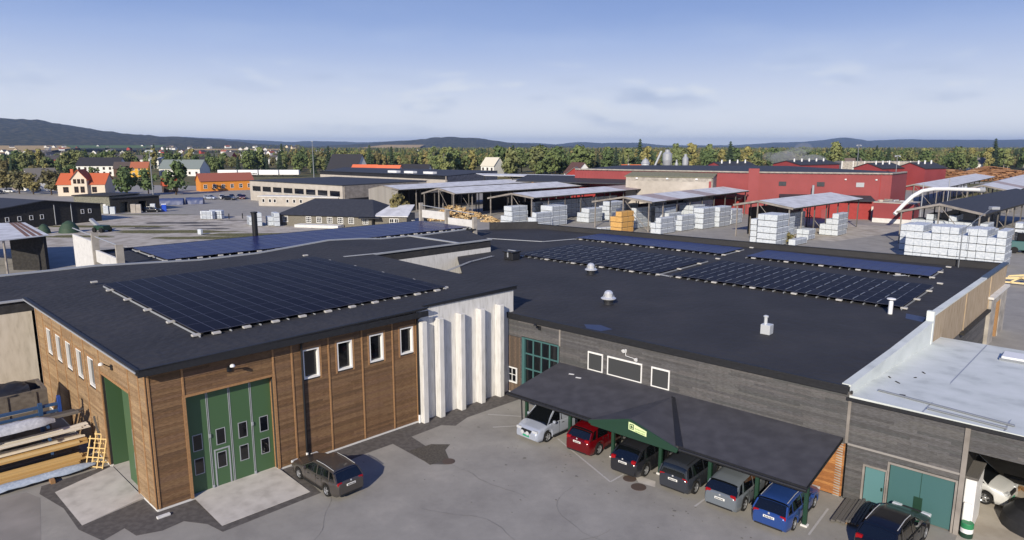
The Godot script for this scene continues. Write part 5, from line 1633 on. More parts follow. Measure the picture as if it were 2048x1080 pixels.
	for i in 14:
		var row := []
		for a in 7:
			var t := PI * a / 6
			row.append(V(-6.0 + i * 0.4, 3.2 + sin(t) * rnd(0.2, 0.55), -1.1 + cos(t) * 1.2 + rnd(-0.06, 0.06)))
		rg2.append(row)
	loft(b, rg2)
	put(c, "cover", b, M.black_trim)
	# lattice of new laths leaning on the wall
	for k in [[V(-1.0, 0, -7.3), 0.5, -0.35, "pale lattice of new laths leaning by the side gate, the front one"], [V(-0.55, 0, -7.75), 0.45, -0.3, "pale lattice of new laths leaning on the brown wall, the rear one"]]:
		var o := thing("lath_lattice", k[3], "lattice", TW * Transform3D(Basis(Vector3.UP, -0.9) * Basis(Vector3.RIGHT, k[2]), k[0]), "lath lattices by the side gate")
		for i in 4:
			b = MB.new(); b.box(V(-0.5 + 0.33 * i - 0.03, 0.02, -0.02), V(-0.5 + 0.33 * i + 0.03, 1.75, 0.02))
			put(o, "lath", b, flat("new_lath", S(214, 184, 124), 0.75))
		for i in 4:
			b = MB.new(); b.box(V(-0.55, 0.08 + 0.5 * i, 0.021), V(0.55, 0.14 + 0.5 * i, 0.06))
			put(o, "lath", b, M.new_lath)
	b = MB.new()
	b.boxt(Transform3D(Basis(Vector3.BACK, 0.12), V(-0.35, 1.3, -8.4)), V(0.1, 2.6, 0.06))
	one("leaning_plank", "single grey plank leaning upright on the brown wall", "plank", b, M.grey_board, TW)


# ---------------------------------------------------------------- open timber sheds and the wrapped packs
var pack_mesh: ArrayMesh
var pack_short: ArrayMesh
var gold_mesh: ArrayMesh
var packs := 0
var minor_packs := []

func make_pack(l: float, w: float, h: float, wrap: Material, print_: Material) -> ArrayMesh:
	var m := ArrayMesh.new()
	var b := MB.new()
	b.rbox(V(0.0, 0.09, -w), V(l, h, 0), 0.05)
	b.mesh(wrap, m)
	# the printed long side, a hair proud of the wrap, and the bearers under the pack
	b = MB.new()
	b.box(V(0.35, h * 0.22, 0.0), V(l - 0.25, h * 0.82, 0.006))
	b.mesh(print_, m)
	b = MB.new()
	for k in 4: b.box(V(0.15 + (l - 0.4) * k / 3.0, 0.0, -w + 0.04), V(0.25 + (l - 0.4) * k / 3.0, 0.09, -0.04))
	b.mesh(M.grey_board, m)
	b = MB.new()
	for k in 3:
		var sx := 0.5 + (l - 1.0) * k / 2.0
		b.box(V(sx - 0.03, 0.085, -w - 0.006), V(sx + 0.03, h + 0.005, 0.008))
	b.mesh(M.strap, m)
	return m

func shed(label: String, x: float, z: float, hd: float, len: float, hp: float, wr: float, hr: float, wl: float, hl: float, mat: Material, bays: int, group: String, patches := []) -> Node3D:
	var o := thing("open_shed", label, "shed", fr(x, z, hd), group)
	# roof in sheets, so that seams and rusty ones tell apart
	var n := bays
	for i in n:
		var a := len * i / n
		var c := len * (i + 1) / n
		var r := MB.new()
		r.plate(V(a, hr, wr), V(c - 0.01, hr, wr), V(c - 0.01, hp, 0.05), V(a, hp, 0.05), 0.07)
		r.plate(V(c - 0.01, hl, -wl), V(a, hl, -wl), V(a, hp, -0.05), V(c - 0.01, hp, -0.05), 0.07)
		put(o, "roof_sheet", r, M.rust_sheet if i in patches else mat)
	var f := MB.new()
	for s in [[wr, hr], [-wl, hl]]:
		var d := V(0, hp - s[1], -s[0])
		f.quad(V(-0.06, hp + 0.02, 0), V(-0.06, hp - 0.36, 0), V(-0.06, s[1] - 0.36, s[0]), V(-0.06, s[1] + 0.02, s[0]))
		f.quad(V(-0.06, hp + 0.03, 0), V(-0.06, s[1] + 0.03, s[0]), V(0.3, s[1] + 0.03, s[0]), V(0.3, hp + 0.03, 0))
	put(o, "barge_board", f, M.weathered)
	f = MB.new()
	f.box(V(0, hr - 0.32, wr - 0.12), V(len, hr - 0.08, wr - 0.02)); 
	put(o, "purlin", f, M.dark_stain)
	f = MB.new()
	f.box(V(0, hl - 0.32, -wl + 0.02), V(len, hl - 0.08, -wl + 0.12)); 
	put(o, "purlin", f, M.dark_stain)
	f = MB.new()
	f.box(V(0, hp - 0.4, -0.08), V(len, hp - 0.1, 0.08))
	put(o, "ridge_beam", f, M.dark_stain)
	for i in n + 1:
		var a := clampf(len * i / n, 0.25, len - 0.25)
		for zz in [[wr - 0.8, hr], [-wl + 0.8, hl], [0.0, hp - 0.2]]:
			if zz[0] == 0.0 and i > 0 and i % 2: continue
			f = MB.new()
			f.box(V(a - 0.1, 0, zz[0] - 0.1), V(a + 0.1, zz[1] - 0.05, zz[0] + 0.1))
			put(o, "post", f, M.weathered if i < 2 else M.grey_board)
		f = MB.new()
		f.quad(V(a, hp - 0.15, 0), V(a, hp - 0.45, 0), V(a, hr - 0.4, wr - 0.2), V(a, hr - 0.1, wr - 0.2))
		f.quad(V(a, hp - 0.45, 0), V(a, hp - 0.15, 0), V(a, hl - 0.1, -wl + 0.2), V(a, hl - 0.4, -wl + 0.2))
		put(o, "rafter", f, M.dark_stain)
	for i in [0, n / 2]:
		var a := clampf(len * i / n, 0.25, len)
		f = MB.new()
		f.tube(V(a, 0.1, wr - 0.8), V(a, hp - 0.9, 0.4), 0.07, 4)
		put(o, "brace", f, M.weathered)
	return o

# a stack of packs: x, z = the near bottom corner in the frame of the sheds; n wide by levels high
func stack(called: String, where: String, x: float, z: float, n: int, levels: Array, mesh: ArrayMesh, w: float, h: float, group: String, minor := false) -> void:
	var ord := ["lowest", "second", "third", "fourth", "fifth", "sixth"]
	for i in n:
		for j in int(levels[i % levels.size()]):
			packs += 1
			if minor:
				minor_packs.append(fr(0, 0, -45) * Transform3D(Basis(), V(x + rnd(-0.12, 0.12), j * h, z - (n - 1 - i) * (w + 0.03))))
				continue
			var top: bool = j == int(levels[i % levels.size()]) - 1
			var pl: String = "topmost" if top else ord[j]
			var nth: String = ["nearest", "second", "third", "fourth", "fifth", "sixth", "seventh", "eighth", "ninth", "tenth", "eleventh", "twelfth", "thirteenth"][n - 1 - i]
			var t := fr(0, 0, -45) * Transform3D(Basis(Vector3.UP, rnd(-0.02, 0.02)), V(x + rnd(-0.12, 0.12), j * h, z - (n - 1 - i) * (w + 0.03) + rnd(-0.03, 0.03)))
			var lab := "%s, %s in %s column, %s" % [called, pl, nth, where] if n > 1 else "%s, %s, %s" % [called, pl, where]
			one("timber_pack", lab, "timber pack", mesh, null, t, group)

func sheds() -> void:
	mott("rust_sheet", 90, 0.012, [[0.2, S(158, 142, 140)], [0.8, S(176, 164, 162)]], 0.1, 0.7)
	mott("dark_sheet", 91, 0.02, [[0.2, S(50, 52, 58)], [0.8, S(62, 64, 70)]], 0.1, 0.7)
	mott("wrap_print", 92, 0.045, [[0.0, S(176, 184, 194)], [0.42, S(170, 178, 188)], [0.5, S(104, 112, 130)], [0.56, S(168, 176, 186)], [1.0, S(186, 192, 200)]], 0.16, 0.45, 512)
	M.wrap_print.uv1_scale = V(0.10, 0.5, 0.10)
	mott("plain_print", 93, 0.03, [[0.2, S(196, 148, 78)], [0.8, S(206, 160, 90)]], 0.3, 0.7)
	flat("strap", S(70, 76, 88), 0.6)
	pack_mesh = make_pack(5.2, 1.15, 1.1, M.wrap, M.wrap_print)
	pack_short = make_pack(3.4, 1.1, 1.0, M.wrap, M.wrap_print)
	gold_mesh = make_pack(4.4, 1.4, 1.1, M.timber_wrap, M.plain_print)
	var g := "open timber sheds with silver roofs"
	shed("open shed nearest the grey hall's roof, weathered silver roof with dark scraps", 46.8, -130.3, -43.5, 34, 7.3, 7.0, 6.3, 5.0, 6.3, M.silver_roof, 6, g)
	shed("open shed with one rust tinged sheet behind the gold pack stack", 23.3, -143.9, -48.2, 48, 7.06, 7.0, 6.3, 7.9, 5.7, M.silver_roof, 8, g, [1, 4])
	shed("middle open shed sheltering packs in deep shade", -0.2, -156.2, -46.5, 48, 6.96, 6.9, 6.3, 7.7, 5.54, M.silver_roof, 8, g, [6, 7])
	shed("open shed above the heap of sawn offcuts", -18.2, -168.7, -44.5, 56, 7.34, 6.4, 6.3, 6.7, 5.8, M.silver_roof, 9, g)
	shed("farthest open shed, ending in a grey clad gable", -34.8, -184.4, -46.5, 58, 7.06, 7.0, 6.3, 6.0, 6.0, M.silver_roof, 9, g)
	shed("open shed with a dark roof and grey barge boards behind the great white stack", 74.4, -118.9, -44.0, 62, 7.66, 6.9, 6.3, 6.7, 5.9, M.dark_sheet, 9, "open sheds at the right")
	shed("left of two silver roofed sheds beyond the white pipe", 113, -193, -48, 100, 7.0, 6.5, 6.0, 5.0, 5.6, M.silver_roof, 10, "silver roofed sheds beyond the pipe")
	shed("right of two silver roofed sheds beyond the white pipe", 124, -181, -48, 92, 7.4, 7.0, 6.0, 4.0, 6.2, M.silver_roof, 10, "silver roofed sheds beyond the pipe", [2])
	# gable cladding of the farthest shed
	var b := MB.new()
	var x := -6.0
	while x < 7.0:
		var top := 7.0 - absf(x) * 0.14
		b.col = lin(150, 146, 140) * rnd(0.88, 1.12)
		b.box(V(-0.35, 0, x), V(-0.25 + rnd(0, 0.03), top - 0.2, x + 0.44))
		x += 0.45
	var cl := thing("clad_gable", "grey vertical boarded end wall of the farthest shed", "wall", fr(-34.8, -184.4, -46.5))
	stuff(put(cl, "boards", b, M.plank))
	b = MB.new()
	b.box(V(-0.24, 0, -5.9), V(-0.1, 5.6, 6.9)); b.box(V(-0.1, 0, -6.0), V(40, 5.6, -5.85))
	put(cl, "wall", b, M.dark_stain)
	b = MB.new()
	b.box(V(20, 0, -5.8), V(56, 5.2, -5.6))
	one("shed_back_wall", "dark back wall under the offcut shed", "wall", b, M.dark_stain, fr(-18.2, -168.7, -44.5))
	for k in [[46.8, -130.3, -43.5, 5.0, 30.0, -4.2, 5.4, "added dark sheet for the shade under the near shed"], [23.3, -143.9, -48.2, 14.0, 44.0, -7.0, 4.0, "added dark sheet for the shade along the back of the rusty shed"], [-0.2, -156.2, -46.5, 6.0, 40.0, -6.8, 3.9, "added dark sheet for the shade along the back of the middle shed"], [74.4, -118.9, -44.0, 9.0, 60.0, -2.0, 5.2, "added dark sheet for the shade under the dark roofed shed"]]:  # black sheets added to stand in for the deep shade inside the sheds
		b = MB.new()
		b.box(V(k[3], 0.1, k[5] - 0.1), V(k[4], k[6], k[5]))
		one("added_shade_sheet", k[7], "wall", b, M.black_steel, fr(k[0], k[1], k[2]), "added shade sheets under the sheds")
	# packs: frame hd -45, near corner
	var wg := "white wrapped timber packs"
	var wp := "white timber pack"
	stack(wp, "left under the rusty shed", 117.2, -75.2, 2, [2, 3], pack_mesh, 1.15, 1.1, wg)
	stack(wp, "second along the rusty shed", 124.6, -74.9, 2, [2, 3], pack_mesh, 1.15, 1.1, wg)
	stack(wp, "third along the rusty shed", 131.0, -73.6, 2, [4, 4], pack_mesh, 1.15, 1.12, wg)
	stack(wp, "fourth along the rusty shed", 136.8, -73.0, 2, [4, 4], pack_mesh, 1.15, 1.1, wg)
	stack(wp, "far end of the rusty shed", 143.9, -73.8, 2, [3, 3], pack_mesh, 1.15, 1.1, wg)
	stack(wp, "sunlit behind the gold stack", 127.8, -91.6, 3, [2, 3, 4], pack_mesh, 1.15, 1.12, wg)
	stack(wp, "shaded under the rusty shed", 127.0, -79.5, 3, [4, 4, 3], pack_mesh, 1.15, 1.1, wg, true)
	stack(wp, "deep in the rusty shed", 136.0, -79.0, 3, [4, 4, 4], pack_mesh, 1.15, 1.1, wg, true)
	stack(wp, "between the two middle sheds", 136.0, -88.0, 3, [3, 4, 3], pack_mesh, 1.15, 1.1, wg)
	stack(wp, "leftmost by the middle shed's brace", 105.8, -106.0, 3, [2, 4, 4], pack_mesh, 1.15, 1.1, wg)
	stack(wp, "low by the middle shed", 107.3, -100.0, 2, [2, 3], pack_mesh, 1.15, 1.1, wg)
	stack(wp, "shaded in the middle shed", 112.8, -100.3, 3, [4, 4, 4], pack_mesh, 1.15, 1.1, wg, true)
	stack(wp, "half sunlit in the middle shed", 123.5, -98.5, 3, [2, 3, 3], pack_mesh, 1.15, 1.1, wg)
	stack(wp, "far along the middle shed", 131.5, -98.3, 3, [3, 4, 4], pack_mesh, 1.15, 1.1, wg)
	stack(wp, "under the middle shed's ridge", 119.0, -106.5, 2, [4, 4], pack_mesh, 1.15, 1.1, wg, true)
	stack(wp, "under the near shed's gable", 117.0, -51.4, 3, [5, 5, 5], pack_mesh, 1.15, 1.12, wg)
	stack(wp, "low in front of the near shed", 120.4, -49.4, 1, [1], pack_mesh, 1.15, 1.1, wg)
	stack(wp, "middle of the near shed", 129.4, -50.7, 2, [2, 2], pack_short, 1.1, 1.0, wg)
	stack(wp, "dark under the near shed", 124.5, -53.5, 3, [4, 4, 4], pack_mesh, 1.15, 1.1, wg, true)
	stack(wp, "far end of the near shed", 139.6, -49.1, 3, [2, 3, 4], pack_mesh, 1.15, 1.1, wg)
	stack(wp, "front row of the great stack", 118.6, -18.5, 11, [5, 5, 4, 5, 5, 5, 4, 5, 5, 4, 5], pack_mesh, 1.15, 1.1, "packs of the great white stack")
	stack(wp, "back row of the great stack", 139.0, -24.5, 10, [4, 4, 5, 4, 4, 5, 4, 4, 3, 4], pack_mesh, 1.15, 1.1, "packs of the great white stack")
	stack(wp, "middle row of the great stack", 128.6, -22.0, 11, [4, 3, 4, 4, 3, 4, 4, 4, 4, 3, 4], pack_mesh, 1.15, 1.1, "packs of the great white stack", true)
	stack(wp, "right of the great stack", 146.0, -19.5, 2, [4, 4], pack_short, 1.1, 1.1, wg)
	stack(wp, "at the right edge", 151.0, -16.5, 1, [5], pack_short, 1.1, 1.1, wg)
	stack("golden brown timber pack", "before the rusty shed", 112.9, -81.6, 2, [3, 4], gold_mesh, 1.4, 1.1, "golden timber packs")
	# rows deep in the shade
	for k in [["deep row of the middle shed", 118.0, -110.5, 24, pack_mesh], ["deep row of the rusty shed", 122.0, -84.5, 24, pack_mesh], ["deep row of the near shed", 119.0, -56.0, 16, pack_mesh]]:
		for i in k[3]:
			var q: int = i / 4
			minor_packs.append(fr(0, 0, -45) * Transform3D(Basis(), V(k[1] + q * 5.5 + rnd(-0.1, 0.1), (i % 4) * 1.1, k[2])))
	var mm := MultiMesh.new()
	mm.transform_format = MultiMesh.TRANSFORM_3D
	mm.mesh = pack_mesh
	mm.instance_count = minor_packs.size()
	for i in minor_packs.size(): mm.set_instance_transform(i, minor_packs[i])
	var mi := MultiMeshInstance3D.new()
	mi.name = "timber_pack_rows"
	mi.multimesh = mm
	add_child(mi)
	tag(mi, "white timber packs in the rows deep in the sheds, half hidden", "timber packs", "", "stuff")
	# loose bits
	var o := one("wrapped_bale", "single white bale lying left of the gold stack", "timber pack", pack_short, null, fr(18.0, -139.0, -30) )
	o.set_meta("group", "")
	o.remove_meta("group")
	var t := one("wrapped_bale", "silver foil bale lying at the far end of the rust tinged shed", "timber pack", pack_short, M.zinc, fr(57.5, -158.0, -20))
	t.remove_meta("group")
	# offcuts heap under the offcut shed
	rng.seed = 77
	b = MB.new()
	var cols := tones([[206, 178, 132], [190, 160, 114], [214, 192, 150], [168, 140, 100]])
	for i in 420:
		var a := rnd(0, TAU)
		var r := sqrt(rnd(0, 1)) * 6.0
		var hh := maxf(0, 3.6 * (1.0 - r / 6.0)) * (1.0 if cos(a) < 0.4 else 0.7)
		b.col = cols[rng.randi() % 4] * rnd(0.8, 1.1)
		b.boxt(Transform3D(Basis.from_euler(V(rnd(-0.5, 0.5), rnd(0, TAU), rnd(-0.5, 0.5))), V(cos(a) * r * 1.5, hh, sin(a) * r * 0.6)), V(rnd(0.5, 2.2), rnd(0.08, 0.4), rnd(0.1, 0.5)))
	var heap := one("offcut_heap", "big loose heap of yellow sawn offcuts behind the white end panels", "heap", b, M.plank, fr(-13.5, -166, -30))
	heap.set_meta("kind", "stuff")
	b = MB.new()
	for i in 120:
		var a := rnd(0, TAU)
		var r := sqrt(rnd(0, 1)) * 2.2
		b.col = cols[rng.randi() % 4] * rnd(0.8, 1.1)
		b.boxt(Transform3D(Basis.from_euler(V(rnd(-0.4, 0.4), rnd(0, TAU), rnd(-0.4, 0.4))), V(cos(a) * r, maxf(0.1, 1.1 * (1 - r / 2.2)), sin(a) * r * 0.7)), V(rnd(0.4, 1.4), rnd(0.08, 0.3), rnd(0.1, 0.4)))
	heap = one("offcut_heap", "small heap of yellow offcuts beside the dark shed post", "heap", b, M.plank, fr(-5.0, -160, 0))
	heap.set_meta("kind", "stuff")
	# pale roof trusses lying in the right hand yard
	for k in [[0.0, 0.0, "pale timber roof truss on the ground beyond the tan wall, the front one"], [1.2, 0.35, "pale timber roof truss on the ground beyond the tan wall, the one behind"]]:
		o = null
		var tr := thing("roof_truss", k[2], "roof truss", TM * Transform3D(Basis(Vector3.UP, 0.1), V(19.5 + k[0], 0.3 + k[1], -71.5 - k[0])), "pale timber trusses")
		for sg in [[0, 0, 9, 0], [0, 0.3, 9, 1.9], [0, 0.0, 0, 0.3], [1.5, 0, 2.6, 0.8], [2.6, 0.8, 4.2, 0.05], [4.2, 0.05, 5.4, 1.2], [5.4, 1.2, 7.0, 0.05], [7.0, 0.05, 8.4, 1.7]]:
			b = MB.new()
			var d := V(sg[2] - sg[0], sg[3] - sg[1], 0)
			b.boxt(Transform3D(Basis(Vector3.BACK, atan2(d.y, d.x)), V((sg[0] + sg[2]) / 2.0, (sg[1] + sg[3]) / 2.0, 0)), V(d.length(), 0.2, 0.1))
			put(tr, "member", b, M.pale_timber if M.has("pale_timber") else flat("pale_timber", S(226, 204, 152), 0.75))
	# machine parts right of the great stack
	b = MB.new(); b.rbox(V(-1.5, 0.5, -1.0), V(1.5, 2.0, 1.0), 0.1)
	var mc := thing("machine", "teal and white yard machine at the right edge behind the great white stack", "machine", fr(84.5, -112.5, 20))
	put(mc, "body", b, M.teal_door)
	b = MB.new(); b.rbox(V(-0.7, 2.0, -0.8), V(0.8, 3.4, 0.8), 0.1)
	put(mc, "cab", b, M.glass)
	for s in [[-1, -1], [1, -1], [-1, 1], [1, 1]]:
		b = MB.new(); b.lathe(V(s[0] * 1.0, 0.55, s[1] * 1.0), [Vector2(0.001, -0.2), Vector2(0.55, -0.2), Vector2(0.55, 0.2), Vector2(0.001, 0.2)], 14, Vector3.BACK)
		put(mc, "wheel", b, M.tyre)
	# the white blower pipe
	var pp := [V(82.5, 3.0, -147), V(84.5, 5.0, -147.5), V(86.6, 6.8, -148), V(88.8, 7.9, -148.5), V(91.5, 8.3, -149), V(95.5, 8.25, -150), V(104, 7.9, -152)]
	var pipe := thing("blower_pipe", "fat white pipe that rises in an arc and runs level over the dark roof", "pipe", Transform3D())
	for i in pp.size() - 1:
		b = MB.new()
		b.tube(pp[i], pp[i + 1], 0.42, 12)
		put(pipe, "pipe_length", b, M.white_paint)
	b = MB.new(); b.tube(V(89, 0, -148.5), V(89, 9.6, -148.5), 0.12, 6)
	put(pipe, "support", b, M.galv)
	b = MB.new(); b.tube(V(95.5, 0, -150), V(95.5, 10.6, -150), 0.1, 6)
	put(pipe, "support", b, M.galv)
	b = MB.new(); b.lathe(V(104, 7.9, -152), [Vector2(0.001, -0.6), Vector2(0.6, -0.6), Vector2(0.6, 0.6), Vector2(0.001, 0.6)], 12, Vector3.RIGHT)
	put(pipe, "collar", b, M.galv)
	# lamp arm on the right parapet
	b = MB.new()
	b.tube(V(43.5, 5.5, -65.5), V(43.5, 9.5, -65.5), 0.05, 6); b.tube(V(43.5, 9.5, -65.5), V(47.5, 11.5, -67.5), 0.04, 6); b.tube(V(44.5, 6.2, -65.9), V(44.5, 9.3, -65.9), 0.03, 5)
	var la := thing("mast_arm", "thin bent mast with a small lamp at the far corner of the tan wall", "mast", Transform3D())
	put(la, "arm", b, M.steel)
	b = MB.new(); b.rbox(V(47.3, 11.3, -67.8), V(48.1, 11.6, -67.2), 0.05)
	put(la, "lamp_head", b, M.galv)
	rng.seed = 99


# ---------------------------------------------------------------- the red works
func wall_run(o: Node3D, a: Vector2, c: Vector2, y0: float, y1: float, th: float, mat: Material, called := "wall") -> MeshInstance3D:
	var d := c - a
	var b := MB.new()
	b.box(V(0, y0, -th), V(d.length(), y1, 0))
	return put(o, called, b, mat, fr(a.x, a.y, rad_to_deg(atan2(d.y, d.x))))

func factory() -> void:
	var o := thing("red_factory", "long windowless dark red factory hall with a grey roof edge", "building", Transform3D())
	var pts := [Vector2(18.5, -202.5), Vector2(61.7, -178.5), Vector2(93.1, -168.5), Vector2(103, -179.5)]
	for i in 3:
		wall_run(o, pts[i], pts[i + 1], 0, 10.6, 0.4, M.red_sheet)
		wall_run(o, pts[i], pts[i + 1], 10.6, 11.0, 0.7, M.concrete_grey, "roof_edge")
	var r := MB.new()
	r.slab([Vector2(18.5, -202.5), Vector2(61.7, -178.5), Vector2(93.1, -168.5), Vector2(103, -179.5), Vector2(96, -240), Vector2(40, -250)], 10.4, 10.7)
	put(o, "roof", r, M.dark_sheet)
	for k in [[0.0, -0.35], [0.75, 0.06]]: pass
	# joints in the sheet, a stair tower, lamps
	var e: Vector2 = (pts[2] - pts[1]).normalized()
	var nn := Vector2(-e.y, e.x)
	for s in [11.5, 22.0, 30.5]:
		var p: Vector2 = pts[1] + e * s
		var b := MB.new()
		b.boxt(Transform3D(Basis(Vector3.UP, -atan2(e.y, e.x)), V(p.x, 5.3, p.y)), V(0.16, 10.5, 0.12))
		put(o, "downpipe" if s > 25 else "joint_strip", b, M.red_bright if s > 25 else M.red_sheet)
	var b := MB.new()
	b.boxt(Transform3D(Basis(Vector3.UP, -atan2(e.y, e.x)), V(62.5, 5.9, -178.0)), V(2.6, 11.8, 2.0))
	put(o, "stair_tower", b, M.red_sheet)
	b = MB.new()
	for i in 2:
		var a: Vector2 = pts[i]
		var d: Vector2 = pts[i + 1] - a
		var nr := int(d.length() / 0.9)
		for q in nr:
			var p: Vector2 = a + d * (q + 0.5) / nr
			b.boxt(Transform3D(Basis(Vector3.UP, -atan2(d.y, d.x)), V(p.x, 5.3, p.y)), V(0.25, 10.4, 0.09))
	for q in [[8.0, "dark"], [17.0, "dark"], [26.0, "pale"]]:
		var p: Vector2 = pts[1] + e * q[0]
		var lv := MB.new()
		lv.boxt(Transform3D(Basis(Vector3.UP, -atan2(e.y, e.x)), V(p.x, 8.0, p.y)), V(1.8, 1.1, 0.26))
		put(o, "louvre", lv, M.dark_sheet if q[1] == "dark" else M.galv)
	stuff(put(o, "sheet_ribs", b, M.red_sheet))
	b = MB.new()
	for s in [22.6, 29.5]:
		var p: Vector2 = pts[1] + e * s + nn * 0.15
		b.boxt(Transform3D(Basis(), V(p.x, 9.3, p.y)), V(0.4, 0.3, 0.3))
	stuff(put(o, "wall_lamp", b, M.white_paint))
	b = MB.new()
	b.boxt(Transform3D(Basis(Vector3.UP, -atan2(e.y, e.x)), V(89.5, 1.0, -169.2)), V(8, 2.0, 0.4))
	put(o, "plinth", b, M.concrete_white)
	b = MB.new()
	b.boxt(Transform3D(Basis(Vector3.UP, -atan2(e.y, e.x)), V(88.6, 1.4, -168.5)), V(5.4, 2.8, 2.0))
	put(o, "dock", b, M.concrete_white)
	# the low red block in front
	o = thing("red_block", "low dark red block with a cluttered pale top beside the drive", "building", fr(84.3, -159.2, 40))
	b = MB.new()
	b.box(V(0, 1.0, -7), V(8.2, 4.55, 0)); 
	put(o, "wall", b, M.red_sheet)
	b = MB.new()
	b.box(V(-0.05, 0, -7.05), V(8.25, 1.0, 0.05))
	put(o, "plinth", b, M.concrete_white)
	b = MB.new()
	b.box(V(-0.1, 4.55, -7.1), V(8.3, 4.75, 0.1))
	put(o, "roof", b, M.concrete_cream)
	for k in 9:
		b = MB.new()
		b.boxt(Transform3D(Basis(Vector3.UP, rnd(-0.5, 0.5)), V(rnd(0.8, 7), 4.95, rnd(-6, -1))), V(rnd(0.6, 2), rnd(0.2, 0.5), rnd(0.2, 0.8)))
		put(o, "roof_clutter", b, [M.galv, M.concrete_cream, M.weathered][k % 3])
	# canopies along the red wall
	for k in [[67.5, -170.5, 18.0, 20.0, 6.0, 5.4, 4.6, "red fronted lean-to with a grey roof along the factory's foot"], [47.5, -180.5, 30.0, 12.0, 5.0, 5.0, 4.4, "shorter red fronted lean-to left of the stair tower"]]:
		o = thing("lean_to", k[7], "lean-to", fr(k[0], k[1], k[2]), "red lean-tos along the factory")
		b = MB.new()
		b.box(V(0, 0, -0.3), V(k[3], k[6] - 0.35, 0)); b.box(V(0, 0, -k[4]), V(0.3, k[6], -0.3)); b.box(V(k[3] - 0.3, 0, -k[4]), V(k[3], k[6], -0.3))
		put(o, "wall", b, M.red_bright)
		b = MB.new()
		b.plate(V(-0.6, k[6], 1.2), V(k[3] + 0.6, k[6], 1.2), V(k[3] + 0.6, k[5], -k[4]), V(-0.6, k[5], -k[4]), 0.2)
		put(o, "roof", b, M.dark_sheet)
		b = MB.new()
		b.box(V(2, 0, 0.01), V(5, 3.0, 0.06)); b.box(V(9, 0, 0.01), V(10.2, 2.2, 0.06))
		put(o, "door", b, M.red_sheet)
	b = MB.new(); b.lathe(V(75.5, 0, -172), [Vector2(0.3, 0), Vector2(0.3, 7.8), Vector2(0.001, 7.9)], 10)
	one("flue", "slim grey flue rising through the red lean-to's roof", "flue", b, M.galv)
	# the beige block before the factory
	o = thing("beige_block", "beige concrete block with a greenish sloping roof before the red factory", "building", fr(30.5, -184.2, 23.0))
	b = MB.new(); b.box(V(0, 0, -16), V(22.3, 8.4, 0))
	put(o, "wall", b, M.concrete_cream)
	b = MB.new(); b.box(V(0.05, 8.4, -0.02), V(22.25, 9.55, 0.03))
	put(o, "upper_band", b, M.concrete_grey)
	b = MB.new(); b.plate(V(-0.4, 9.6, 0.3), V(22.7, 9.6, 0.3), V(22.7, 10.5, -9.0), V(-0.4, 10.5, -9.0), 0.15)
	put(o, "roof", b, mott("mossy_roof", 94, 0.02, [[0.2, S(118, 118, 92)], [0.8, S(142, 138, 116)]], 0.1, 0.9))
	b = MB.new(); b.box(V(22.3, 0, -20), V(22.6, 9.7, -0.2))
	put(o, "wall", b, M.weathered)
	for x in [3.0, 11.0, 18.5]:
		b = MB.new(); b.rbox(V(x - 0.3, 8.9, 0.03), V(x + 0.3, 9.3, 0.4), 0.05)
		put(o, "wall_lamp", b, M.white_paint)
	b = MB.new(); b.box(V(21.6, 4.5, 0.0), V(22.2, 8.6, 0.12))
	put(o, "red_panel", b, M.red_sheet)
	# dark low roofs left of it
	for k in [[2.0, -206, 27, 46, 8.8, "long dark low roofed store left of the beige block"]]:
		o = thing("low_store", k[5], "building", fr(k[0], k[1], k[2]))
		b = MB.new(); b.box(V(0, 0, -7), V(k[3], k[4] - 3.0, 0))
		put(o, "wall", b, M.red_bright)
		b = MB.new(); b.plate(V(-0.5, k[4] - 1.5, 1.0), V(k[3] + 0.5, k[4] - 1.5, 1.0), V(k[3] + 0.5, k[4], -7), V(-0.5, k[4], -7), 0.3)
		put(o, "roof", b, M.dark_sheet)
	b = MB.new()
	for i in 6: b.box(V(-2 + i * 3.2, 6.2, -222), V(0.9 + i * 3.2, 7.3, -220))
	for kk in 6:
		b = MB.new(); b.rbox(V(3.5 + kk * 3.6, 6.0, -219.0 + kk * 1.5), V(6.9 + kk * 3.6, 7.2, -217.5 + kk * 1.5), 0.05)
		one("lumber_pack", "unwrapped yellow lumber pack, %s from the left under the farthest silver roof" % ["first", "second", "third", "fourth", "fifth", "last"][kk], "timber pack", b, M.timber_wrap, Transform3D(), "yellow packs under the farthest silver roof")
	b = MB.new()
	b.plate(V(-9, 8.2, -222), V(28, 8.2, -206), V(24, 8.6, -213), V(-12, 8.6, -229), 0.15)
	var cs := thing("canopy", "farthest silver canopy, left of the red factory", "canopy", Transform3D())
	put(cs, "roof", b, M.silver_roof)
	for k in 5:
		b = MB.new(); b.box(V(-9 + k * 9.2 - 0.15, 0, -222.6 + k * 4.0), V(-9 + k * 9.2 + 0.15, 8.1, -222.3 + k * 4.0))
		put(cs, "post", b, M.dark_stain)
	# red works behind, with roof vents
	for k in [[85, -272, -30, 19, 14, 8.6, 11.2, "red gabled kiln house behind the factory, the left one"], [112, -268, -30, 24, 13, 10.4, 11.8, "red kiln house with a flat dark roof and a row of white vents"], [146, -272, -30, 15, 12, 8.8, 10.8, "red gabled kiln house third along the row"], [163, -272, -30, 15, 12, 8.8, 11.0, "red gabled kiln house at the right of the row"]]:
		o = thing("kiln_house", k[7], "building", fr(k[0], k[1], k[2]), "red kiln houses behind the factory")
		b = MB.new()
		b.box(V(0, 0, -k[4]), V(k[3], k[5], 0))
		b.poly([V(0, k[5], -k[4]), V(0, k[5], 0), V(0, k[6], -k[4] / 2.0)]); b.poly([V(k[3], k[5], 0), V(k[3], k[5], -k[4]), V(k[3], k[6], -k[4] / 2.0)])
		put(o, "wall", b, M.red_sheet)
		b = MB.new()
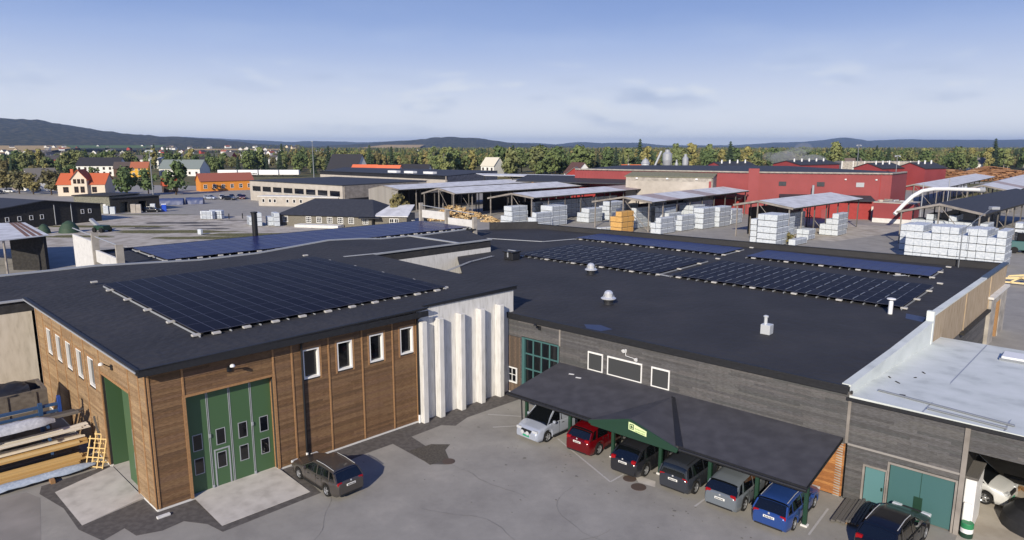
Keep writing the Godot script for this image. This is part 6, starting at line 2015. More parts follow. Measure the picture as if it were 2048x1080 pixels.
		b.plate(V(-0.4, k[5], 0.4), V(k[3] + 0.4, k[5], 0.4), V(k[3] + 0.4, k[6] + 0.1, -k[4] / 2.0), V(-0.4, k[6] + 0.1, -k[4] / 2.0), 0.2)
		b.plate(V(k[3] + 0.4, k[5], -k[4] - 0.4), V(-0.4, k[5], -k[4] - 0.4), V(-0.4, k[6] + 0.1, -k[4] / 2.0), V(k[3] + 0.4, k[6] + 0.1, -k[4] / 2.0), 0.2)
		var rf := put(o, "roof", b, M.dark_sheet)
		for i in int(k[3] / 4.5):
			b = MB.new(); b.lathe(V(2 + i * 4.5, k[6] - 0.6, -k[4] / 2.0 + 2), [Vector2(0.32, 0), Vector2(0.32, 1.2), Vector2(0.4, 1.3), Vector2(0.001, 1.5)], 8)
			put(rf, "vent", b, M.white_paint)
	o = thing("white_store", "long pale concrete store right of the red kiln houses", "building", fr(186, -390, 8))
	b = MB.new(); b.box(V(0, 0, -12), V(42, 9, 0))
	put(o, "wall", b, M.concrete_grey)
	for i in 7:
		b = MB.new(); b.box(V(i * 6.0, 0, 0), V(i * 6.0 + 0.6, 9.2, 0.3))
		put(o, "rib", b, M.concrete_white)
	# cyclones and filters
	for k in [[62.2, 1.9, 5.0, 16.0, "tall tapering steel cyclone on legs, the biggest"], [69.5, 1.2, 6.0, 14.2, "smaller tapering steel cyclone at the right"], [66.0, 0.7, 5.0, 12.0, "slim steel cyclone between the two others"]]:
		o = thing("cyclone", k[4], "cyclone", fr(k[0], -277, 0), "steel cyclones behind the red factory")
		b = MB.new(); b.lathe(Vector3.ZERO, [Vector2(0.2, k[2]), Vector2(k[1], k[3] - 4.0), Vector2(k[1], k[3] - 1.6), Vector2(k[1] * 0.5, k[3] - 0.8), Vector2(k[1] * 0.5, k[3]), Vector2(0.001, k[3] + 0.2)], 14)
		put(o, "hopper", b, M.galv)
		for s in [[-1, -1], [1, -1], [-1, 1], [1, 1]]:
			b = MB.new(); b.tube(V(s[0] * k[1] * 1.2, 0, s[1] * k[1]), V(s[0] * k[1] * 0.7, k[3] - 4.5, s[1] * k[1] * 0.6), 0.12, 5)
			put(o, "leg", b, M.steel)
	o = thing("conveyor", "slanting steel conveyor rising left of the cyclones", "conveyor", Transform3D())
	b = MB.new(); b.tube(V(55.0, 4, -277), V(59.8, 15.5, -277), 0.45, 8)
	put(o, "casing", b, M.galv)
	b = MB.new(); b.tube(V(58, 0, -277), V(57.6, 10, -277), 0.15, 5)
	put(o, "leg", b, M.steel)
	for k in [[53.5, 1.6, 13.0, "fat steel filter drum with a cone cap"], [46.8, 1.5, 10.6, "shorter filter drum with a yellowish dome cap"]]:
		o = thing("filter_drum", k[3], "filter", fr(k[0], -277, 0), "filter drums behind the red factory")
		b = MB.new(); b.lathe(Vector3.ZERO, [Vector2(k[1], 0), Vector2(k[1], k[2] - 2.4)], 14)
		put(o, "drum", b, M.zinc)
		b = MB.new(); b.lathe(Vector3.ZERO, [Vector2(k[1] * 1.15, k[2] - 2.4), Vector2(k[1] * 0.6, k[2] - 0.8), Vector2(k[1] * 0.3, k[2] - 0.6), Vector2(0.001, k[2])], 14)
		put(o, "cap", b, M.concrete_cream if k[0] < 50 else M.galv)
	b = MB.new()
	b.tube(V(48.5, 4, -277), V(48.9, 8.2, -277), 0.4, 8); b.tube(V(48.9, 8.2, -277), V(50.5, 9.6, -277), 0.4, 8); b.tube(V(50.5, 9.6, -277), V(55.5, 9.2, -277), 0.4, 8)
	one("duct", "bent steel duct joining the two filter drums", "duct", b, M.galv)
	# log piles
	var mm := MultiMesh.new()
	mm.transform_format = MultiMesh.TRANSFORM_3D
	mm.use_colors = true
	b = MB.new(); b.lathe(V(0, 0, -2.4), [Vector2(0.001, 4.8), Vector2(0.19, 4.8), Vector2(0.2, 0), Vector2(0.001, 0)].slice(0, 4), 7, Vector3.BACK)
	mm.mesh = b.mesh()
	var cols := tones([[170, 124, 86], [184, 138, 98], [150, 108, 74], [134, 96, 68], [192, 150, 112]])
	var tr := []
	for pile in [[224, -352, 66, 4.2], [210, -372, 90, 5.2], [240, -392, 100, 6.2]]:
		for i in 1500:
			var x := rnd(0, pile[2])
			var y := rnd(0.1, pile[3] * (0.75 + 0.25 * sin(x * 0.23 + pile[0])))
			tr.append(Transform3D(Basis(Vector3.UP, 0.5 + rnd(-0.06, 0.06)).scaled(Vector3.ONE * rnd(0.7, 1.4)), V(pile[0] + x, y, pile[1] + x * 0.25 + rnd(-0.7, 0.7) - y * 0.3)))
	mm.instance_count = tr.size()
	for i in tr.size():
		mm.set_instance_transform(i, tr[i])
		mm.set_instance_color(i, cols[rng.randi() % 5] * rnd(0.7, 1.1))
	var mi := MultiMeshInstance3D.new()
	mi.name = "log_pile"
	mi.multimesh = mm
	mi.material_override = M.plank
	add_child(mi)
	tag(mi, "long piles of orange brown logs before the wood on the right", "logs", "", "stuff")
	# grass bank with a row of white bales by the logs
	sheet("grass_patch", [Vector2(150, -235), Vector2(175, -262), Vector2(215, -325), Vector2(290, -320), Vector2(200, -215)], 0.012, M.grass, "green verge right of the silver sheds")
	for k in 9:
		b = MB.new(); b.lathe(Vector3.ZERO, [Vector2(0.001, 0), Vector2(0.9, 0), Vector2(1.0, 0.6), Vector2(0.9, 1.2), Vector2(0.001, 1.3)], 10)
		one("white_bale", "small white bale on the green verge, %s from the left" % ["first", "second", "third", "fourth", "fifth", "sixth", "seventh", "eighth", "ninth"][k], "bale", b, M.wrap, fr(186 + k * 6.2, -284 + k * 2.5 + rnd(-4, 4), 0), "white bales on the verge")
	# steam behind the kilns
	var puffs := [[V(118, 12, -300), V(12, 7, 9), 0.1], [V(123, 14, -301), V(10, 6, 8), 0.07], [V(130, 11.5, -300), V(13, 5, 9), 0.1], [V(127, 16.5, -302), V(8, 5, 7), 0.045], [V(112, 13, -300), V(7, 4, 6), 0.06]]
	for k in puffs.size():
		var fv := FogVolume.new()
		fv.name = numbered("steam")
		fv.shape = RenderingServer.FOG_VOLUME_SHAPE_ELLIPSOID
		fv.size = puffs[k][1]
		fv.position = puffs[k][0]
		var fm := FogMaterial.new()
		fm.density = puffs[k][2]
		fm.albedo = Color(0.95, 0.95, 0.96)
		fv.material = fm
		add_child(fv)
		tag(fv, "puff of white steam behind the red kiln houses, %s" % ["thick and low at the left", "middle", "broad and low at the right", "thin and highest", "small and leftmost"][k], "steam", "steam behind the kiln houses")
	var we: WorldEnvironment = get_node("world_environment")
	we.environment.volumetric_fog_enabled = true
	we.environment.volumetric_fog_density = 0.0


# ---------------------------------------------------------------- the yard on the left and the buildings round it
func mini_window(o: Node3D, x0: float, y0: float, x1: float, y1: float, t: Transform3D, fm: Material, cross := 0) -> void:
	var b := MB.new()
	b.box(V(x0, y0, -0.05), V(x1, y0 + 0.1, 0.05)); b.box(V(x0, y1 - 0.1, -0.05), V(x1, y1, 0.05)); b.box(V(x0, y0 + 0.1, -0.05), V(x0 + 0.1, y1 - 0.1, 0.05)); b.box(V(x1 - 0.1, y0 + 0.1, -0.05), V(x1, y1 - 0.1, 0.05))
	for i in cross:
		var x := lerpf(x0, x1, (i + 1.0) / (cross + 1))
		b.box(V(x - 0.03, y0 + 0.1, 0), V(x + 0.03, y1 - 0.1, 0.045))
		var y := lerpf(y0, y1, (i + 1.0) / (cross + 1))
		b.box(V(x0 + 0.1, y - 0.03, 0), V(x1 - 0.1, y + 0.03, 0.042))
	var w := put(o, "window", b, fm, t)
	b = MB.new(); b.box(V(x0 + 0.1, y0 + 0.1, 0.0), V(x1 - 0.1, y1 - 0.1, 0.02))
	put(w, "pane", b, M.glass, Transform3D())

# gabled house: ridge along x; windows on the front (z = 0) and the left gable
func house(label: String, x: float, z: float, hd: float, w: float, d: float, h: float, rise: float, wall: Color, roof: Color, wins := 0, group := "", called := "house", floors := 1, trim := 0.35) -> Node3D:
	var o := thing(called, label, "house", fr(x, z, hd), group)
	var wm := house_mat(wall, 0.85)
	var rm := house_mat(roof, 0.8)
	var b := MB.new()
	b.box(V(0, 0, -d), V(w, h, 0))
	b.poly([V(0, h, -d), V(0, h, 0), V(0, h + rise, -d / 2)]); b.poly([V(w, h, 0), V(w, h, -d), V(w, h + rise, -d / 2)])
	put(o, "wall", b, wm)
	b = MB.new()
	var k := trim * rise / (d / 2)
	b.plate(V(-trim, h - k, trim), V(w + trim, h - k, trim), V(w + trim, h + rise + 0.1, -d / 2), V(-trim, h + rise + 0.1, -d / 2), 0.2)
	b.plate(V(w + trim, h - k, -d - trim), V(-trim, h - k, -d - trim), V(-trim, h + rise + 0.1, -d / 2), V(w + trim, h + rise + 0.1, -d / 2), 0.2)
	put(o, "roof", b, rm)
	for f in floors:
		for i in wins:
			var wx := w * (i + 0.5) / wins
			mini_window(o, wx - 0.65, 1.0 + f * 2.7, wx + 0.65, 2.6 + f * 2.7, Transform3D(), M.window_white if wall.get_luminance() < 0.75 else M.trim_grey, 1)
	return o

var house_mats := {}
func house_mat(c: Color, rough: float) -> Material:
	var key := c.to_html()
	if not house_mats.has(key): house_mats[key] = flat("house_" + key, c, rough)
	return house_mats[key]

func mast(label: String, x: float, z: float, h: float, heads: bool) -> void:
	var o := thing("light_mast", label, "light mast", fr(x, z, 0), "tall light masts over the yards")
	var b := MB.new()
	b.tube(Vector3.ZERO, V(0, h, 0), 0.22, 8, 0.09)
	put(o, "pole", b, M.steel)
	b = MB.new()
	if heads:
		b.rbox(V(-1.0, h - 0.2, -0.1), V(1.0, h, 0.1), 0.03)
		for s in [-0.8, 0.8]: b.rbox(V(s - 0.3, h - 0.6, -0.1), V(s + 0.3, h - 0.2, 0.4), 0.05)
	else: b.rbox(V(-0.3, h, -0.3), V(0.3, h + 0.2, 0.3), 0.03)
	put(o, "lamp_head", b, M.galv)

var car0: Node3D
func yard_car(x: float, z: float, turn: float, col: String, label: String, group: String) -> void:
	var c: Node3D
	if car0 == null:
		car0 = car("car", label, "car", fr(x, z, turn), estate(), M[col], group, 0.16)
		c = car0
	else:
		c = copy(car0, fr(x, z, turn), label, group)
	for k in c.get_children():
		var nm: String = k.name
		if nm.begins_with("body") or nm.begins_with("roof") and not nm.begins_with("roof_rail") or nm.begins_with("mirror"): k.material_override = M[col]

func left_yard() -> void:
	flat("trim_grey", S(110, 100, 92), 0.7)
	mott("tile_orange", 101, 0.03, [[0.2, S(180, 88, 54)], [0.8, S(202, 106, 68)]], 0.3, 0.8)
	# dark gabled shed at the far left, its long dark end towards us
	var o := thing("dark_shed", "black stained shed with a grey blue roof and small white windows at the far left", "shed", fr(-107.1, -142, -64))
	var b := MB.new()
	b.box(V(-16, 0, -22), V(22, 4.05, 0)); b.poly([V(-2.5, 4.0, 0), V(22, 4.0, 0), V(9.4, 5.6, 0)])
	put(o, "wall", b, M.dark_stain)
	b = MB.new()
	b.plate(V(-3.4, 4.25, 0.4), V(9.4, 5.8, 0.4), V(9.4, 5.8, -22), V(-3.4, 4.25, -22), 0.2)
	b.plate(V(9.4, 5.8, 0.4), V(22.5, 4.1, 0.4), V(22.5, 4.1, -22), V(9.4, 5.8, -22), 0.2)
	put(o, "roof", b, M.dark_sheet)
	for x in [1.2, 3.6, 6.0, 8.2, 17.2, 18.9]:
		mini_window(o, x, 1.7 if x < 10 else 2.1, x + 0.75, 2.7 if x < 10 else 3.1, Transform3D(), M.window_white)
	for x in [11.3, 15.0]:
		b = MB.new(); b.tube(V(x, 0.2, 0.1), V(x, 4.6, 0.1), 0.08, 6)
		put(o, "downpipe", b, M.galv)
	# open shed with a silver roof
	o = thing("open_store", "open fronted dark store under a silver roof with one rusty edge", "shed", Transform3D())
	b = MB.new()
	b.plate(V(-69.2, 5.0, -91.0), V(-66.1, 5.05, -96.7), V(-78.8, 5.35, -110), V(-100, 5.3, -104), 0.15)
	put(o, "roof", b, M.silver_roof)
	b = MB.new()
	for q in [0.0, 0.55, 1.1]:
		b = MB.new()
		b.plate(V(-66.75 - q, 5.07, -95.7 + q), V(-66.5 - q, 5.075, -96.15 + q), V(-79.2 - q, 5.385, -109.6 + q * 0.3), V(-79.6 - q, 5.38, -109.4 + q * 0.3), 0.02)
		put(o, "rusty_strip", b, M.rust if M.has("rust") else flat("rust", S(122, 92, 78), 0.8))
	b = MB.new()
	b.box(V(-71.5, 0, -96.6), V(-66.7, 4.8, -96.3)); 
	b.boxt(Transform3D(Basis(Vector3.UP, deg_to_rad(43.5)), V(-72.7, 2.4, -103)), V(0.3, 4.8, 17.5))
	put(o, "wall", b, M.dark_stain)
	for k in [[-69.0, -91.8], [-78, -94]]:
		b = MB.new(); b.box(V(k[0] - 0.1, 0, k[1] - 0.1), V(k[0] + 0.1, 4.9, k[1] + 0.1))
		put(o, "post", b, M.weathered)
	# green machines under tarpaulin
	for k in [[-91.0, -139.5, 1.4, 1.9, "dark green tarpaulin covered machine, the tall one by the black shed"], [-95.2, -138.0, 0.9, 1.5, "dark green tarpaulin covered machine, the small one at the left"]]:
		b = MB.new()
		b.lathe(Vector3.ZERO, [Vector2(k[2] * 1.4, 0), Vector2(k[2] * 1.25, k[3] * 0.5), Vector2(k[2] * 0.8, k[3]), Vector2(k[2] * 0.3, k[3] * 1.25), Vector2(0.001, k[3] * 1.3)], 9)
		one("covered_machine", k[4], "machine", b, flat("tarp_green", S(52, 74, 56), 0.7), fr(k[0], k[1], 30), "tarpaulin covered machines")
	o = thing("loader", "pale grey loader arm tilted up beside the green covered machines", "loader", fr(-86.5, -141, 20))
	b = MB.new(); b.boxt(Transform3D(Basis(Vector3.BACK, -0.6), V(0, 1.8, 0)), V(2.6, 0.5, 0.7))
	put(o, "boom", b, M.galv)
	b = MB.new(); b.rbox(V(0.5, 0.4, -0.9), V(3.2, 1.4, 0.9), 0.1)
	put(o, "chassis", b, M.dark_green)
	for s in [[0.9, -1], [2.8, -1], [0.9, 1], [2.8, 1]]:
		b = MB.new(); b.lathe(V(s[0], 0.5, s[1]), [Vector2(0.001, -0.2), Vector2(0.5, -0.2), Vector2(0.5, 0.2), Vector2(0.001, 0.2)], 12, Vector3.BACK)
		put(o, "wheel", b, M.tyre)
	# flat roofed concrete garage row
	o = thing("garage_block", "flat roofed garage block, pale concrete front and dark stained side with openings", "building", fr(-116.9, -182.4, 14))
	b = MB.new(); b.box(V(0, 0, -10), V(11.5, 4.4, 0))
	put(o, "wall", b, mott("stained_concrete", 102, 0.02, [[0.2, S(104, 104, 94)], [0.8, S(138, 136, 122)]], 0.2, 0.9))
	b = MB.new(); b.box(V(-0.3, 4.4, -10.3), V(11.8, 4.65, 0.3))
	put(o, "roof", b, M.dark_stain)
	b = MB.new(); b.box(V(9.4, 0.1, 0.0), V(10.2, 2.4, 0.08))
	put(o, "door", b, M.white_paint)
	o = thing("dark_annex", "dark stained low annex to the garage block with open bays", "building", fr(-105.6, -179.7, -55))
	b = MB.new(); b.box(V(0.05, 0, -9), V(2.3, 3.9, 0)); b.box(V(4.5, 0, -9), V(7.2, 3.9, 0)); b.box(V(9.4, 0, -9), V(13.0, 3.9, 0)); b.box(V(2.3, 2.8, -9), V(4.5, 3.9, 0)); b.box(V(7.2, 2.8, -9), V(9.4, 3.9, 0)); b.box(V(0.05, 0, -9.3), V(13, 3.9, -9))
	put(o, "wall", b, M.dark_stain)
	b = MB.new(); b.box(V(-0.2, 3.9, -9.3), V(13.2, 4.15, 0.3))
	put(o, "roof", b, M.dark_sheet)
	for k in [[-104.2, -178.0, 0.0, "white"], [-100.2, -180.6, 0.5, "cream"], [-99.0, -181.0, 0.4, "pale grey"], [-96.9, -184.2, 0.3, "small white"], [-106.5, -179.0, 0.2, "tall white"]]:
		b = MB.new(); b.rbox(V(-0.6, 0, -0.5), V(0.6, 1.9 + k[2], 0.5), 0.06)
		one("crate", k[3] + " crate standing before the garage annex", "crate", b, M.wrap if k[3].contains("white") else M.concrete_cream, fr(k[0], k[1], -20), "crates before the garage annex")
	o = thing("portable_toilet", "bright blue portable toilet with a white roof at the yard's edge", "portable toilet", fr(-94.4, -185.2, -30))
	b = MB.new(); b.rbox(V(-0.55, 0, -0.55), V(0.55, 1.85, 0.55), 0.03)
	put(o, "cabin", b, flat("toilet_blue", S(30, 70, 190), 0.5))
	b = MB.new(); b.rbox(V(-0.6, 1.85, -0.6), V(0.6, 2.1, 0.6), 0.08)
	put(o, "roof", b, M.white_paint)
	b = MB.new(); b.box(V(-0.4, 0.1, 0.551), V(0.4, 1.75, 0.58))
	put(o, "door", b, flat("toilet_door", S(44, 88, 206), 0.5))
	for k in [[-107.5, -206, 8.0, "long dark blue tarpaulin covered pile beyond the mast"], [-99.8, -209.5, 5.0, "shorter blue grey covered pile with a white flap"]]:
		b = MB.new()
		var rg := []
		for i in 13:
			var row := []
			for a in 8:
				var t := PI * a / 7
				row.append(V(i * k[2] / 12.0, sin(t) * 2.0 + rnd(-0.08, 0.08), cos(t) * 1.3 + rnd(-0.08, 0.08)))
			rg.append(row)
		loft(b, rg)
		b.poly(rg[-1])
		one("covered_pile", k[3], "covered pile", b, flat("pile_blue", S(60, 74, 116), 0.5), fr(k[0], k[1], -12), "blue covered piles")
	# stacks of white packs in the open yard
	for k in [[-75.6, -165.2, "nearest the camera"], [-73.9, -166.4, "middle"], [-74.6, -168.0, "behind"]]:
		for j in 2: one("timber_pack", "small white pack in the open gravel yard, %s pile, %s" % [k[2], "upper" if j else "lower"], "timber pack", pack_short, null, fr(k[0], k[1], 15, j * 1.0), "white packs in the gravel yard")
	for k in [[-57.8, -152.5, 3, "left"], [-55.6, -153.6, 2, "middle"], [-53.9, -152.6, 3, "right"], [-60.0, -154.0, 2, "outermost"]]:
		for j in k[2]: one("timber_pack", "white pack beside the low hip roofed house, %s pile, %s from the ground" % [k[3], ["first", "second", "third"][j]], "timber pack", pack_short, null, fr(k[0], k[1], 60, j * 1.0), "white packs by the hip roofed house")
	b = MB.new(); b.rbox(V(-0.5, 0, -0.3), V(0.5, 1.1, 0.3), 0.08)
	one("sack", "white sack standing alone in the gravel yard", "sack", b, M.wrap, fr(-62.5, -136, 30))
	for k in [[-69.0, -166.0], [-66.0, -166.8]]:
		b = MB.new(); b.tube(Vector3.ZERO, V(0, 1.3, 0), 0.12, 6)
		one("bollard", "dark bollard in the gravel yard, %s" % ("left of two" if k[0] < -68 else "right of two"), "bollard", b, M.black_steel, fr(k[0], k[1], 0), "dark bollards")
	mast("tall grey light mast by the garage annex", -100.1, -191.1, 16.4, true)
	mast("tall grey light mast behind the hip roofed house", -70.1, -243.6, 19.0, false)
	mast("light mast beyond the red factory, the tallest at right", 148.0, -296.0, 18.0, true)
	mast("light mast beyond the log yard", 146.0, -262.0, 14.0, true)
	# low house with a dark hipped roof
	o = thing("hip_house", "low grey house under a wide black hipped roof with white gridded windows", "house", fr(-52.2, -153.0, 14.5))
	b = MB.new(); b.box(V(0, 0, -14), V(22.5, 2.5, 0))
	put(o, "wall", b, mott("old_wall", 103, 0.03, [[0.2, S(98, 95, 88)], [0.8, S(134, 128, 116)]], 0.3, 0.9))
	b = MB.new()
	var A := V(-0.6, 2.4, 0.6)
	var B := V(23.4, 2.4, 0.6)
	var C := V(24.5, 2.4, -15)
	var D := V(-0.6, 2.4, -15)
	var R0 := V(4.4, 5.5, -8.0)
	var R1 := V(19.0, 5.5, -8.0)
	b.quad(A, B, R1, R0); b.quad(C, D, R0, R1); b.tri(D, A, R0); b.tri(B, C, R1); b.quad(D, C, B, A)
	put(o, "roof", b, M.dark_sheet)
	for i in 7: mini_window(o, [0.8, 6.6, 9.2, 11.8, 14.4, 17.0, 20.4][i], 0.75, [0.8, 6.6, 9.2, 11.8, 14.4, 17.0, 20.4][i] + 1.3, 2.1, Transform3D(), M.window_white, 2)
	b = MB.new(); b.box(V(5.5, 0, 0.3), V(16, 0.6, 3.0))
	put(o, "white_terrace", b, M.concrete_white)
	o = thing("porch_house", "small lean-to house with a pale roof beside the yellow bush", "house", fr(-29.8, -148.0, 5))
	b = MB.new(); b.box(V(0, 0, -8), V(7, 2.6, 0))
	put(o, "wall", b, M.old_wall)
	b = MB.new(); b.plate(V(-0.4, 2.6, 0.4), V(7.4, 2.6, 0.4), V(7.0, 4.4, -8), V(1.6, 4.4, -8), 0.2)
	put(o, "roof", b, M.silver_roof)
	b = MB.new(); b.plate(V(-3.2, 2.2, 1.6), V(1.4, 2.2, 1.6), V(1.4, 3.0, -2.0), V(-3.2, 3.0, -2.0), 0.15)
	put(o, "porch_roof", b, M.black_trim)
	mini_window(o, 3.2, 0.3, 4.2, 2.0, Transform3D(), M.window_white, 1)
	mini_window(o, 4.3, 0.3, 5.2, 2.0, Transform3D(), M.window_white, 1)
	# long concrete works building with a window band
	o = thing("band_building", "long beige concrete works building with a dark window band under a grey flat roof", "building", fr(-85.9, -225, 37.6))
	b = MB.new(); b.box(V(0, 0, -34), V(47.2, 6.3, 0))
	put(o, "wall", b, M.concrete_cream)
	b = MB.new(); b.box(V(-0.2, 6.3, -34.2), V(47.4, 6.5, 0.2))
	put(o, "roof", b, M.dark_sheet)
	for i in 8:
		var x := 1.6 + i * 5.7
		b = MB.new(); b.box(V(x, 3.1, 0.0), V(x + 4.5, 4.7, 0.06))
		put(o, "window", b, M.glass)
		b = MB.new(); b.box(V(x - 0.05, 3.0, 0.0), V(x + 4.55, 3.1, 0.12))
		put(o, "sill", b, M.concrete_white)
	b = MB.new(); b.box(V(47.2, 0, -30), V(47.5, 6.2, -0.5))
	put(o, "wall", b, M.weathered)
	b = MB.new(); b.box(V(47.5, 0, -14), V(47.6, 2.6, -2))
	put(o, "opening", b, M.black_trim)
	o = thing("site_cabin", "low white site cabin with a row of small windows before the works building", "cabin", fr(-75.4, -203.5, 14))
	b = MB.new(); b.box(V(0, 0, -4), V(26, 2.7, 0))
	put(o, "wall", b, M.concrete_cream)
	b = MB.new(); b.box(V(-0.2, 2.7, -4.2), V(26.2, 2.95, 0.2))
	put(o, "roof", b, M.concrete_white)
	for x in [1.2, 3.4, 5.0, 9.2, 11.4, 13.6, 18.6, 20.8]: mini_window(o, x, 1.0, x + 0.9, 2.1, Transform3D(), M.window_white)
	# the far long hall
	o = thing("far_hall", "far long beige hall with a black roof edge and white roof lights", "building", Transform3D())
	wall_run(o, Vector2(-78, -280), Vector2(-22.2, -233), 0, 6.2, 0.4, M.concrete_cream)
	wall_run(o, Vector2(-78, -280), Vector2(-22.2, -233), 6.2, 7.6, 0.5, M.black_trim, "roof_edge")
	wall_run(o, Vector2(-22.2, -233), Vector2(-6, -284), 0, 7.4, 0.4, M.weathered)
	b = MB.new(); b.slab([Vector2(-78, -280), Vector2(-22.2, -233), Vector2(-6, -284), Vector2(-80, -330)], 7.2, 7.5)
	put(o, "roof", b, M.dark_sheet)
	for k in [[-45, -263], [-38, -258], [-30, -252]]:
		b = MB.new(); b.boxt(Transform3D(Basis(Vector3.UP, -0.7), V(k[0], 7.9, k[1])), V(5, 0.8, 2))
		put(o, "roof_light", b, M.white_paint)
	# parked cars
	yard_car(-100.5, -228, 20, "silver_paint", "white car parked leftmost before the orange house", "cars before the orange house")
	var gc := "cars before the orange house"
	for k in [[-97.2, -229.5, 60, "white_van_paint", "white car parked second before the orange house"], [-95.0, -232, 70, "charcoal_paint", "dark car in the row before the orange house, third"], [-92.6, -233, 70, "slate_paint", "grey car in the row before the orange house, fourth"], [-90.4, -230, 75, "red_paint", "dark red car at the right of the row before the orange house"], [-93.2, -225.5, 10, "black_paint", "black car parked by the corner of the works building"], [-96.6, -183.4, -10, "black_paint", "black car with a white bonnet sheet by the mast"], [-192, -262, 15, "white_van_paint", "white car at the far left square"], [-186, -268, 80, "charcoal_paint", "dark car at the far left square"], [-180, -276, 10, "red_paint", "red car under the trees of the far left square"], [-190, -254, 30, "slate_paint", "grey car nearest at the far left square"]]:
		yard_car(k[0], k[1], k[2], k[3], k[4], gc if k[0] < -90 and k[1] < -220 and k[0] > -120 else "")
	# lorries in a row behind the works building
	for k in 4:
		o = thing("trailer", "white lorry trailer, %s of the row beyond the works building" % ["first", "second, with dark print,", "third", "last"][k], "trailer", fr(-171 + k * 11.8, -400 - k * 0.5, 2), "white trailers in a row")
		b = MB.new(); b.rbox(V(0, 1.0, -2.5), V(11.4, 3.8, 0), 0.06)
		put(o, "box", b, M.white_paint)
		for x in [1.6, 8.6, 9.8]:
			b = MB.new(); b.lathe(V(x, 0.5, -0.2), [Vector2(0.001, -0.15), Vector2(0.5, -0.15), Vector2(0.5, 0.15), Vector2(0.001, 0.15)], 10, Vector3.BACK)
			put(o, "wheel", b, M.tyre)
		if k == 1:
			b = MB.new()
			var x := 0.6
			while x < 10.6:
				var w := rnd(0.4, 0.8)
				b.box(V(x, 1.35, 0.001), V(x + w, 2.1, 0.02))
				x += w + 0.25
			put(o, "lettering", b, M.slate_paint)

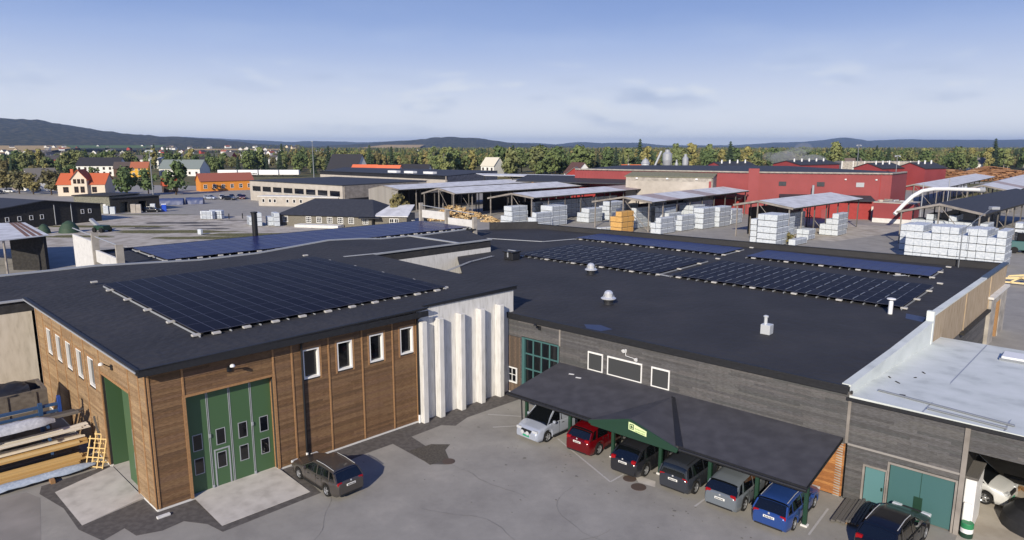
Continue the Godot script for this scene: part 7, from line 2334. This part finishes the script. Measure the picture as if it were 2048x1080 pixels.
# ---------------------------------------------------------------- the small town
func village() -> void:
	var white := S(226, 226, 222)
	var black := S(46, 46, 52)
	# the station: cream walls, orange tiles, cross gable
	var o := house("cream station house with bright orange tiled roofs and a tall front gable", -161.0, -243.0, -10, 15.5, 9, 4.4, 3.4, S(214, 202, 184), S(192, 98, 62), 0, "", "station_house")
	var b := MB.new()
	b.box(V(5.2, 0, -4.0), V(10.2, 6.2, 1.4)); b.poly([V(5.2, 6.2, 1.4), V(10.2, 6.2, 1.4), V(7.7, 9.2, 1.4)])
	put(o, "gable_wing", b, house_mat(S(214, 202, 184), 0.85))
	b = MB.new()
	b.plate(V(4.7, 5.75, 1.9), V(7.7, 9.35, 1.9), V(7.7, 9.35, -5.0), V(4.7, 5.75, -5.0), 0.2); b.plate(V(7.7, 9.35, 1.9), V(10.7, 5.75, 1.9), V(10.7, 5.75, -5.0), V(7.7, 9.35, -5.0), 0.2)
	put(o, "roof", b, M.tile_orange)
	for k in [[5.9, 4.4, 6.9, 6.0, 1.4], [7.2, 4.4, 8.2, 6.0, 1.4], [8.5, 4.4, 9.5, 6.0, 1.4], [6.0, 1.2, 7.4, 3.4, 1.4], [8.0, 1.2, 9.4, 3.4, 1.4], [1.8, 1.2, 3.6, 3.2, 0.0], [11.2, 1.2, 12.8, 3.2, 0.0]]:
		mini_window(o, k[0], k[1], k[2], k[3], Transform3D(Basis(), V(0, 0, k[4])), M.trim_brown if M.has("trim_brown") else flat("trim_brown", S(92, 62, 52), 0.7), 1)
	b = MB.new(); b.box(V(3, 7.2, -5), V(3.9, 9.3, -4.1))
	put(o, "chimney", b, M.tile_orange)
	# the orange house and its little outhouse
	o = house("long orange timber house with a red brown roof and white windows", -121.5, -268, -36, 20, 8.5, 4.2, 2.6, S(214, 138, 52), S(150, 88, 72), 6)
	o = house("dark little outhouse with an orange roof beside the dark tree", -133, -262, -36, 5, 4, 3.0, 2.2, S(74, 62, 54), S(200, 92, 60), 1)
	var k := []
	k.append(["white hotel-like house with a long black roof and two rows of windows", -256, -405, -6, 24, 11, 6.4, 4.4, white, black, 7, 2])
	k.append(["steep white gabled house with a grey roof left of the station", -188, -268, -50, 10, 9, 4.2, 4.6, white, S(120, 116, 110), 2, 1])
	k.append(["yellow house with an orange brown roof behind the dark trees", -217, -392, -15, 9, 8, 5.5, 3.0, S(222, 172, 66), S(168, 100, 72), 3, 2])
	k.append(["dark brown house between the white and the yellow houses", -229, -396, -15, 10, 8, 5, 3.4, S(96, 74, 62), S(84, 74, 70), 2, 1])
	k.append(["broad white house with a grey green roof", -209, -408, 4, 25, 12, 4.6, 4.8, white, S(122, 132, 130), 6, 1])
	k.append(["white flat fronted house at the wood's edge behind the grey green roof", -287, -545, 8, 24, 9, 7.5, 1.4, white, S(190, 190, 190), 5, 1])
	k.append(["black roofed house with three white dormer gables", -230, -490, 8, 16, 9, 5.0, 5.0, S(60, 58, 58), black, 3, 1])
	k.append(["black barn with a steep white gable end among the trees", -107, -398, 28, 22, 11, 4.4, 8.5, white, black, 0, 1])
	k.append(["white house with an orange tiled roof, left of the pair by the field", -87, -370, 12, 14, 9, 4.0, 3.6, white, S(216, 112, 74), 3, 1])
	k.append(["white house with an orange tiled roof, right of the pair by the field", -73, -366, 12, 13, 9, 4.0, 3.4, white, S(222, 118, 80), 3, 1])
	k.append(["white house with a black roof at the right of the orange roofs", -60, -372, 12, 15, 9, 4.2, 3.6, white, black, 3, 1])
	k.append(["white gabled house left of the red factory's far wall", 25, -330, 60, 10, 9, 5.2, 4.6, white, S(92, 66, 60), 3, 2])
	k.append(["small red house with white eaves just over the silver canopy", 20.5, -262, 100, 9, 8, 6.8, 3.0, S(150, 50, 46), S(120, 116, 112), 2, 2])
	k.append(["orange brown house among the trees behind the factory", 56, -352, 10, 10, 8, 4.5, 3.6, S(196, 110, 60), S(196, 104, 62), 2, 1])
	k.append(["white house half hidden by the trees left of the sheds", -18, -400, 40, 10, 9, 6.6, 4.4, white, S(214, 208, 190), 3, 2])
	k.append(["grey roofed low house at the left edge", -204, -280, 20, 12, 8, 3.6, 3.2, S(150, 140, 134), S(92, 88, 88), 3, 1])
	k.append(["white barn gable far behind the left trees", -260, -440, 30, 12, 9, 4.8, 4.6, white, S(84, 84, 88), 2, 1])
	k.append(["red house with a white gable on the left slope", -290, -690, 20, 12, 9, 6.5, 5.0, S(156, 52, 48), S(90, 86, 86), 2, 1])
	k.append(["white house at the right wood's edge", 228, -470, 0, 11, 8, 5.5, 3.8, white, S(110, 96, 90), 3, 1])
	k.append(["second white house at the right wood's edge", 330, -490, -15, 11, 8, 5.5, 3.8, white, S(120, 116, 112), 3, 1])
	for q in k: house(q[0], q[1], q[2], q[3], q[4], q[5], q[6], q[7], q[8], q[9], q[10], "", "house", q[11])
	# scattered far houses on the left slope: too small to show more than walls and a roof
	rng.seed = 4242
	var far0 := []
	for c in [[white, S(90, 86, 84)], [S(232, 232, 230), S(150, 90, 74)], [S(170, 70, 60), S(70, 68, 70)], [S(214, 198, 170), S(96, 90, 88)]]:
		var h := house("white house with a dark roof far off on the left slope", 0, 0, 0, 13, 9, 5, 3.6, c[0], c[1], 0, "far houses on the left slope")
		far0.append(h)
	var nth := 0
	for i in 120:
		var d := rnd(620, 2300)
		var sx := rnd(-0.78, -0.3) if i % 5 else rnd(-0.3, 0.5)
		var f: Node3D = far0[[0, 0, 1, 0, 3, 0, 0, 2][i % 8]]
		var lab: String = ["white far house with a dark roof, a speck on the left slope", "white far house with a reddish roof, a speck on the left slope", "red far house, a speck on the left slope", "cream far house, a speck on the left slope"][far0.find(f)]
		if i % 5 == 0: lab = lab.replace("on the left slope", "in the plain beyond the works")
		copy(f, fr(sx * d, -d, rnd(0, 180), maxf(0.0, (d - 1700) * 0.022) if sx < -0.3 else 0.0), lab, "far houses on the left slope" if i % 5 else "far houses in the plain")
	for h in far0: h.free()


# ---------------------------------------------------------------- trees
var tree_mesh := {}

func crown(kind: String, v: int) -> ArrayMesh:
	var key := kind + str(v)
	if tree_mesh.has(key): return tree_mesh[key]
	rng.seed = hash(key)
	var b := MB.new()
	# shade of each leaf clump: real differences of leaf colour
	if kind == "spruce":
		var lay := 15
		for j in lay:
			var y := 1.6 + 12.6 * j / lay
			var r := 2.7 * pow(1.0 - float(j) / lay, 0.85) + 0.25
			var n := 9 + int(9 * (1.0 - float(j) / lay))
			for i in n:
				var a := TAU * (i + rnd(-0.4, 0.4)) / n
				var d := V(cos(a), 0, sin(a))
				var s := V(-sin(a), 0, cos(a))
				var rr := r * rnd(0.7, 1.12)
				b.col = Color.WHITE * rnd(0.6, 1.25)
				var tip := d * rr + V(0, y - rr * 0.42 + rnd(-0.1, 0.1), 0)
				var root := V(0, y + 0.5, 0) + d * 0.1
				var w := 0.55 + rr * 0.2
				b.quad(root - s * 0.12, root + s * 0.12, tip + s * w * 0.5, tip - s * w * 0.5)
				b.tri(tip - s * w * 0.5, tip + s * w * 0.5, tip + d * 0.45 + V(0, -0.15, 0))
	else:
		var tall := kind == "birch"
		var blobs := []
		var nb := 13 if tall else 15
		for i in nb:
			var t := float(i) / nb
			var y := (3.4 + 8.8 * t) if tall else (3.0 + 7.4 * t)
			var sp := (1.9 * sin(PI * (0.12 + 0.8 * t))) if tall else (3.3 * sin(PI * (0.2 + 0.72 * t)))
			var a := rnd(0, TAU)
			if i % 5 == 4: sp *= 1.35
			blobs.append([V(cos(a) * sp * rnd(0.4, 1.0), y + rnd(-0.5, 0.5), sin(a) * sp * rnd(0.4, 1.0)), rnd(0.9, 1.6) if tall else rnd(1.2, 2.1), rnd(0.82, 1.14)])
		for k in blobs:
			var n := 46
			for i in n:
				var d := V(rng.randfn(), rng.randfn(), rng.randfn()).normalized()
				var p: Vector3 = k[0] + d * k[1] * rnd(0.55, 1.08) * V(1, 0.8, 1)
				var nn := (d + V(rnd(-0.7, 0.7), rnd(-0.2, 0.8), rnd(-0.7, 0.7))).normalized()
				var x := nn.cross(V(rnd(-1, 1), rnd(-1, 1), rnd(-1, 1))).normalized() * rnd(0.3, 0.62)
				var y := nn.cross(x).normalized() * rnd(0.3, 0.62)
				b.col = Color.WHITE * (k[2] * rnd(0.85, 1.12))
				b.quad(p - x - y * 0.6, p + x * 0.8 - y, p + x + y * 0.7, p - x * 0.7 + y)
	tree_mesh[key] = b.mesh()
	return tree_mesh[key]

func trunk_mesh(kind: String) -> ArrayMesh:
	var key := "trunk_" + kind
	if tree_mesh.has(key): return tree_mesh[key]
	var b := MB.new()
	var h := 13.5 if kind == "spruce" else (11.0 if kind == "birch" else 8.5)
	b.tube(Vector3.ZERO, V(0, h, 0), 0.2 if kind == "birch" else 0.3, 6, 0.04, false)
	if kind != "spruce":
		for i in 5:
			var a := TAU * i / 5 + 0.3
			b.tube(V(0, h * (0.3 + 0.1 * i), 0), V(cos(a) * 1.9, h * (0.5 + 0.1 * i), sin(a) * 1.9), 0.1, 4, 0.03, false)
	tree_mesh[key] = b.mesh()
	return tree_mesh[key]

var leaf_mats := {}
func leaf_mat(c: Color) -> StandardMaterial3D:
	var key := c.to_html()
	if not leaf_mats.has(key):
		var m := flat("leaf_" + key, c, 0.9, 0.0, true)
		m.backlight_enabled = true
		m.backlight = Color(0.3, 0.32, 0.16)
		leaf_mats[key] = m
	return leaf_mats[key]

const TONES := {"spruce": [[56, 74, 52], [64, 82, 58], [50, 66, 50]], "broad": [[108, 122, 74], [90, 108, 66], [118, 124, 80], [130, 122, 80], [112, 108, 76]], "birch": [[132, 138, 86], [146, 140, 86], [120, 132, 84], [150, 138, 88]]}
const SAY := {"spruce": "dark pointed spruce", "broad": "round leafy tree", "birch": "slender yellowing birch"}

func tree(kind: String, x: float, z: float, s: float, label: String, group: String, tone := -1, squash := 1.0) -> void:
	rng.seed = hash(V(x, z, s))
	var o := thing("spruce_tree" if kind == "spruce" else ("birch_tree" if kind == "birch" else "leafy_tree"), label, "tree", Transform3D(Basis(Vector3.UP, rnd(0, TAU)).scaled(V(s * squash, s, s * squash)), V(x, 0, z)), group)
	put(o, "trunk", trunk_mesh(kind), M.bark_white if kind == "birch" else M.bark)
	var ts: Array = TONES[kind]
	var c: Array = ts[(rng.randi() if tone < 0 else tone) % ts.size()]
	put(o, "crown", crown(kind, rng.randi() % 3), leaf_mat(S(c[0], c[1], c[2])))

func woods() -> void:
	flat("bark", S(74, 62, 52), 0.9)
	flat("bark_white", S(170, 166, 158), 0.85)
	# trees that stand alone
	for k in [["broad", -25.5, -155.5, 0.62, "yellow green bush by the white end panels", 3, 1.1], ["broad", 50.0, -122.5, 0.2, "small yellowish shrub at the post of the near shed", 3, 1.2],
		["broad", -136.5, -243, 0.95, "dark round tree right of the station house", 1, 1.1], ["broad", -131, -247, 0.85, "second dark round tree right of the station house", 1, 1.0], ["broad", -122.5, -250, 1.1, "big dark tree behind the light mast", 1, 1.1],
		["broad", -168, -250, 0.8, "olive tree left of the station house", 4, 1.1], ["broad", -176, -252, 0.7, "brown tree on the far left square", 3, 1.2], ["broad", -184, -256, 0.75, "reddish tree on the far left square", 4, 1.2], ["broad", -193, -262, 0.8, "tree at the left edge of the square", 3, 1.2], ["broad", -172, -262, 0.7, "low tree behind the steep white house", 4, 1.2],
		["broad", -238, -372, 0.7, "leafy tree before the hotel-like white house, at its left end", 1, 1.1], ["broad", -224, -368, 0.6, "small leafy tree before the yellow house", 0, 1.1], ["birch", -243, -360, 0.7, "yellowing birch left of the hotel-like white house", 1, 1.0], ["broad", -212, -300, 0.75, "dark leafy tree behind the steep white house", 1, 1.2], ["broad", -200, -292, 0.7, "olive leafy tree between the square and the steep white house", 4, 1.1], ["broad", -222, -318, 0.8, "leafy tree at the far left beyond the square", 3, 1.1],
		["spruce", -70, -402, 1.25, "tall lone spruce left of the black barn", 0, 1.0], ["spruce", 155, -492, 1.5, "tall dark spruce standing above the wood behind the cyclones", 0, 1.15], ["spruce", 0.5, -395, 1.3, "tall spruce left of the silver sheds", 0, 1.2], ["spruce", 158, -350, 1.0, "dark spruce beside the right light mast", 0, 1.1]]:
		tree(k[0], k[1], k[2], k[3], k[4], "", k[5], k[6])
	# belts of single trees: [x from, x to as a slope of distance, distance from, to, how many, kinds, words]
	rng.seed = 31
	var belts := [
		[-0.76, -0.52, 430, 570, 40, ["broad", "broad", "spruce", "birch"], "behind the houses at the far left"],
		[-0.52, -0.36, 440, 600, 34, ["broad", "broad", "birch", "spruce"], "behind the white and yellow houses"],
		[-0.40, -0.28, 430, 540, 24, ["broad", "birch", "spruce"], "behind the white trailers"],
		[-0.28, -0.20, 400, 470, 14, ["broad", "birch", "spruce"], "left of the orange roofed pair"],
		[-0.12, -0.02, 400, 520, 18, ["broad", "birch", "broad"], "behind the far long hall"],
		[-0.02, 0.12, 380, 470, 26, ["broad", "birch", "broad", "broad", "spruce"], "left of the red factory"],
		[0.10, 0.28, 380, 500, 28, ["broad", "broad", "birch", "spruce"], "behind the steel cyclones"],
		[0.28, 0.48, 420, 540, 30, ["broad", "birch", "broad", "broad"], "behind the red kiln houses"],
		[0.46, 0.78, 470, 560, 46, ["broad", "birch", "broad", "spruce", "broad", "birch"], "behind the log piles"]]
	for bl in belts:
		var row := []
		for i in bl[4]:
			rng.seed = hash([bl[6], i])
			var d := rnd(bl[2], bl[3])
			var kd: String = bl[5][rng.randi() % bl[5].size()]
			row.append([rnd(bl[0], bl[1]), d, kd, rnd(0.7, 1.35) * (1.2 if bl[0] > -0.05 else 1.0) * (1.05 if kd == "spruce" else 1.0), rng.randi() % 3])
		row.sort_custom(func(p, q): return p[0] < q[0])
		for i in row.size():
			var q: Array = row[i]
			var n := i + 1
			var nth := "%d%s" % [n, "th" if n % 100 in [11, 12, 13] else ["th", "st", "nd", "rd", "th", "th", "th", "th", "th", "th"][n % 10]]
			tree(q[2], q[0] * q[1], -q[1], q[3], "%s, %s from left of trees %s" % [SAY[q[2]], nth, bl[6]], "trees " + bl[6], q[4])
	# the far woods: one mass
	for kd in ["broad", "birch", "spruce"]:
		rng.seed = hash(kd)
		var tr := []
		var cs := []
		var n: int = {"broad": 6500, "birch": 3000, "spruce": 1800}[kd]
		for i in n:
			var d := 470.0 + 3300.0 * pow(rnd(0.0, 1.0), 1.6)
			var sx := rnd(-0.85, 0.85)
			var x := sx * d
			if d < 560 and sx > -0.6: d += rnd(90, 300)
			# leave the fields open
			if x > -240 and x < -110 and d > 740 and d < 1140: continue
			if x > -690 and x < -380 and d > 1080 and d < 1660: continue
			if x < -1000 and d > 1550 and d < 2600: continue
			if x < -600 and d > 1850 and d < 2200: continue
			if sx < -0.33 and rng.randf() < 0.5: continue
			if sx < -0.6 and d > 900: continue
			var y := 0.0
			if d > 2300: y = (d - 2300) * 0.01 if sx < -0.3 else 0.0
			var k: Array = TONES[kd][rng.randi() % TONES[kd].size()]
			tr.append(Transform3D(Basis(Vector3.UP, rnd(0, TAU)).scaled(Vector3.ONE * (rnd(0.6, 1.1) if sx > -0.33 else rnd(0.4, 0.8))), V(sx * d, y, -d)))
			cs.append(lin(k[0], k[1], k[2]) * rnd(0.8, 1.15))
		var mm := MultiMesh.new()
		mm.transform_format = MultiMesh.TRANSFORM_3D
		mm.use_colors = true
		mm.mesh = crown(kd, 1)
		mm.instance_count = tr.size()
		for i in tr.size():
			mm.set_instance_transform(i, tr[i])
			mm.set_instance_color(i, cs[i])
		var mi := MultiMeshInstance3D.new()
		mi.name = {"broad": "leafy_wood", "birch": "birch_wood", "spruce": "spruce_wood"}[kd]
		mi.multimesh = mm
		mi.material_override = leaf_mat(Color(1, 1, 1))
		add_child(mi)
		tag(mi, {"broad": "far mixed leafy woods across the plain", "birch": "yellowing birch woods scattered over the plain", "spruce": "dark spruce woods scattered over the plain"}[kd], "wood", "", "stuff")
